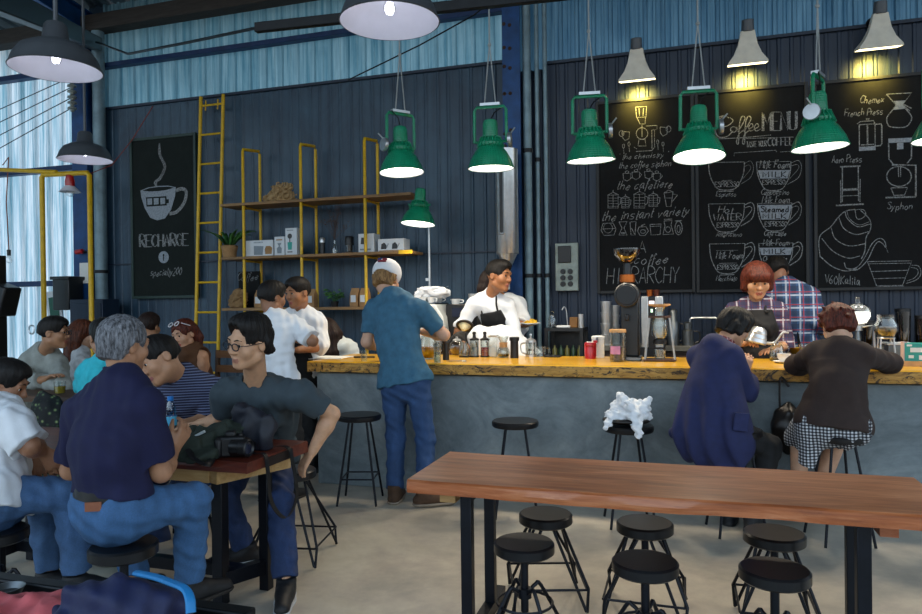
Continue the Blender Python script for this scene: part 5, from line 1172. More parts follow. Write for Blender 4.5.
# 17 plaid back
h = Human('man in a blue plaid shirt with apron ties, back to us', P(796, 350, Y=6.54), P(786, 286, Y=6.50), (-.1, 1), 1.03, '8b5f45', head=P(777, 272, Y=6.58), hf=(-.3, .85, -.45), HS=1.05, hunch=.03, sh=(P(767, 298, Y=6.52), P(811, 297, Y=6.50)))
h.arm('R', P(822, 332, Y=6.56), elbow=P(818, 322, Y=6.44), hd=(-.3, .8, 0)); h.arm('L', P(766, 336, Y=6.6), hint=(-.5, 0, -1))
h.leg('L', P(785, 450, Y=6.52), hint=(0, 1, 0)); h.leg('R', P(806, 450, Y=6.52), hint=(0, 1, 0))
h.body(); h.shirt(K_PLAIDB, 1.55, .06, .024, 151, .007); h.trousers(K_BLACKT); h.shoes(SHOEK, SOLEK); h.hair(HB, 'short', 67); belt(h, K_BLACK, .16, .03, .147)
MB().bar(h.pel+h.t*.17-h.w*.145, h.pel-h.t*.02-h.w*.155+h.r*.01, .025, .008).bar(h.pel+h.t*.17-h.w*.145, h.pel-h.t*.06-h.w*.15-h.r*.02, .02, .008).build('apron_tie', K_BLACK, h.root)
# 18 navy coat
h = Human('woman in a long navy coat with red tartan collar seated at the bar', P(718, 430, Y=4.62), P(716, 346, Y=4.72), (.55, .83), .98, 'c09377', head=P(734, 327, Y=4.86), hf=(.80, .5, -.42), hu=(.45, .3, .8), girl=True, HS=1.0, hunch=.06, sh=(P(699, 357, Y=4.80), P(731, 357, Y=4.64)), vox=.0055)
h.arm('R', P(746, 372, Y=4.94), elbow=P(748, 390, Y=4.72), hd=(.2, .2, .9), pn=(-.5, .8, 0), curl=.8); h.arm('L', P(742, 370, Y=5.02), hint=(-.2, 0, -1), hd=(.3, .2, .9), pn=(.2, -.5, 0), curl=.8)
h.leg('R', P(752, 520, Y=4.66), knee=P(770, 447, Y=4.78), toe=(.3, 1, 0)); h.leg('L', P(730, 515, Y=4.85), knee=P(738, 440, Y=4.9), toe=(.2, 1, 0))
h.body(); h.trousers(K_BLACKT, 1.95); h.shoes(SHOEK, SOLEK); h.hair(HB, 'fringe', 71)
pe, nk = h.pel, h.neck; dn = V(0, 0, -1); back = -h.w
skirt = [cone(nk-h.t*.14+back*.05, P(704, 440, Y=4.56), .105, .165, .05, (h.w, .8)), cone(nk-h.t*.2+back*.04-h.r*.08, P(686, 432, Y=4.60), .07, .10, .05), cone(nk-h.t*.16+back*.02+h.r*.06, P(735, 440, Y=4.56), .08, .125, .05), cone(P(712, 430, Y=4.55), P(722, 462, Y=4.55), .15, .12, .05, (h.w, .7))]
hw = npv(h.w); hr_ = npv(h.r)
def pleat(X, Y, Z):
    u = (X-pe.x)*hr_[0]+(Y-pe.y)*hr_[1]+.12*(Z-pe.z); return .015*np.sin(u*58+Z*3)*np.clip((nk.z-.12-Z)/.35, 0, 1)+.004*np.sin(u*31+Z*9+1)
zc = P(718, 468, Y=4.55)
grow('coat', h.p_torso(.020)+skirt+[group(h.p_arm('R', .03, 0, 1.55)+[cone(h.e['R'], h.e['R'].lerp(h.wr['R'], .5), .062, .066, .02)], [(h.e['R'].lerp(h.wr['R'], .5), (h.wr['R']-h.e['R']).normalized())], .03), group(h.p_arm('L', .03, 0, 1.6), [(h.e['L'].lerp(h.wr['L'], .55), (h.wr['L']-h.e['L']).normalized())], .03), h.neckhole(.066)],
     .006, K_COAT, h.root, [(zc, (V(.15, 0, -1)).normalized())], pleat)
grow('collar', [cone(nk-h.t*.03, nk.lerp(h.H(0, -.022, -.06), .8), .092, .074, .02)], .006, K_REDCH, h.root, [(nk+(h.t+h.w*.4)*.055, (h.t+h.w*.4).normalized())])
MB().box(P(741, 422, Y=4.44), (.09, .02, .11), rot=Matrix.Rotation(.35, 3, 'Z') @ Matrix.Rotation(.12, 3, 'Y')).build('pocket', K_COAT, h.root, bevel=.006)
e, w = h.e['R'], h.wr['R']; grow('cuff', [cone(e.lerp(w, .45), e.lerp(w, .72), .05, .046, .02)], .006, K_REDCH, h.root)
FACEHAND = h.wr['R'].copy()
# 19 brown sweater
h = Human('woman with messy auburn hair in a brown sweater leaning on the bar', P(833, 424, Y=4.62), P(840, 349, Y=4.72), (-.05, 1), 1., 'c79c80', head=P(838, 327, Y=4.83), hf=(-.02, .9, -.42), girl=True, HS=1.02, hunch=.06, fat=.98, sh=(P(815, 355, Y=4.74), P(864, 356, Y=4.70)), vox=.005)
h.arm('L', P(806, 368, Y=5.10), elbow=P(795, 365, Y=4.94), hd=(.8, .5, -.1)); h.arm('R', P(872, 364, Y=5.14), elbow=P(892, 363, Y=4.96), hd=(-.8, .4, 0))
h.leg('L', P(798, 500, Y=4.80), knee=P(800, 436, Y=4.86), toe=(0, 1, 0)); h.leg('R', P(815, 502, Y=4.86), knee=P(838, 434, Y=4.86), toe=(0, 1, 0))
h.body(bare=True); h.shirt(K_BROWN, 1.95, .03, .021, 161, .005, name='sweater', low=.06, flare=.034, hole=.085)
sk = [cone(h.hL, h.hR, .118, .118, .04, (h.w, .95)), cone(h.pel, h.pel+h.t*.05, .135, .12, .05, (h.w, .8)), cone(h.hL, h.kn['L'], .105, .10, .05), cone(h.hR, h.kn['R'], .105, .09, .05), cone(P(812, 432, Y=4.62), P(806, 466, Y=4.62), .085, .05, .05)]
grow('skirt', sk, .006, K_CHECK, h.root, [(P(806, 466, Y=4.62), V(-.35, 0, -1).normalized())], lambda X, Y, Z: .008*np.sin(X*55+Z*8)+.005*np.sin(X*90-Z*25))
h.shoes(SHOEK, SOLEK); h.hair(HRB, 'messy', 73)
# 20 bent barista
h = Human('white-shirted barista bent low behind the bar glassware', P(524, 362, Y=6.08), P(478, 340, Y=6.07), (-.95, -.2), 1., '9c6946', head=P(464, 346, Y=6.06), hf=(-.5, -.3, -.8), hu=(-.8, 0, .5), HS=1.05, hunch=.10, sh=(P(484, 340, Y=5.97), P(480, 336, Y=6.18)), vox=.0065)
h.arm('L', P(466, 362, Y=6.0), hint=(.3, -.3, -1)); h.arm('R', P(468, 360, Y=6.15), hint=(.3, .3, -1)); h.leg('L', P(520, 455, Y=5.98), hint=(-1, 0, 0), toe=(-1, -.2, 0)); h.leg('R', P(525, 455, Y=6.14), hint=(-1, 0, 0), toe=(-1, -.2, 0))
h.body(); h.shirt(K_WHITE, 1.3, .1, .034, 171, .006); h.trousers(K_BLACKT); h.shoes(SHOEK, SOLEK); h.hair(HB, 'short', 79)

# seats of the people further back
for o in [q for q in COL.objects if q.get('category') == 'person' and any(k in q['label'] for k in ('turquoise', 'sweatshirt', 'lace', 'charcoal T-shirt between', 'rust brown', 'hoodie'))]:
    what = {'turquoise': 'person in the turquoise T-shirt', 'sweatshirt': 'man in the grey sweatshirt', 'lace': 'woman in the white lace top', 'between': 'dark-haired person in the charcoal T-shirt', 'rust': 'woman in the rust brown top', 'hoodie': 'person in the white hoodie'}
    w_ = [v for k, v in what.items() if k in o['label']][0]; zb = SEATZ[o.name]
    stool_low(o.location.x, o.location.y, zb-.145, 'black post stool under the '+w_, 'post', .3)
# ================================================================ SMALL THINGS
GLS = glass('clear_glass'); GLSB = glass('blue_plastic', 'a9d8f0', .05, 1.1, .1); GLSA = glass('smoked_glass', 'b7b0a4', .05, 1., .1)
TEA = mat('amber_tea', 'b9820c', .1, coat=.4); COFFEE = mat('black_coffee', '1a0d07', .1); WATER = glass('water', 'dff1f8', .02, .8, .08)
STEEL = mat('brushed_steel', 'c4c7c9', .28, .8, .08, 20); STEELD = mat('dull_steel', '74787a', .35, .9, .1, 20); BRASS = mat('brass', 'b5892f', .3, .9, .1, 20); COPPER = mat('copper', 'b8652f', .3, .9, .1, 20)
BLKP = mat('black_plastic', '101114', .38); REDP = mat('red_enamel', 'b0121c', .3, coat=.3); WHITEP = mat('white_ceramic', 'e4e6e6', .25, var=.03); CARD = mat('white_card', 'cfd5da', .7, var=.05); KRAFT = mat('kraft_paper', '9c7850', .85, 0, .18, 18, .2)
BURLAP = mat('burlap', '8a6c48', .95, 0, .3, 40, .5); LEAF = mat('dark_leaf', '1f4a1e', .5, 0, .35, 18); LEAFB = mat('bright_leaf', '3e6f33', .5, 0, .35, 18); PAPER = mat('white_paper', 'e6e6e2', .8, var=.03); DRIFT = mat('driftwood', 'a88a60', .85, 0, .35, 12, .4)
TEAL = mat('teal_print', '2f9c92', .6); PINK = mat('pink_label', 'c98bb4', .7); BEAN = mat('coffee_grounds', '3a2013', .9, 0, .3, 60, .3); CORK = mat('pale_wood_lid', 'c09562', .6, 0, .15, 14); GREYP = mat('grey_print', '7f8b94', .7)
def lathed(name, mats, c, prof, parent, n=24, sharp=45, **k): return MB().lathe(prof, c, n, **k).build(name, mats, parent, sharp=sharp)
def cupwall(r0, r1, h, th=.004, b=.006): return [(0, 0), (r0, 0), (r1, h), (r1-th, h), (r0-th, b), (0, b)]
def T(name, label, cat, c, group=None): return thing(name, label, cat, c, group)
def on(x, y, z, dz=0): p = P(x, y, z=z); p.z = z+dz; return p
BT = BZ
# ---------------- shelf rack contents (upper shelf 2.6, middle 2.0, lower 1.425)
SY = 6.86
def sx(px, z, Y=SY): return P(px, 255 if z < 2.3 else 200, Y=Y).x
t = T('driftwood', 'gnarled pale driftwood lump on the top shelf of the yellow rack', 'driftwood', (sx(279, 2.6), SY, 2.6)); x0 = sx(279, 2.6); rs = random.Random(5)
q = V(x0, SY, 2.6)
grow('gnarled_lump', [cone(q+V(-.15, 0, .035), q+V(-.05, 0, .06), .03, .05, .03), cone(q+V(-.06, .01, .06), q+V(.0, 0, .15), .055, .045, .03), cone(q+V(.0, 0, .14), q+V(.13, 0, .16), .045, .025, .03), cone(q+V(-.02, 0, .06), q+V(.13, .02, .05), .06, .045, .03), cone(q+V(.10, 0, .05), q+V(.12, 0, .15), .035, .03, .02)], .007, DRIFT, t, [(q, V(0, 0, -1))], folds(77, .02, .05))
def plant_pot(px, z, label):
    c = V(sx(px, z, 6.84), 6.84, z); t = T('potted_plant', label, 'plant', c)
    lathed('pot_wrap', [KRAFT], c, [(0, 0), (.075, 0), (.085, .06), (.10, .13), (.085, .14), (.08, .1), (0, .1)], t, 10)
    rs = random.Random(8); 
    for k in range(22):
        a = rs.uniform(0, 6.28); L = rs.uniform(.26, .46); d = V(math.cos(a), math.sin(a), 0); w = .017; p0 = c+V(0, 0, .1)+d*.02; pts = [p0+d*L*.72*u+V(0, 0, L*(1.15*u-.62*u*u)) for u in (0, .3, .6, .85, 1)]; sd = d.cross(V(0, 0, 1)); vs = []
        for u, p in zip((.6, 1, .9, .5, .05), pts): vs += [p+sd*w*u, p+V(0, 0, -.004), p-sd*w*u]
        mb = MB(); mb.q(vs, [f for i in range(4) for f in ((i*3, i*3+1, i*3+4, i*3+3), (i*3+1, i*3+2, i*3+5, i*3+4))])
        mb.build('leaf_blade', LEAF if k % 3 else LEAFB, t, solid=.002)
plant_pot(229.5, 2.0, 'spiky green plant in a paper-wrapped pot on the middle shelf beside the ladder')
def carton(px0, px1, h, z, d, label, art, Y=6.8):
    a, b = sx(px0, z, Y), sx(px1, z, Y); t = T('carton', label, 'box', ((a+b)/2, Y, z), 'white cartons on the middle shelf'); MB().bx(a, b, Y, Y+d, z, z+h).build('box', CARD, t, bevel=.003)
    mb = MB(); art(mb, a, b, z, h, Y-.002); mb.build('printed_picture', [GREYP, BLKP, TEAL, KRAFT], t)
fl = lambda mb, pts, y, m=0: mb.mat(m).q([(x, y, z) for x, z in pts], [tuple(range(len(pts)))]).mat(0)
def art1(mb, a, b, z, h, y):
    w = b-a; fl(mb, [(a+w*.3, z+h*.1), (a+w*.62, z+h*.08), (a+w*.66, z+h*.62), (a+w*.3, z+h*.66)], y); fl(mb, [(a+w*.72, z+h*.12), (a+w*.95, z+h*.12), (a+w*.98, z+h*.5), (a+w*.9, z+h*.62), (a+w*.75, z+h*.62), (a+w*.7, z+h*.4)], y, 3)
    for k in range(7): fl(mb, [(a+w*(.30+.05*k), z+h*.82), (a+w*(.33+.05*k), z+h*.82), (a+w*(.33+.05*k), z+h*.9), (a+w*(.30+.05*k), z+h*.9)], y)
def art2(mb, a, b, z, h, y):
    w = b-a; fl(mb, [(a+w*.3, z+h*.12), (a+w*.7, z+h*.12), (a+w*.75, z+h*.38), (a+w*.55, z+h*.5), (a+w*.72, z+h*.66), (a+w*.3, z+h*.66), (a+w*.45, z+h*.5), (a+w*.25, z+h*.38)], y, 0); fl(mb, [(a+w*.2, z+h*.8), (a+w*.8, z+h*.8), (a+w*.8, z+h*.86), (a+w*.2, z+h*.86)], y, 3)
def art3(mb, a, b, z, h, y):
    w = b-a; cx = a+w*.4; n = 14; fl(mb, [(cx+w*.2*math.cos(i*2*PI/n), z+h*.70+w*.2*math.sin(i*2*PI/n)) for i in range(n)], y, 1); fl(mb, [(cx-w*.16, z+h*.2), (cx+w*.16, z+h*.2), (cx+w*.2, z+h*.48), (cx-w*.2, z+h*.48)], y, 2); fl(mb, [(cx-w*.04, z+h*.48), (cx+w*.04, z+h*.48), (cx+w*.04, z+h*.62), (cx-w*.04, z+h*.62)], y, 1)
    fl(mb, [(cx-w*.22, z+h*.1), (cx+w*.22, z+h*.1), (cx+w*.22, z+h*.14), (cx-w*.22, z+h*.14)], y, 1); fl(mb, [(cx-w*.25, z+h*.9), (cx+w*.3, z+h*.9), (cx+w*.3, z+h*.93), (cx-w*.25, z+h*.93)], y, 0)
def art4(mb, a, b, z, h, y):
    w = b-a; fl(mb, [(a+w*.15, z+h*.45), (a+w*.55, z+h*.42), (a+w*.5, z+h*.78), (a+w*.2, z+h*.8)], y, 1); fl(mb, [(a+w*.1, z+h*.12), (a+w*.8, z+h*.12), (a+w*.8, z+h*.2), (a+w*.1, z+h*.2)], y, 0)
def art5(mb, a, b, z, h, y):
    w = b-a
    for k in (0, .42): fl(mb, [(a+w*(.12+k), z+h*.2), (a+w*(.32+k), z+h*.2), (a+w*(.34+k), z+h*.5), (a+w*(.25+k), z+h*.72), (a+w*(.14+k), z+h*.6)], y, 1); fl(mb, [(a+w*(.34+k), z+h*.25), (a+w*(.42+k), z+h*.6), (a+w*(.40+k), z+h*.66), (a+w*(.32+k), z+h*.34)], y, 0)
    fl(mb, [(a+w*.05, z+h*.05), (a+w*.95, z+h*.05), (a+w*.95, z+h*.11), (a+w*.05, z+h*.11)], y, 3)
carton(246, 273, .18, 2.0, .16, 'wide white carton printed with a glass jug, on the middle shelf', art1); carton(274.5, 284.5, .21, 2.0, .1, 'narrow white carton printed with an hourglass brewer, on the middle shelf', art2); carton(285.5, 297, .30, 2.0, .13, 'tallest white carton with a round black grinder picture, on the middle shelf', art3)
carton(358.5, 374, .20, 2.0, .16, 'white carton with black kettle picture behind the third rack post', art4); carton(378, 404, .135, 2.0, .17, 'low wide white carton with two kettles pictured, at the right end of the shelf', art5)
def at_sh(px, z, Y=SY): return V(sx(px, z, Y), Y, z)
c = at_sh(322.5, 2.0); t = T('vacuum_flask', 'slim black and silver flask on the middle shelf', 'flask', c); lathed('body', [BLKP], c, [(0, 0), (.028, 0), (.028, .13), (0, .13)], t, 18); lathed('top_cup', [STEEL], c, [(0, .13), (.03, .13), (.03, .17), (.02, .185), (0, .185)], t, 18)
c = at_sh(335, 2.0); t = T('bud_vase', 'clear bottle vase of dry twigs on the middle shelf', 'vase', c); lathed('bottle', [GLS], c, [(0, .002), (.032, .002), (.034, .06), (.015, .1), (.014, .15), (.012, .15), (.013, .1), (.03, .06), (.028, .008), (0, .008)], t, 18)
rs = random.Random(2); mb = MB()
for k in range(16):
    a = rs.uniform(0, 6.28); r = rs.uniform(.02, .22); h_ = rs.uniform(.28, .52); p1 = c+V(0, 0, .02); p2 = c+V(0, 0, .16); p3 = c+V(math.cos(a)*r, math.sin(a)*r*.35, h_); mb.tube([p1, p2, p2.lerp(p3, .5)+V(0, 0, .02), p3], [.0022, .002, .0016, .001], 5)
    for q in range(5): u = rs.uniform(.45, 1); p = p2.lerp(p3, u); mb.tube([p, p+V(rs.uniform(-.05, .05), rs.uniform(-.02, .02), rs.uniform(.01, .05))], .0012, 4); mb.ball(p+V(rs.uniform(-.03, .03), 0, rs.uniform(0, .04)), .006, 6)
mb.build('dry_twigs', mat('dry_twig', '4a3a36', .9), t)
c = at_sh(349.5, 2.0); t = T('hand_grinder', 'small black hand grinder with glass bottom on the middle shelf', 'grinder', c); lathed('base', [BLKP], c, [(0, 0), (.045, 0), (.045, .012), (.03, .02), (0, .02)], t, 18); lathed('glass_jar', [GLSA], c, [(0, .02), (.032, .02), (.036, .09), (.034, .09), (.03, .024), (0, .024)], t, 18); lathed('top', [BLKP], c, [(0, .09), (.045, .09), (.05, .17), (.04, .185), (0, .19)], t, 18)
# lower shelf
for px, w, lab in ((260, .11, 'kraft coffee bag with white label, behind the baristas left of the second post'), (300, .095, 'kraft coffee bag with white label right of the second rack post'), (311, .0, ''), (355, .095, 'kraft coffee bag with white label left of the third rack post'), (364.5, .095, 'kraft coffee bag with white label behind the third rack post')):
    if not lab: px, w, lab = 311.5, .095, 'kraft coffee bag with white label near the small green herb'
    c = at_sh(px, 1.425, 6.88); t = T('coffee_bag', lab, 'bag', c, 'kraft coffee bags on the lower shelf'); mb = MB(); ys = []
    for z, y in ((0, .045), (.05, .05), (.14, .04), (.185, .008), (.20, .006)): ys.append([(c.x-w/2, c.y-y, c.z+z), (c.x, c.y-y*1.15, c.z+z), (c.x+w/2, c.y-y, c.z+z), (c.x+w/2, c.y+y, c.z+z), (c.x-w/2, c.y+y, c.z+z)])
    vs = [v for r in ys for v in r]; mb.q(vs, [(i*5+j, i*5+(j+1) % 5, (i+1)*5+(j+1) % 5, (i+1)*5+j) for i in range(4) for j in range(5)]+[(4, 3, 2, 1, 0), (20, 21, 22, 23, 24)]).build('bag', KRAFT, t, bevel=.003)
    MB().box((c.x, c.y-.058, c.z+.085), (w*.62, .003, .075)).build('label', CARD, t)
c = at_sh(334, 1.425); t = T('potted_herb', 'small bushy green herb on the lower shelf', 'plant', c); lathed('pot', [BLKP], c, cupwall(.035, .045, .06), t, 16); rs = random.Random(4)
for k in range(16):
    a = rs.uniform(0, 6.28); r = rs.uniform(.02, .14); p = c+V(math.cos(a)*r, math.sin(a)*r*.6, rs.uniform(.10, .17)); mb = MB(); mb.tube([c+V(0, 0, .05), p], .0025, 5)
    for q in range(5): pp = p+V(rs.uniform(-.03, .03), rs.uniform(-.03, .03), rs.uniform(-.03, .03)); mb.ball(pp, .019, 6, (1, .6, .35), Matrix.Rotation(rs.uniform(0, 3), 3, 'Z') @ Matrix.Rotation(rs.uniform(-.8, .8), 3, 'X'))
    mb.build('sprig', LEAFB if k % 2 else LEAF, t)
c = at_sh(238, 1.425, 6.84); t = T('burlap_sack', 'small burlap sack slumped on the lower shelf beside the ladder', 'sack', c); grow('sack', [ell(c+V(0, 0, .09), (.10, .075, .09), None, .03), ell(c+V(.01, 0, .16), (.075, .05, .05), None, .03), ell(c+V(-.06, 0, .05), (.05, .06, .05), None, .03)], .006, BURLAP, t, [(c, V(0, 0, -1))], folds(4, .012, .05)) if 'grow' in globals() else None
c = at_sh(250, 1.425, 7.0); t = T('slate_sign', 'black chalk tablet standing behind the burlap sack', 'sign', c); MB().bx(c.x-.16, c.x+.12, 7.0, 7.015, c.z+.0, c.z+.42).build('slate', M_BOARD, t)
k = Chalk(6.996); k.text('Coffee', 237, 258, 281, 8, -.05, .3, .8, dip=1); k.mb.build('chalk_lettering', M_CHALKD, t)
# ---------------- left end: things by the translucent wall
t = T('cage_lamp', 'bare bulb in a red holder hanging from the yellow pipe frame', 'lamp', P(70, 190, Y=6.6)); c = P(70, 192, Y=6.6); lathed('holder', [REDP], c, [(0, .05), (.05, .05), (.055, .12), (.04, .2), (0, .2)], t, 18); lathed('reflector', [M_WHITEIN], c, [(.05, .055), (.115, .0), (.12, .0), (.055, .07)], t, 20); lathed('bulb', [M_BULB], c, [(0, -.06), (.04, -.045), (.05, -.01), (.03, .04), (0, .05)], t, 14); MB().cyl(c+V(0, 0, .19), (c.x, 6.6, 3.06), .008, n=6).build('cord', M_BLACKM, t)
c = P(9, 258, Y=6.6); t = T('bare_bulb', 'bare bulb on an orange cord in front of the bright wall', 'lamp', c); lathed('bulb', [M_BULB], c, [(0, -.07), (.035, -.05), (.04, -.02), (.018, .03), (0, .03)], t, 14); lathed('socket', [BLKP], c, [(0, .03), (.022, .03), (.024, .10), (0, .11)], t, 12); MB().tube([c+V(0, 0, .1), c+V(-.03, 0, .7), c+V(.02, 0, 1.25), V(c.x-.08, 6.6, 3.235)], .007, 6).build('cord', mat('orange_cord', '8a4a34', .7), t)
c = P(68, 292, Y=6.9); t = T('wall_mounted_box', 'black equipment box mounted beside the corner post', 'box', (c.x, 6.9, 1.55)); MB().bx(c.x-.12, c.x+.14, 6.78, 7.0, 1.42, 1.82).build('case', BLKP, t, bevel=.01); MB().bx(c.x-.14, c.x+.16, 6.76, 7.01, 1.80, 1.84).build('lid', BLKP, t, bevel=.005)
c = P(55, 305, Y=7.1); t = T('notice_board', 'white notice with a green picture propped by the bright wall', 'notice', (c.x, 7.1, 1.2)); MB().box((c.x, 7.1, 1.42), (.24, .02, .5), rot=Matrix.Rotation(-.12, 3, 'Y')).build('panel', CARD, t); MB().box((c.x, 7.085, 1.46), (.15, .01, .26), rot=Matrix.Rotation(-.12, 3, 'Y')).build('green_picture', mat('green_print', '1d5a4a', .6), t)
c = P(84, 273, Y=7.0); t = T('paper_notice', 'white sheet stuck on the blue corner post', 'notice', c); MB().box((c.x, 7.012, c.z), (.16, .006, .26)).build('sheet', PAPER, t)
c = P(80, 252, Y=6.97); t = T('valve_handle', 'red lever handle on the blue corner post', 'handle', c); MB().tube([c+V(-.06, 0, 0), c+V(.04, 0, .01)], .03, 10).build('grip', REDP, t); MB().cyl(c+V(.03, 0, 0), c+V(.06, .06, 0), .012, n=8).build('stem', BLKP, t)
c = P(103, 315, Y=6.95); t = T('steel_cabinet', 'dark blue steel cabinet below the pipe left of the RECHARGE sign', 'cabinet', (c.x, 6.95, 0)); MB().bx(c.x-.28, c.x+.22, 6.72, 6.99, 0, 1.55).build('carcass', M_DARKR, t, bevel=.006); MB().bx(c.x-.26, c.x+.2, 6.71, 6.72, .05, 1.5).build('door', M_DARKR, t, bevel=.003); MB().box((c.x+.15, 6.70, .9), (.02, .02, .12)).build('handle', STEELD, t)
c = P(4, 300, Y=6.0); t = T('floodlight_stand', 'black equipment tower at the left edge before the bright wall', 'equipment', (c.x, 6.0, 0)); MB().bx(c.x-.16, c.x-.02, 5.95, 6.05, 0, 2.05).build('mast', BLKP, t); MB().box((c.x+.02, 5.98, 1.55), (.22, .22, .34), rot=Matrix.Rotation(.3, 3, 'Y')).build('head', BLKP, t, bevel=.02); MB().bx(c.x-.3, c.x+.1, 5.8, 6.2, 0, .05).build('foot', BLKP, t)
c = P(24, 330, Y=7.3); t = T('wall_mount_ring', 'shiny round handle on the translucent wall', 'handle', c); MB().tube([(c.x+.05*math.cos(a), 7.42, c.z+.06*math.sin(a)) for a in [2*PI*i/16 for i in range(16)]], .012, 6, closed=True).build('ring', STEEL, t)
# insulator string with its wires, at the top of the corner post
c = P(72, 92, Y=6.9); t = T('hanging_insulator', 'stack of porcelain insulators on the corner post top', 'insulator', c); mb = MB()
for k in range(7): z = c.z+.22-k*.07; mb.lathe([(.02, z-c.z+.02), (.05, z-c.z+.005), (.055, z-c.z-.015), (.03, z-c.z-.02), (.02, z-c.z-.045)], c, 16)
mb.build('porcelain_discs', mat('porcelain', '8f9692', .3), t)
for k in range(4): t.children and MB().tube([c+V(-.04, 0, .18-k*.13), P(-15, 116+k*13.5, Y=6.9)], .006, 5).build('wire', M_BLACKM, t)
# black lighting rail and cable run across the top
a, b = P(256, 28, Y=4.6), P(930, -46, Y=4.6); t = T('lighting_rail', 'black rail hung across the top of the hall', 'rail', a); MB().bar(a, b, .05, .07).build('rail', M_BLACKM, t, bevel=.004)
MB().tube([P(96, 42, Y=6.4), P(128, 54, Y=5.4), P(190, 42, Y=5.0), a], .012, 6).build('feed_cable', M_BLACKM, t)
for x in (-1.0, .8): p = a.lerp(b, .2 if x < 0 else .7); MB().cyl(p, p+V(0, 0, 1.6), .006, n=6).build('suspension_wire', M_BLACKM, t)
t = T('wire_cable', 'thin slack cable slanting over the light band to the left lamp', 'cable', P(348, 80, Y=6.8)); MB().tube([P(348, 80, Y=6.9), P(420, 45, Y=6.5), P(474, 15, Y=6.0), P(500, -6, Y=5.8)], .007, 6).build('cable', M_BLACKM, t)
t = T('red_wire', 'thin red wire running to the top of the RECHARGE sign', 'wire', P(108, 170, Y=7.05)); MB().tube([P(84, 176, Y=6.8), P(112, 165, Y=7.05), P(132, 140, Y=7.1), P(153, 106, Y=7.12)], .006, 6).build('wire', mat('red_wire_skin', '7a2a24', .6), t)
# steel silo hung on the riveted column
c0 = P(506.5, 165, Y=6.84); x, y = c0.x, 6.84; t = T('bean_silo', 'tall polished steel bean silo in front of the riveted blue column', 'silo', (x, y, 1.93))
lathed('tank', [STEEL], (x, y, 0), [(0, 2.98), (.113, 2.98), (.113, 1.94), (.11, 1.935), (0, 1.935)], t, 36); lathed('cone', [STEEL], (x, y, 0), [(.10, 1.934), (.035, 1.80), (.03, 1.70), (0, 1.70)], t, 28); MB().box((x-.03, y-.113, 2.45), (.035, .02, .62)).build('sight_slot', BLKP, t, bevel=.008); MB().box((x-.03, y-.112, 2.45), (.055, .012, .66)).build('slot_rim', STEELD, t, bevel=.01)
MB().cyl((x, y, 1.72), (x, y, 1.58), .022, n=14).build('spout', STEEL, t); MB().box((x, 6.965, 2.7), (.05, .06, .05)).build('wall_bracket', BLKP, t)
# power box on the wall
t = T('power_box', 'grey metal power box with black sockets on the dark wall', 'electrical box', (-1.12, 7.15, 1.56)); MB().bx(-1.237, -1.007, 7.09, 7.17, 1.56, 2.045).build('case', mat('galvanised_box', '8b958f', .5, .4, .25, 12), t, bevel=.006)
MB().box((-1.14, 7.08, 1.93), (.13, .03, .17)).build('breaker', BLKP, t, bevel=.006)
for i in range(2):
    for j in range(3): lathed('socket', [BLKP], (-1.16+i*.075, 7.09, 1.63+j*.063), [(0, .02), (.024, .02), (.028, 0)], t, 14, ax=(0, -1, 0))
# ---------------- things on the bar, left to right
def tumbler(c, r, h, lab, liquid=None, lh=.5, gm=None, name='glass', cat='glass', group=None):
    t = T(name, lab, cat, c, group); lathed('glass_wall', [gm or GLS], c, cupwall(r*.86, r, h, .003), t, 24)
    if liquid: lathed('drink', [liquid], c+V(0, 0, .008), [(0, 0), (r*.82, 0), (r*.92, h*lh), (0, h*lh)], t, 20)
    return t
c = on(326, 358, BT); t = T('paper_sheet', 'white paper menu sheets lying at the left end of the bar', 'paper', c); mb = MB(); mb.box(c+V(0, 0, .003), (.36, .28, .004), rz=.15).box(c+V(.05, .03, .007), (.30, .21, .004), rz=-.1); mb.build('sheets', PAPER, t); MB().box(c+V(.33, .06, .008), (.18, .02, .012), rz=.2).build('pen', BLKP, t)
c = P(364, 361, z=BT); tumbler(c, .028, .085, 'empty clear tumbler on the bar left of the standing customer')
c = P(429, 359, z=BT); t = T('tea_pitcher', 'round glass pitcher of amber tea beside the standing customer', 'pitcher', c); lathed('glass_bowl', [GLS], c, [(0, .002), (.05, .004), (.085, .06), (.088, .11), (.06, .17), (.062, .19), (.059, .19), (.057, .17), (.084, .11), (.08, .06), (.047, .008), (0, .008)], t, 28); lathed('tea', [TEA], c, [(0, .01), (.046, .011), (.079, .06), (.081, .105), (0, .105)], t, 26); MB().tube(smooth([c+V(.06, -.01, .17), c+V(.13, -.02, .16), c+V(.13, -.02, .07), c+V(.085, -.01, .05)], 5), .008, 8).build('handle', BLKP, t)
c = P(437.5, 363, z=BT); tumbler(c, .032, .15, 'tall clear water glass beside the amber tea pitcher', WATER, .5)
c = P(446, 360, z=BT); t = T('brewer_tube', 'slim black brewer tube beside the tall water glass', 'brewer', c); lathed('tube', [BLKP], c, [(0, 0), (.026, 0), (.024, .13), (.03, .135), (.03, .16), (.02, .17), (0, .17)], t, 20)
c = P(454, 362, z=BT); t = T('bar_spoon', 'silver spoons lying on the bar by the black brewer tube', 'spoon', c); MB().tube([c+V(-.06, 0, .006), c+V(.06, .02, .008)], .004, 6).ball(c+V(.075, .022, .008), .016, 10, (1.3, .9, .4)).build('spoon', STEEL, t)
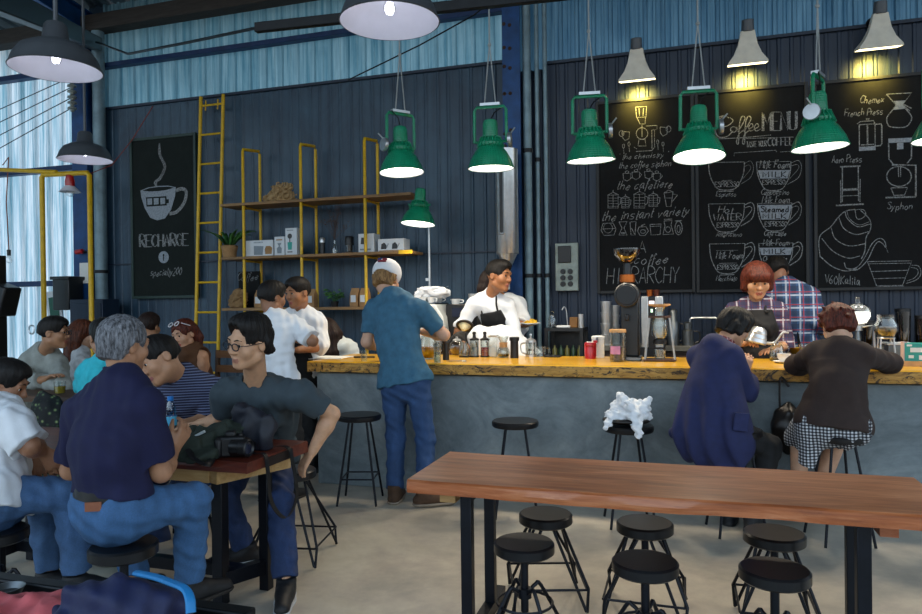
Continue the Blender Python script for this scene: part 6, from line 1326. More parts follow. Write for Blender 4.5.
# espresso machine behind
ez = 1.0
c = P(427, 330, Y=6.45); t = T('espresso_machine', 'white espresso machine topped with cups behind the bar', 'machine', (c.x, 6.45, .8)); X = c.x
MB().prismY([(X-.16, 1.0), (X+.12, 1.0), (X+.14, 1.1), (X+.24, 1.16), (X+.22, 1.32), (X+.14, 1.44), (X-.16, 1.44)], 6.3, 6.75).build('body', mat('white_machine_shell', 'd5dad8', .3, var=.04), t, bevel=.012)
MB().bx(X-.18, X+.22, 6.28, 6.77, .9, 1.0).build('drip_tray', STEELD, t, bevel=.006); MB().bx(X-.14, X+.13, 6.32, 6.72, 1.44, 1.455).build('cup_tray', STEELD, t); MB().cyl((X+.17, 6.33, 1.06), (X+.17, 6.33, 1.16), .035, n=16).build('group_head', STEEL, t); MB().tube([(X+.17, 6.33, 1.07), (X+.17, 6.2, 1.05)], .016, 10).build('portafilter_handle', BLKP, t)
struct_back = T('back_counter', 'dark steel back counter under the espresso machine', 'counter', (-2.2, 6.6, .1)); MB().bx(-2.72, -1.98, 6.28, 6.74, .1, .9).build('carcass', BLKP, struct_back); MB().bx(-2.74, -1.95, 6.24, 6.76, .87, .9).build('worktop', STEELD, struct_back)
rs = random.Random(12); t0 = None
for k in range(9):
    c = V(X-.10+.088*(k % 3)+rs.uniform(-.01, .01), 6.38+.1*((k//3) % 3), 1.456+(.0 if k < 9 else .06)); 
    if t0 is None:
        t0 = T('coffee_cup', 'white cup in the pile on top of the white espresso machine', 'cup', c, 'white cups piled on the espresso machine'); lathed('bowl', [WHITEP], c, cupwall(.024, .038, .055, .004), t0, 18); MB().tube(smooth([c+V(.036, 0, .045), c+V(.058, 0, .04), c+V(.056, 0, .02), c+V(.03, 0, .012)], 4), .005, 6).build('handle', WHITEP, t0)
    else: dup(t0, c, rs.uniform(0, 6))
c = P(430, 288, Y=6.42); t = T('white_towel', 'crumpled white towel over the cups on the espresso machine', 'towel', (X-.02, 6.42, 1.51)); grow('cloth', [ell((X-.04+.05*i, 6.45+.03*(i % 2), 1.547+.012*(i % 3)), (.06, .07, .03), None, .03) for i in range(5)], .007, K_WHITE, t, (), folds(9, .02, .05)) if 'grow' in globals() else None
c = P(450, 298, Y=6.5); t = T('coffee_machine', 'black coffee machine with a dark screen beside the white espresso machine', 'machine', (c.x, 6.5, .9)); X2 = c.x+.12
MB().bx(X2-.14, X2+.17, 6.42, 6.75, .9, 1.44).build('case', BLKP, t, bevel=.012); MB().box((X2+.03, 6.41, 1.36), (.20, .012, .09)).build('screen', mat('dark_screen', '1a2136', .15), t); MB().bx(X2-.12, X2+.15, 6.36, 6.43, .9, .95).build('drip_tray', STEELD, t)
c = V(X2-.08, 6.55, 1.44); t = T('coffee_cup', 'single white cup on top of the black coffee machine', 'cup', c); lathed('bowl', [WHITEP], c, cupwall(.035, .052, .05, .004), t, 20); MB().tube(smooth([c+V(.05, 0, .04), c+V(.08, 0, .036), c+V(.076, 0, .016), c+V(.04, 0, .012)], 4), .006, 6).build('handle', WHITEP, t)
c = V(X2+.09, 6.6, 1.44); t = T('milk_jug', 'steel milk pitcher on top of the black coffee machine', 'jug', c); lathed('body', [STEEL], c, cupwall(.045, .05, .10, .003), t, 20)
# the front line of brewing glass
c = P(465, 357, z=BT); t = T('pour_over_stand', 'pour-over stand with a black ring holding a white filter', 'brewer', c); MB().cyl(c, c+V(0, 0, .012), .05, n=20).build('base', BLKP, t); MB().cyl(c+V(0, .03, .01), c+V(0, .03, .20), .007, n=8).build('stem', BLKP, t); R = Matrix.Rotation(-.9, 3, 'X'); cc = c+V(0, 0, .265)
MB().tube([cc+R @ V(.065*math.cos(a), .05*math.sin(a), 0) for a in [2*PI*i/24 for i in range(24)]], .012, 8, closed=True).build('ring', BLKP, t); MB().lathe([(.052, .0), (.012, .06), (0, .06)], cc, 20, R @ V(0, 0, -1)).build('filter', mat('filter_paper', 'd8cfa4', .8), t); lathed('server', [GLS], c+V(0, -.02, .012), [(0, 0), (.042, 0), (.045, .05), (.025, .1), (.027, .12), (.025, .12), (.023, .1), (.042, .05), (.04, .005), (0, .005)], t, 20)
c = P(457, 355, z=BT); t = T('glass_teapot', 'round glass teapot of amber drink behind the spoons', 'teapot', c); lathed('bowl', [GLS], c, [(0, .0), (.045, .003), (.07, .05), (.06, .10), (.035, .125), (.033, .125), (.057, .10), (.066, .05), (.042, .008), (0, .008)], t, 24); lathed('drink', [mat('brown_tea', '8a5a2a', .15)], c, [(0, .01), (.04, .011), (.064, .05), (.058, .08), (0, .08)], t, 20); lathed('lid', [STEEL], c, [(.036, .125), (.036, .135), (.01, .145), (.01, .16), (0, .162)], t, 18)
for px, m, lab in ((474.5, GREYP, 'clear French press with a black lid, left of the red syrup press'), (485, mat('red_syrup', '93202b', .2), 'clear press of red syrup with a black lid on the bar')):
    c = P(px, 357, z=BT); t = T('french_press', lab, 'French press', c, 'small presses lined up on the bar'); lathed('beaker', [GLS], c, cupwall(.036, .038, .14, .003), t, 24); lathed('contents', [m], c+V(0, 0, .008), [(0, 0), (.033, 0), (.033, .075), (0, .075)], t, 20); lathed('lid', [BLKP], c, [(.04, .14), (.04, .152), (.015, .165), (.012, .19), (.016, .195), (.014, .212), (0, .214)], t, 20); lathed('frame_band', [BLKP], c, [(.04, 0), (.04, .012), (.038, .012), (.038, 0)], t, 20)
    MB().tube(smooth([c+V(.0, .038, .125), c+V(.0, .07, .115), c+V(.0, .068, .05), c+V(.0, .04, .03)], 4), .006, 8).build('handle', BLKP, t)
c = P(493.5, 357, z=BT); t = T('glass_canister', 'square clear jar of white sugar between the press pots', 'jar', c); MB().box(c+V(0, 0, .05), (.062, .062, .09)).build('sugar', WHITEP, t, bevel=.008); MB().box(c+V(0, 0, .085), (.075, .075, .17)).build('glass_wall', GLS, t, bevel=.01); MB().box(c+V(0, 0, .177), (.08, .08, .014)).build('lid', STEEL, t, bevel=.004)
c = P(503.5, 357.5, z=BT); t = T('hourglass_brewer', 'hourglass pour-over flask with a little dark coffee left', 'brewer', c); lathed('flask', [GLS], c, [(0, .0), (.042, .002), (.055, .03), (.05, .06), (.022, .105), (.046, .175), (.044, .175), (.02, .105), (.047, .06), (.052, .03), (.04, .006), (0, .006)], t, 26); lathed('coffee', [COFFEE], c, [(0, .008), (.039, .009), (.05, .03), (0, .03)], t, 22); lathed('wooden_collar', [CORK], c, [(.03, .085), (.028, .105), (.03, .125), (.034, .125), (.031, .105), (.034, .085)], t, 20)
c = P(514.5, 358, z=BT); t = T('coffee_tumbler', 'matt black press tube standing on the bar', 'brewer', c); lathed('tube', [BLKP], c, [(0, 0), (.034, 0), (.033, .14), (.041, .142), (.041, .168), (.036, .172), (0, .172)], t, 24)
c = P(531, 356.5, z=BT); t = T('french_press', 'polished steel framed French press with a domed lid', 'French press', c); lathed('beaker', [GLS], c, cupwall(.04, .042, .12, .003), t, 24); lathed('lid', [STEEL], c, [(.045, .12), (.044, .135), (.02, .152), (.006, .155), (.006, .175), (.012, .18), (.01, .19), (0, .192)], t, 22); mb = MB()
for k in range(6): a = k*PI/3; mb.bar(c+V(.044*math.cos(a), .044*math.sin(a), 0), c+V(.044*math.cos(a), .044*math.sin(a), .125), .01, .003, (math.cos(a), math.sin(a), 0))
mb.lathe([(.043, .0), (.046, 0), (.046, .02), (.043, .02)], c, 22).build('steel_frame', STEEL, t); MB().tube(smooth([c+V(-.044, 0, .115), c+V(-.085, 0, .10), c+V(-.08, 0, .04), c+V(-.044, 0, .02)], 4), .007, 8).build('handle', STEEL, t); lathed('plunger', [STEELD], c, [(0, .05), (.037, .05), (.037, .06), (.004, .062), (.004, .12), (0, .12)], t, 20)
c = P(541, 357, z=BT); t = T('glass_jug', 'clear glass jug with handle beside the steel French press', 'jug', c); lathed('jug', [GLS], c, cupwall(.042, .036, .085, .003), t, 24); MB().tube(smooth([c+V(.036, 0, .075), c+V(.07, 0, .07), c+V(.068, 0, .03), c+V(.042, 0, .015)], 4), .006, 8).build('handle', GLS, t)
c = P(553, 357, z=BT); t = T('serving_tray', 'small flat black tray on the bar right of the glass jug', 'tray', c); MB().box(c+V(0, 0, .008), (.13, .10, .014)).build('tray', BLKP, t, bevel=.004)
# plate held out
c = (PLATEHAND if 'PLATEHAND' in globals() else P(527, 322, Y=6.48))+V(.03, -.01, .012)
t = T('plate', 'white plate of yellow food held out by the half-hidden barista', 'plate', c); lathed('dish', [WHITEP], c, [(0, 0), (.06, 0), (.10, .016), (.10, .02), (.06, .006), (0, .006)], t, 28); grow('yellow_food', [ell(c+V(0, 0, .018), (.06, .05, .02)), ell(c+V(.02, .01, .028), (.03, .03, .018))], .006, mat('yellow_food', 'd4a51c', .6), t, (), folds(3, .008, .03)) if 'grow' in globals() else None
# little black table behind the bar
c0, c1 = P(546, 332, Y=6.7), P(584, 332, Y=6.7); x0, x1 = c0.x, c1.x; t = T('side_table', 'small black open side table behind the bar under the power box', 'table', ((x0+x1)/2, 6.8, .1)); zt = 1.20
MB().bx(x0, x1, 6.62, 7.0, zt-.03, zt).build('table_top', BLKP, t); 
for x in (x0+.015, x1-.015):
    for y in (6.64, 6.98): MB().bx(x-.015, x+.015, y-.015, y+.015, .1, zt-.03).build('leg', BLKP, t)
MB().bx(x0, x1, 6.62, 7.0, .88, .9).build('shelf', BLKP, t); MB().bx(x0, x1, 6.98, 7.0, .9, zt-.03).build('back_panel', BLKP, t)
mb = None
for k in range(5): c = V(x0+.08+k*.06, 6.72, .901); q = T('syrup_bottle', 'small bottle of green and yellow syrup inside the black side table', 'bottle', c, 'syrup bottles inside the side table'); lathed('bottle', [mat('green_bottle', '1f3a22', .3) if k % 2 else mat('yellow_bottle', '5b5a26', .3)], c, [(0, 0), (.024, 0), (.024, .09), (.01, .11), (.01, .13), (0, .13)], q, 14)
c = V(P(552, 325, Y=6.75).x, 6.75, zt); t = T('glass_jar', 'small clear jar with a stopper on the black side table', 'jar', c); lathed('jar', [GLS], c, [(0, .002), (.04, .002), (.043, .08), (.025, .11), (.027, .125), (.024, .125), (.022, .11), (.039, .08), (.037, .007), (0, .007)], t, 20); lathed('stopper', [GLS], c, [(.025, .125), (.028, .135), (.012, .16), (0, .162)], t, 16)
c = V(P(564, 328, Y=6.75).x, 6.75, zt); t = T('drip_scale', 'white scale with a bent steel arm on the black side table', 'scale', c); MB().box(c+V(0, 0, .012), (.13, .11, .022)).build('scale', WHITEP, t, bevel=.006); MB().tube(smooth([c+V(.03, .03, .02), c+V(.02, .03, .16), c+V(-.0, .02, .2), c+V(-.02, .0, .17)], 5), .006, 8).build('arm', STEEL, t)
c = V(P(574, 325, Y=6.78).x, 6.78, zt); t = T('wooden_box', 'small brown wooden box on the black side table', 'box', c); MB().box(c+V(0, 0, .05), (.075, .07, .10)).build('box', mat('brown_wood_box', '7a5426', .6), t, bevel=.004)
c = V(P(581, 325, Y=6.72).x, 6.72, zt); t = T('steel_canister', 'narrow steel canister at the right of the black side table', 'canister', c); lathed('body', [STEEL], c, cupwall(.026, .026, .13, .003), t, 18)
# right back counter
struct_b2 = T('back_counter', 'dark wooden back counter along the chalkboard wall', 'counter', (1.2, 6.9, .1)); MB().bx(-.86, 3.2, 6.78, 7.14, .1, .98).build('carcass', M_DKWOOD, struct_b2); MB().bx(-.88, 3.2, 6.74, 7.15, .98, 1.03).build('worktop', mat('grey_laminate', '5a5850', .5), struct_b2, bevel=.004)
Z2 = 1.03
def bk(px, Y=6.9): return V(P(px, 345, Y=Y).x, Y, Z2)
# tall shakers, canister
for px, h_, lab in ((606.5, .42, 'tallest column of nested steel cups behind the bar'), (614.5, .38, 'shorter column of nested steel cups behind the bar')):
    c = bk(px, 6.85 if px < 610 else 6.98); t = T('steel_cup_column', lab, 'cups', c, 'columns of nested steel cups'); mb = MB(); n = 4
    for k in range(n): mb.lathe([(.045, h_*k/n), (.052, h_*(k+.92)/n), (.055, h_*(k+.92)/n), (.055, h_*(k+.99)/n), (.047, h_*(k+1)/n)], c, 24)
    mb.build('cups', STEEL, t)
c = P(598, 360, z=BT); c.y = 5.75; c = V(P(598, 346, Y=5.75).x, 5.75, BT); t = T('milk_canister', 'white enamel canister with a clip lid on the bar behind the red pot', 'canister', c); lathed('body', [WHITEP], c, [(0, 0), (.05, 0), (.05, .15), (0, .15)], t, 26); lathed('lid', [WHITEP], c, [(.053, .152), (.053, .17), (.045, .176), (0, .178)], t, 26); MB().box(c+V(0, -.055, .145), (.02, .01, .04)).build('clip', STEELD, t)
c = P(590.5, 358.5, z=BT); t = T('red_pot', 'bright red lidded pot on the bar', 'pot', c); lathed('pot', [REDP], c, [(0, 0), (.046, 0), (.048, .10), (.044, .105), (.04, .10), (0, .09)], t, 28); MB().lathe([(.046, .10), (.05, .108), (.045, .128), (.036, .13)], c, 28).build('rim', REDP, t); MB().box(c+V(0, -.012, .122), (.06, .045, .012), rot=Matrix.Rotation(.3, 3, 'X')).build('paper_slip', PAPER, t); MB().box(c+V(.04, 0, .135), (.03, .02, .02)).build('lid_tab', REDP, t)
c = P(618, 361.5, z=BT); t = T('coffee_jar', 'glass coffee jar with wooden lid and pink label on the bar', 'jar', c); lathed('glass_wall', [GLS], c, [(0, .001), (.058, .001), (.06, .01), (.06, .22), (.057, .22), (.057, .012), (0, .01)], t, 30); lathed('grounds', [BEAN], c, [(0, .012), (.0555, .012), (.0555, .1), (0, .105)], t, 28); lathed('lid', [CORK], c, [(0, .22), (.062, .22), (.063, .235), (.06, .243), (0, .245)], t, 30)
n = 10; mb = MB(); vs = [V(c.x+.0612*math.cos(a), c.y+.0612*math.sin(a), c.z+z) for z in (.058, .118) for a in [-2.55+1.35*i/n for i in range(n+1)]]; mb.q(vs, [(i, i+1, n+2+i, n+1+i) for i in range(n)]).build('label', PINK, t)
# big black grinder with copper collar and glass hopper
c = P(629, 357, z=BT); c = V(c.x+.015, 5.55, BT); t = T('coffee_grinder', 'tall black coffee grinder with smoky hopper and copper collar', 'grinder', c)
MB().box(c+V(.0, .0, .015), (.20, .24, .03)).build('base_plate', STEELD, t, bevel=.006); MB().bx(c.x-.045, c.x+.085, c.y-.07, c.y+.10, BT+.03, BT+.48).build('body', mat('satin_black', '17191b', .4), t, bevel=.012)
cc = c+V(.0, -.02, .50); MB().lathe([(0, -.11), (.084, -.11), (.094, -.10), (.094, .08), (.08, .10), (0, .10)], cc, 32, (0, 1, 0)).build('motor_drum', mat('satin_black', '17191b', .4), t); MB().lathe([(0, -.116), (.072, -.116), (.076, -.11)], cc, 32, (0, 1, 0)).build('face_plate', BLKP, t)
lathed('collar', [COPPER], cc, [(.05, .095), (.058, .10), (.058, .155), (.045, .16), (0, .16)], t, 26); lathed('neck', [BLKP], cc, [(.032, .16), (.03, .22), (.026, .25)], t, 20); lathed('hopper', [GLSA], cc, [(.028, .245), (.06, .26), (.098, .31), (.105, .35), (.102, .35), (.094, .312), (.057, .264), (.02, .25)], t, 30); lathed('beans', [BEAN], cc, [(0, .252), (.04, .258), (.058, .272), (0, .278)], t, 24); lathed('hopper_lid', [GLSA], cc, [(.104, .35), (.104, .358), (0, .362)], t, 30); MB().box(c+V(.0, -.10, .33), (.03, .06, .05)).build('chute', BLKP, t, bevel=.008)
# white and steel brewer with red display
c = V(P(652, 300, Y=6.6).x, 6.6, Z2); t = T('batch_brewer', 'steel and black brewing machine with a small red display', 'machine', (c.x, 6.6, .1)); h_ = 1.03; MB().bx(c.x-.09, c.x-.03, 6.5, 6.8, Z2, Z2+.46).build('side_panel', STEEL, t, bevel=.006); MB().bx(c.x+.03, c.x+.10, 6.5, 6.8, Z2, Z2+.46).build('side_panel', STEEL, t, bevel=.006); MB().bx(c.x-.03, c.x+.03, 6.52, 6.8, Z2, Z2+.455).build('centre_panel', BLKP, t); MB().box((c.x, 6.515, Z2+.40), (.045, .008, .035)).build('display', glow('red_display', (1., .75, .75), 1.2), t); MB().box((c.x, 6.515, Z2+.33), (.02, .008, .03)).build('button', glow('green_light', (.1, .8, .35), .8), t)
for q in (-.02, .04): lathed('bean_cup', [COPPER if q < 0 else mat('dark_copper', '5a2c1c', .4, .5)], c+V(q, .02, .46), [(0, 0), (.025, 0), (.03, .06), (0, .06)], t, 16)
MB().bx(c.x-.10, c.x+.11, 6.45, 6.82, .1, Z2).build('plinth', BLKP, t)
# cold-drip tower
c = P(660, 361, z=BT); t = T('drip_tower', 'wooden topped drip stand with a glass dripper on the bar', 'brewer', c); MB().box(c+V(0, 0, .009), (.235, .15, .016)).build('base', mat('walnut', '4b2f22', .5), t, bevel=.003); MB().box(c+V(0, 0, .333), (.16, .12, .014)).build('top_board', mat('walnut', '4b2f22', .5), t, bevel=.003)
for sx_ in (-1, 1):
    for sy_ in (-1, 1): MB().bar(c+V(sx_*.108, sy_*.065, .016), c+V(sx_*.072, sy_*.05, .327), .012, .012).build('strut', GLS if 0 else mat('clear_acrylic_edge', 'a9b0b3', .2), t)
lathed('dripper', [GLS], c, [(.028, .34), (.028, .375), (.055, .41), (.052, .412), (.024, .376), (.024, .34)], t, 26); lathed('wooden_rim', [CORK], c, [(.05, .408), (.082, .418), (.082, .43), (.05, .428)], t, 30); lathed('chamber', [GLS], c, [(.055, .325), (.06, .32), (.06, .2), (.03, .16), (.026, .12), (.023, .12), (.027, .163), (.057, .203), (.057, .318)], t, 26); lathed('valve', [BLKP], c, [(0, .13), (.05, .13), (.05, .16), (.02, .175), (0, .175)], t, 20); lathed('drip_glass', [GLS], c+V(0, 0, .017), cupwall(.04, .045, .07, .003), t, 22)
# steel pots and a frame by the wall
for px, h_, r, lab in ((673, .34, .055, 'tall steel brewer with a plunger top by the wall'), (688, .22, .05, 'squat steel pot with a glass lid by the wall')):
    c = bk(px, 6.85); t = T('steel_pot', lab, 'pot', c); lathed('body', [STEELD], c, [(0, 0), (r, 0), (r, h_*.62), (r*.7, h_*.68), (r*.7, h_*.95), (r*.4, h_), (0, h_)], t, 26); MB().tube(smooth([c+V(r, 0, h_*.6), c+V(r+.05, 0, h_*.55), c+V(r+.05, 0, h_*.2), c+V(r, 0, h_*.1)], 4), .007, 8).build('handle', BLKP, t)
c = bk(704, 6.85); t = T('steel_rack', 'bent steel rod rack holding dark jars by the wall', 'rack', c); 
for y in (0, .16): MB().tube([c+V(-.12, y, 0), c+V(-.12, y, .24), c+V(-.105, y, .255), c+V(.105, y, .255), c+V(.12, y, .24), c+V(.12, y, 0)], .008, 8).build('rod_frame', STEEL, t)
c = V(bk(705).x, 5.72, BT); c = V(P(712, 345, Y=5.75).x, 5.75, BT); t = T('pale_bottle', 'small pale blue bottle behind the woman in the navy coat', 'bottle', c); lathed('bottle', [mat('pale_blue_plastic', '8fb0c0', .4)], c, [(0, 0), (.04, 0), (.042, .07), (.02, .10), (.018, .12), (.022, .13), (.02, .145), (0, .146)], t, 20)
# kettle in the girl's hand
gh = GIRLHAND if 'GIRLHAND' in globals() else P(744, 344, Y=5.92)
c = V(P(755, 330, Y=5.84).x, 5.82, P(755, 343, Y=5.82).z); t = T('gooseneck_kettle', 'steel gooseneck kettle held by the barista with the red-brown bob', 'kettle', c); R = Matrix.Rotation(.25, 3, 'Y')
k0 = [(0, 0), (.075, 0), (.08, .012), (.072, .04), (.074, .044), (.064, .075), (.066, .079), (.055, .11), (.04, .122), (.038, .126), (0, .13)]
MB().lathe(k0, c, 32, R @ V(0, 0, 1)).build('body', STEEL, t); MB().lathe([(0, .13), (.012, .132), (.014, .15), (0, .153)], c, 16, R @ V(0, 0, 1)).build('lid_knob', BLKP, t)
MB().tube(smooth([c+R @ V(.07, 0, .02), c+R @ V(.12, -.01, .03), c+R @ V(.145, -.015, .07), c+R @ V(.165, -.02, .125), c+R @ V(.205, -.02, .135)], 6), [.012]*8+[.009]*9+[.007]*8, 10).build('spout', STEEL, t); MB().tube(smooth([c+R @ V(-.06, 0, .11), c+R @ V(-.12, 0, .12), c+R @ V(-.135, 0, .07), c+R @ V(-.125, 0, .02)], 6), .010, 8).build('handle', BLKP, t)
# between the two women at the bar
c = P(777, 361, z=BT); t = T('glass_server', 'clear glass coffee server between the two seated women', 'jug', c); lathed('server', [GLS], c, [(0, .001), (.05, .001), (.054, .03), (.046, .10), (.034, .12), (.038, .135), (.035, .135), (.031, .12), (.043, .10), (.05, .03), (.047, .006), (0, .006)], t, 26); MB().tube(smooth([c+V(.036, 0, .12), c+V(.075, 0, .105), c+V(.075, 0, .05), c+V(.052, 0, .03)], 4), .006, 8).build('handle', GLS, t); lathed('coffee', [COFFEE], c, [(0, .007), (.046, .008), (.049, .025), (0, .025)], t, 20)
c = P(784, 363, z=BT); t = T('coffee_cup', 'white coffee cup on a saucer between the two seated women', 'cup', c); lathed('saucer', [WHITEP], c, [(0, 0), (.045, 0), (.072, .012), (.072, .016), (.045, .006), (0, .006)], t, 28); lathed('bowl', [WHITEP], c+V(0, 0, .007), [(0, 0), (.024, 0), (.042, .03), (.045, .06), (.041, .06), (.038, .03), (.02, .006), (0, .006)], t, 26); MB().tube(smooth([c+V(.044, 0, .055), c+V(.068, 0, .05), c+V(.066, 0, .03), c+V(.038, 0, .022)], 4), .005, 6).build('handle', WHITEP, t); lathed('coffee', [COFFEE], c, [(0, .05), (.039, .05)], t, 20)
c = P(797, 357, z=BT); t = T('brass_dripper', 'shiny brass bowl on the bar beside the brown sweater sleeve', 'bowl', c); lathed('bowl', [BRASS], c, [(0, 0), (.03, 0), (.032, .012), (.045, .03), (.056, .075), (.053, .075), (.042, .032), (.02, .016), (0, .016)], t, 26)
for px, lab in ((804, 'clear empty glass left of the brown sweater woman, nearest the brass bowl'), (812, 'clear empty glass half behind the brown sweater sleeve')):
    tumbler(V(P(px, 340, Y=5.75).x, 5.76, BT), .035, .12, lab)
# right end of the bar
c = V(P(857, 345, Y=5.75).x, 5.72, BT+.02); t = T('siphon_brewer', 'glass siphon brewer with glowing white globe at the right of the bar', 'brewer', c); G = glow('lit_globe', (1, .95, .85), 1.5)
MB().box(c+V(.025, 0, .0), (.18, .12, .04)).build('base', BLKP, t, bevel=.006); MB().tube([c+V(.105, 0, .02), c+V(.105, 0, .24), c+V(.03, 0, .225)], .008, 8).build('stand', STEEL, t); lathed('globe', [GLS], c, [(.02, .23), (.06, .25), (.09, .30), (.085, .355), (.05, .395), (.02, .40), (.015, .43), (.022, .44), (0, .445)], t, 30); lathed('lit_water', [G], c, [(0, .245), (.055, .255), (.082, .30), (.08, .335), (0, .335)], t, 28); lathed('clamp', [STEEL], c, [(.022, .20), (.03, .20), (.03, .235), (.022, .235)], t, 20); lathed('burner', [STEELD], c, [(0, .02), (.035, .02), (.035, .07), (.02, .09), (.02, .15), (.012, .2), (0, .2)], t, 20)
c = V(P(884, 345, Y=5.75).x, 5.70, BT+.17); t = T('round_jar', 'round glass jar on a steel trivet near the teal box', 'jar', c-V(0, 0, .17)); lathed('jar', [GLS], c, [(0, 0), (.05, .004), (.08, .05), (.08, .09), (.058, .13), (.062, .15), (.059, .15), (.055, .13), (.076, .09), (.076, .05), (.047, .01), (0, .008)], t, 28); lathed('grounds', [mat('grey_grounds', '6b5a4a', .9, var=.3, scale=50)], c, [(0, .012), (.05, .014), (.074, .05), (.06, .075), (0, .08)], t, 24); lathed('lid', [GLSA], c, [(.06, .15), (.06, .165), (0, .168)], t, 24)
mb = MB()
for a in (.8, 2.4, 3.9, 5.5): mb.cyl(c+V(.07*math.cos(a), .07*math.sin(a), -.17), c+V(.055*math.cos(a), .055*math.sin(a), .0), .006, n=8)
mb.tube([c+V(.055*math.cos(i*PI/8), .055*math.sin(i*PI/8), -.002) for i in range(16)], .006, 6, closed=True); mb.build('trivet', STEEL, t)
c = V(P(905, 345, Y=5.6).x, 5.74, BT); t = T('steel_tray', 'low flat grinder base and steel tray behind the teal box', 'tray', c); MB().box(c+V(.0, .04, .06), (.15, .12, .12)).build('box', STEELD, t, bevel=.01); MB().box(c+V(0, .04, .125), (.17, .14, .014)).build('lid', CARD, t, bevel=.003)
for px, h_, r, lab in ((903, .30, .055, 'dark glass blender jar at the right end by the wall'), (922, .24, .05, 'smoky jar at the right edge by the wall'), (868, .2, .05, 'dark jar behind the siphon brewer by the wall')):
    c = bk(px, 6.9); t = T('dark_jar', lab, 'jar', c); lathed('jar', [GLSA], c, cupwall(r, r*1.1, h_, .004), t, 22); lathed('beans', [BEAN], c+V(0, 0, .008), [(0, 0), (r*.9, 0), (r*.95, h_*.4), (0, h_*.4)], t, 20); lathed('lid', [BLKP], c, [(r*1.12, h_), (r*1.12, h_+.025), (0, h_+.03)], t, 22)
c = P(912, 361.5, z=BT); c.y = 5.36; c.x = P(912, 360, Y=5.36).x; t = T('wooden_tray', 'small wooden tray holding the teal box', 'tray', c); MB().box(c+V(0, 0, .006), (.19, .13, .012)).build('bottom', CORK, t)
for s_ in ((0, -.062, .19, .008), (0, .062, .19, .008), (-.092, 0, .008, .13), (.092, 0, .008, .13)): MB().box(c+V(s_[0], s_[1], .018), (s_[2], s_[3], .036)).build('side', CORK, t)
c2 = c+V(.015, 0, .013); t = T('tea_box', 'teal and white printed box standing in the wooden tray', 'box', c2); MB().box(c2+V(0, 0, .07), (.135, .075, .14)).build('box', TEAL, t, bevel=.003); mb = MB(); mb.box(c2+V(0, -.039, .095), (.07, .003, .03)).box(c2+V(-.03, -.039, .05), (.03, .003, .02)).box(c2+V(.03, -.039, .045), (.03, .003, .03)).box(c2+V(-.04, -.039, .125), (.03, .003, .012)); mb.build('printed_panels', [PAPER], t); MB().box(c2+V(-.062, 0, .075), (.02, .072, .145)).build('pale_sleeve', mat('pale_pink_card', 'c9b3ae', .7), t)
# ---------------- cloth on the stool
c = V(-.345, 4.66, .672); t = T('white_cloth', 'crumpled white cloth heaped on the middle bar stool', 'cloth', c)
if 'grow' in globals():
    rs = random.Random(6); pr = [ell(c+V(0, 0, .04), (.14, .11, .05), None, .02)]
    for k in range(16): a = rs.uniform(0, 6.28); r = rs.uniform(.0, .11); q = c+V(math.cos(a)*r, math.sin(a)*r, rs.uniform(.06, .10)); pr.append(cone(q, q+V(rs.uniform(-.05, .05), rs.uniform(-.04, .04), rs.uniform(.02, .07)), .035, .012, .015))
    pr += [cone(c+V(.05, -.10, .03), c+V(.07, -.17, -.05), .03, .02, .02), cone(c+V(-.10, -.07, .03), c+V(-.13, -.13, -.02), .03, .012, .02)]
    grow('cloth', pr, .0055, K_WHITE, t, [(c+V(0, 0, .001), V(0, 0, -1))] if 0 else (), folds(15, .009, .04, .8))
c = V(-.39, 4.62, .65); t = T('leather_bag', 'dark bag under the crumpled white cloth on the bar stool', 'bag', c)
if 'grow' in globals(): grow('bag', [ell(c+V(.03, .03, .028), (.155, .12, .028), None, .02)], .007, mat('black_leather_bag', '15110f', .4), t)
# handbags by the seated women
c = P(785, 425, Y=4.95); t = T('shoulder_bag', 'round black shoulder bag hanging at the bar beside the checked skirt', 'bag', c)
if 'grow' in globals(): grow('bag', [ell(c+V(.02, 0, -.02), (.10, .08, .16), None, .02)], .007, mat('black_leather_bag', '15110f', .4), t, (), folds(21, .006))
MB().tube(smooth([c+V(-.03, 0, .1), c+V(-.02, .04, .30), V(c.x+.03, 4.985, .88)], 6), .008, 6).build('strap', mat('black_leather_bag', '15110f', .4), t)
# ---------------- red table: bottle, glasses, camera, bags
TT = TZ
c = on(171, 438, TT); t = T('water_bottle', 'clear water bottle with blue cap and label on the red table', 'bottle', c); lathed('bottle', [GLSB], c, [(0, .004), (.026, .0), (.032, .01), (.032, .05), (.029, .06), (.032, .07), (.032, .125), (.029, .135), (.032, .145), (.026, .175), (.014, .20), (.013, .215), (0, .215)], t, 24); lathed('label', [mat('sky_blue_label', '4fb4dd', .5)], c, [(.0325, .072), (.0328, .073), (.0328, .122), (.0325, .123)], t, 24); lathed('cap', [mat('blue_cap', '1f78c8', .4)], c, [(.016, .207), (.016, .232), (0, .234)], t, 18); lathed('water', [WATER], c, [(0, .006), (.029, .01), (.029, .12), (0, .12)], t, 20)
c = on(184, 447, TT); tumbler(c, .030, .085, 'small glass of amber drink beside the water bottle', TEA, .3)
c = on(197, 441, TT); tumbler(c, .040, .095, 'wide empty glass right of the water bottle')
c = on(60, 394, t2z); tumbler(c, .042, .095, 'glass of pale beer on the further table by the sweatshirt sleeve', mat('pale_beer', '8a7a22', .1), .55)
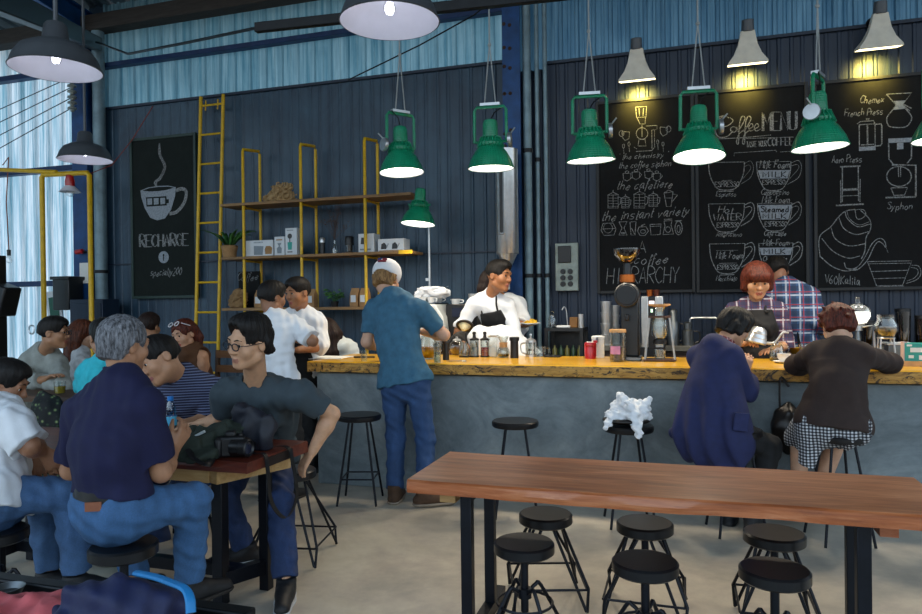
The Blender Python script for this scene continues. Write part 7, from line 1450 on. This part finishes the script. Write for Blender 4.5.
if 'grow' in globals():
    CANV = mat('dark_green_canvas', '1f2a22', .8, 0, .2, 30, .2); DNYL = mat('navy_black_nylon', '171b27', .6, 0, .2, 30, .2)
    a, b = on(182, 461, TT), on(225, 453, TT); c = a.lerp(b, .5); t = T('camera_bag', 'slouched dark green camera bag on the red table', 'bag', c)
    grow('bag', [cone(a+V(.02, .04, .05), b+V(0, .05, .07), .055, .075, .03), ell(a.lerp(b, .55)+V(0, .06, .06), (.17, .09, .07), None, .03), ell(a+V(.06, .02, .03), (.1, .07, .035), None, .02)], .006, CANV, t, [(V(0, 0, TT+.002), V(0, 0, -1))], folds(33, .014, .07)); MB().box(a.lerp(b, .42)+V(0, -.0, .115), (.055, .012, .012), rot=Matrix.Rotation(-.45, 3, 'Y')).build('buckle', mat('pale_plastic', 'b9c0c2', .4), t); MB().tube(smooth([a+V(.05, -.02, .06), a+V(.12, -.06, .03), a+V(.2, -.07, .012), b+V(0, -.07, .02)], 5), .016, 6, flat=.4).build('strap', BLKP, t)
    a = on(253, 449, TT); c = V(a.x, a.y, TT); t = T('lens_bag', 'soft navy black pouch standing behind the camera on the red table', 'bag', c)
    grow('pouch', [cone(c+V(.02, 0, .05), c+V(.0, .0, .12), .095, .08, .03, (V(0, 1, 0), .6)), cone(c+V(-.07, 0, .16), c+V(.07, 0, .12), .045, .05, .04), ell(c+V(-.04, 0, .19), (.05, .05, .035), None, .03)], .006, DNYL, t, [(V(0, 0, TT+.002), V(0, 0, -1))], folds(35, .012, .07))
c = on(231, 457, TT); CAMB = mat('camera_body_rubber', '101114', .45, 0, .2, 60, .2); t = T('camera', 'black DSLR camera lying on the red table', 'camera', c); Rz_ = Matrix.Rotation(.5, 3, 'Z')
w = lambda a, b, d: c+Rz_ @ V(a, b, d)
MB().box(w(0, 0, .052), (.135, .055, .10), rot=Rz_).build('body', CAMB, t, bevel=.012); MB().box(w(-.055, -.022, .05), (.035, .045, .095), rot=Rz_).build('grip', CAMB, t, bevel=.014); MB().box(w(.0, .0, .112), (.05, .05, .03), rot=Rz_).build('viewfinder_hump', CAMB, t, bevel=.01); MB().lathe([(0, .0), (.038, .0), (.038, .05), (.042, .055), (.042, .09), (.036, .095), (.03, .085), (0, .08)], w(.012, -.03, .052), 28, Rz_ @ V(.9, -.5, 0)).build('lens', BLKP, t); MB().lathe([(0, .082), (.028, .086)], w(.012, -.03, .052), 24, Rz_ @ V(.9, -.5, 0)).build('front_element', mat('coated_lens', '1a1d33', .05, coat=1.), t); lathed('mode_dial', [BLKP], w(.045, 0, .10), [(0, 0), (.014, 0), (.014, .012), (0, .012)], t, 16)
e0, e1 = V(-1.862, 2.86, TT+.004), V(-1.862, 3.05, TT+.004)
pts = smooth([w(.05, .02, .06), V(-2.0, 2.93, TT+.012), V(-1.928, 2.92, TT+.012), V(-1.905, 2.91, TT-.06), V(-1.90, 2.93, TT-.22), V(-1.895, 3.05, TT-.33), V(-1.90, 3.16, TT-.25), V(-1.905, 3.13, TT-.06), V(-1.928, 3.11, TT+.012), V(-2.04, 3.06, TT+.012), w(.07, .0, .09)], 7)
mb = MB(); vs = []
for p in pts: p = V(*p); vs += [p+V(-.001, -.014, 0), p+V(-.001, .014, 0), p+V(.003, .014, .002), p+V(.003, -.014, .002)]
n = len(pts); mb.q(vs, [(i*4+j, i*4+(j+1) % 4, i*4+4+(j+1) % 4, i*4+4+j) for i in range(n-1) for j in range(4)]).build('neck_strap', BLKP, t)
MB().box(V(-1.927, 3.05, TT-.03), (.008, .24, .045)).build('steel_plate', mat('dark_iron_plate', '2a1f1c', .5, .4), tl)
# black floral bag on the further table
if 'grow' in globals():
    c = on(48, 408, t2z); c = V(P(48, 410, Y=3.85).x, 3.84, .55); t = T('floral_bag', 'dark floral patterned bag standing before the further table', 'bag', (c.x, c.y, 0)); tt = NT('floral_cloth'); vo = tt.n('TexVoronoi'); vo.inputs['Scale'].default_value = 26; tt.l(tt.coord(), vo.inputs['Vector']); tt.set(Base_Color=tt.ramp(vo.outputs['Distance'], [(.12, '7f8a5a'), (.25, '31452f'), (.4, '0c1114')]), Roughness=.8)
    grow('bag', [cone(c+V(0, 0, -.35), c+V(0, 0, .18), .17, .11, .03, (V(0, 1, 0), .6))], .008, tt.m, t, [(V(0, 0, 0), V(0, 0, -1))], folds(45, .014))
# chair
c = P(222, 372, Y=5.6); t = T('wooden_chair', 'brown wooden chair behind the woman in the rust top', 'chair', (c.x, 5.6, 0)); 
for dx in (-.19, .19): MB().bar((c.x+dx, 5.75, 0), (c.x+dx, 5.8, 1.02), .035, .035).build('rear_leg', M_DKWOOD, t); MB().bar((c.x+dx, 5.4, 0), (c.x+dx, 5.4, .44), .035, .035).build('front_leg', M_DKWOOD, t)
MB().bx(c.x-.21, c.x+.21, 5.38, 5.79, .44, .47).build('seat', M_DKWOOD, t, bevel=.005)
for z in (.98, .84, .7): MB().bx(c.x-.19, c.x+.19, 5.77, 5.795, z-.035, z+.035).build('back_slat', m_wood('orange_wood', '4a2a14', '6e4522', '8a5a30', .6), t)
# ---------------- near corner table
if 'grow' in globals():
    c = V(P(143, 598, Y=1.28).x, 1.25, TT); PK = mat('navy_pack_cloth', '171f45', .7, 0, .15, 30, .15); t = T('backpack', 'navy backpack with bright blue piping on the near corner table', 'backpack', c)
    grow('pack', [ell(c+V(-.015, -.03, .05), (.115, .10, .088), None, .03), ell(c+V(.04, -.01, .05), (.075, .085, .062), None, .03), ell(c+V(-.08, -.06, .03), (.1, .09, .04), None, .03)], .005, PK, t, [(V(0, 0, TT+.002), V(0, 0, -1))], folds(55, .012, .08))
    MB().tube(smooth([P(136, 573, Y=1.24), P(155, 577, Y=1.22), P(172, 583, Y=1.20), P(185, 589, Y=1.18), P(190, 599, Y=1.16), P(191, 613, Y=1.15)], 6), .010, 8, flat=.6).build('piping', mat('bright_blue_piping', '1c7ab8', .6), t)
    MB().box(c+V(.085, -.085, .07), (.008, .004, .03), rot=Matrix.Rotation(.35, 3, 'Y')).build('zip_pull', mat('silver_print', 'c9ced6', .5), t); MB().prismY([(-.02, 0), (-.004, .006), (.0, .002), (.02, .008), (.01, -.004), (-.006, -.002)], -.002, .002).xf(Matrix.Translation(c+V(-.02, -.122, .055))).build('printed_mark', mat('silver_print', 'c9ced6', .5), t)
    c = V(P(44, 600, Y=1.25).x, 1.2, TT); t = T('folded_jacket', 'salmon pink folded jacket on the near corner table', 'jacket', c); grow('cloth', [ell(c+V(-.02, .03, .01), (.19, .10, .042), None, .02), ell(c+V(.06, .04, .015), (.12, .08, .042), None, .02)], .005, mat('salmon_cloth', 'c25a5e', .85, 0, .12, 30), t, [(V(0, 0, TT+.001), V(0, 0, -1))], folds(57, .008, .09))
c = P(8, 594, z=TT); t = T('ash_tray', 'small round grey dish on the edge of the near corner table', 'dish', c); lathed('dish', [STEELD], c, [(0, 0), (.03, 0), (.04, .018), (.037, .018), (.026, .005), (0, .005)], t, 22)
# ================================================================ LIGHT
w = bpy.data.worlds.new('daylight'); SC.world = w; w.use_nodes = True
nt = w.node_tree; bg = nt.nodes['Background']
tc = nt.nodes.new('ShaderNodeTexCoord'); sep = nt.nodes.new('ShaderNodeSeparateXYZ'); rmp = nt.nodes.new('ShaderNodeValToRGB')
nt.links.new(tc.outputs['Generated'], sep.inputs[0]); nt.links.new(sep.outputs['Z'], rmp.inputs['Fac']); nt.links.new(rmp.outputs['Color'], bg.inputs['Color'])
e = rmp.color_ramp.elements; e[0].position = .0; e[0].color = (.20, .21, .22, 1); e[1].position = .12; e[1].color = (.80, .92, 1.0, 1)
n = e.new(.6); n.color = (.52, .74, 1.0, 1)
bg.inputs['Strength'].default_value = 2.1
def lamp(name, typ, loc, power, color, target=None, size=.1, spot=2.4, blend=.6):
    l = bpy.data.lights.new(name, typ); l.energy = power; l.color = color
    if typ == 'SPOT': l.spot_size = spot; l.spot_blend = blend; l.shadow_soft_size = size
    elif typ == 'AREA': l.shape = 'DISK'; l.size = size
    else: l.shadow_soft_size = size
    o = bpy.data.objects.new(name, l); COL.objects.link(o); o.location = loc
    if target is not None: o.rotation_euler = (Vector(target)-Vector(loc)).to_track_quat('-Z', 'Y').to_euler()
    return o
for p, tg, pw in LAMP_SPOTS:
    lamp('bar_lamp_light', 'SPOT', p, pw, (1, .86, .66), tg, .08, 2.2, .5)
for p in DOMES: lamp('dome_fill_light', 'POINT', p, .8, (.86, .88, 1), size=.03)  # added fill points that brighten the dome interiors; the bulbs themselves are unlit
for p, tg, pw in WALL_SPOTS:
    lamp('wall_lamp_light', 'SPOT', p, pw, (1, .72, .12), tg, .04, 1.75, 1.0)
vs = SC.view_settings; vs.view_transform = 'Standard'; vs.look = 'None'; vs.gamma = 1; vs.use_curve_mapping = False
vs.exposure = 0.0
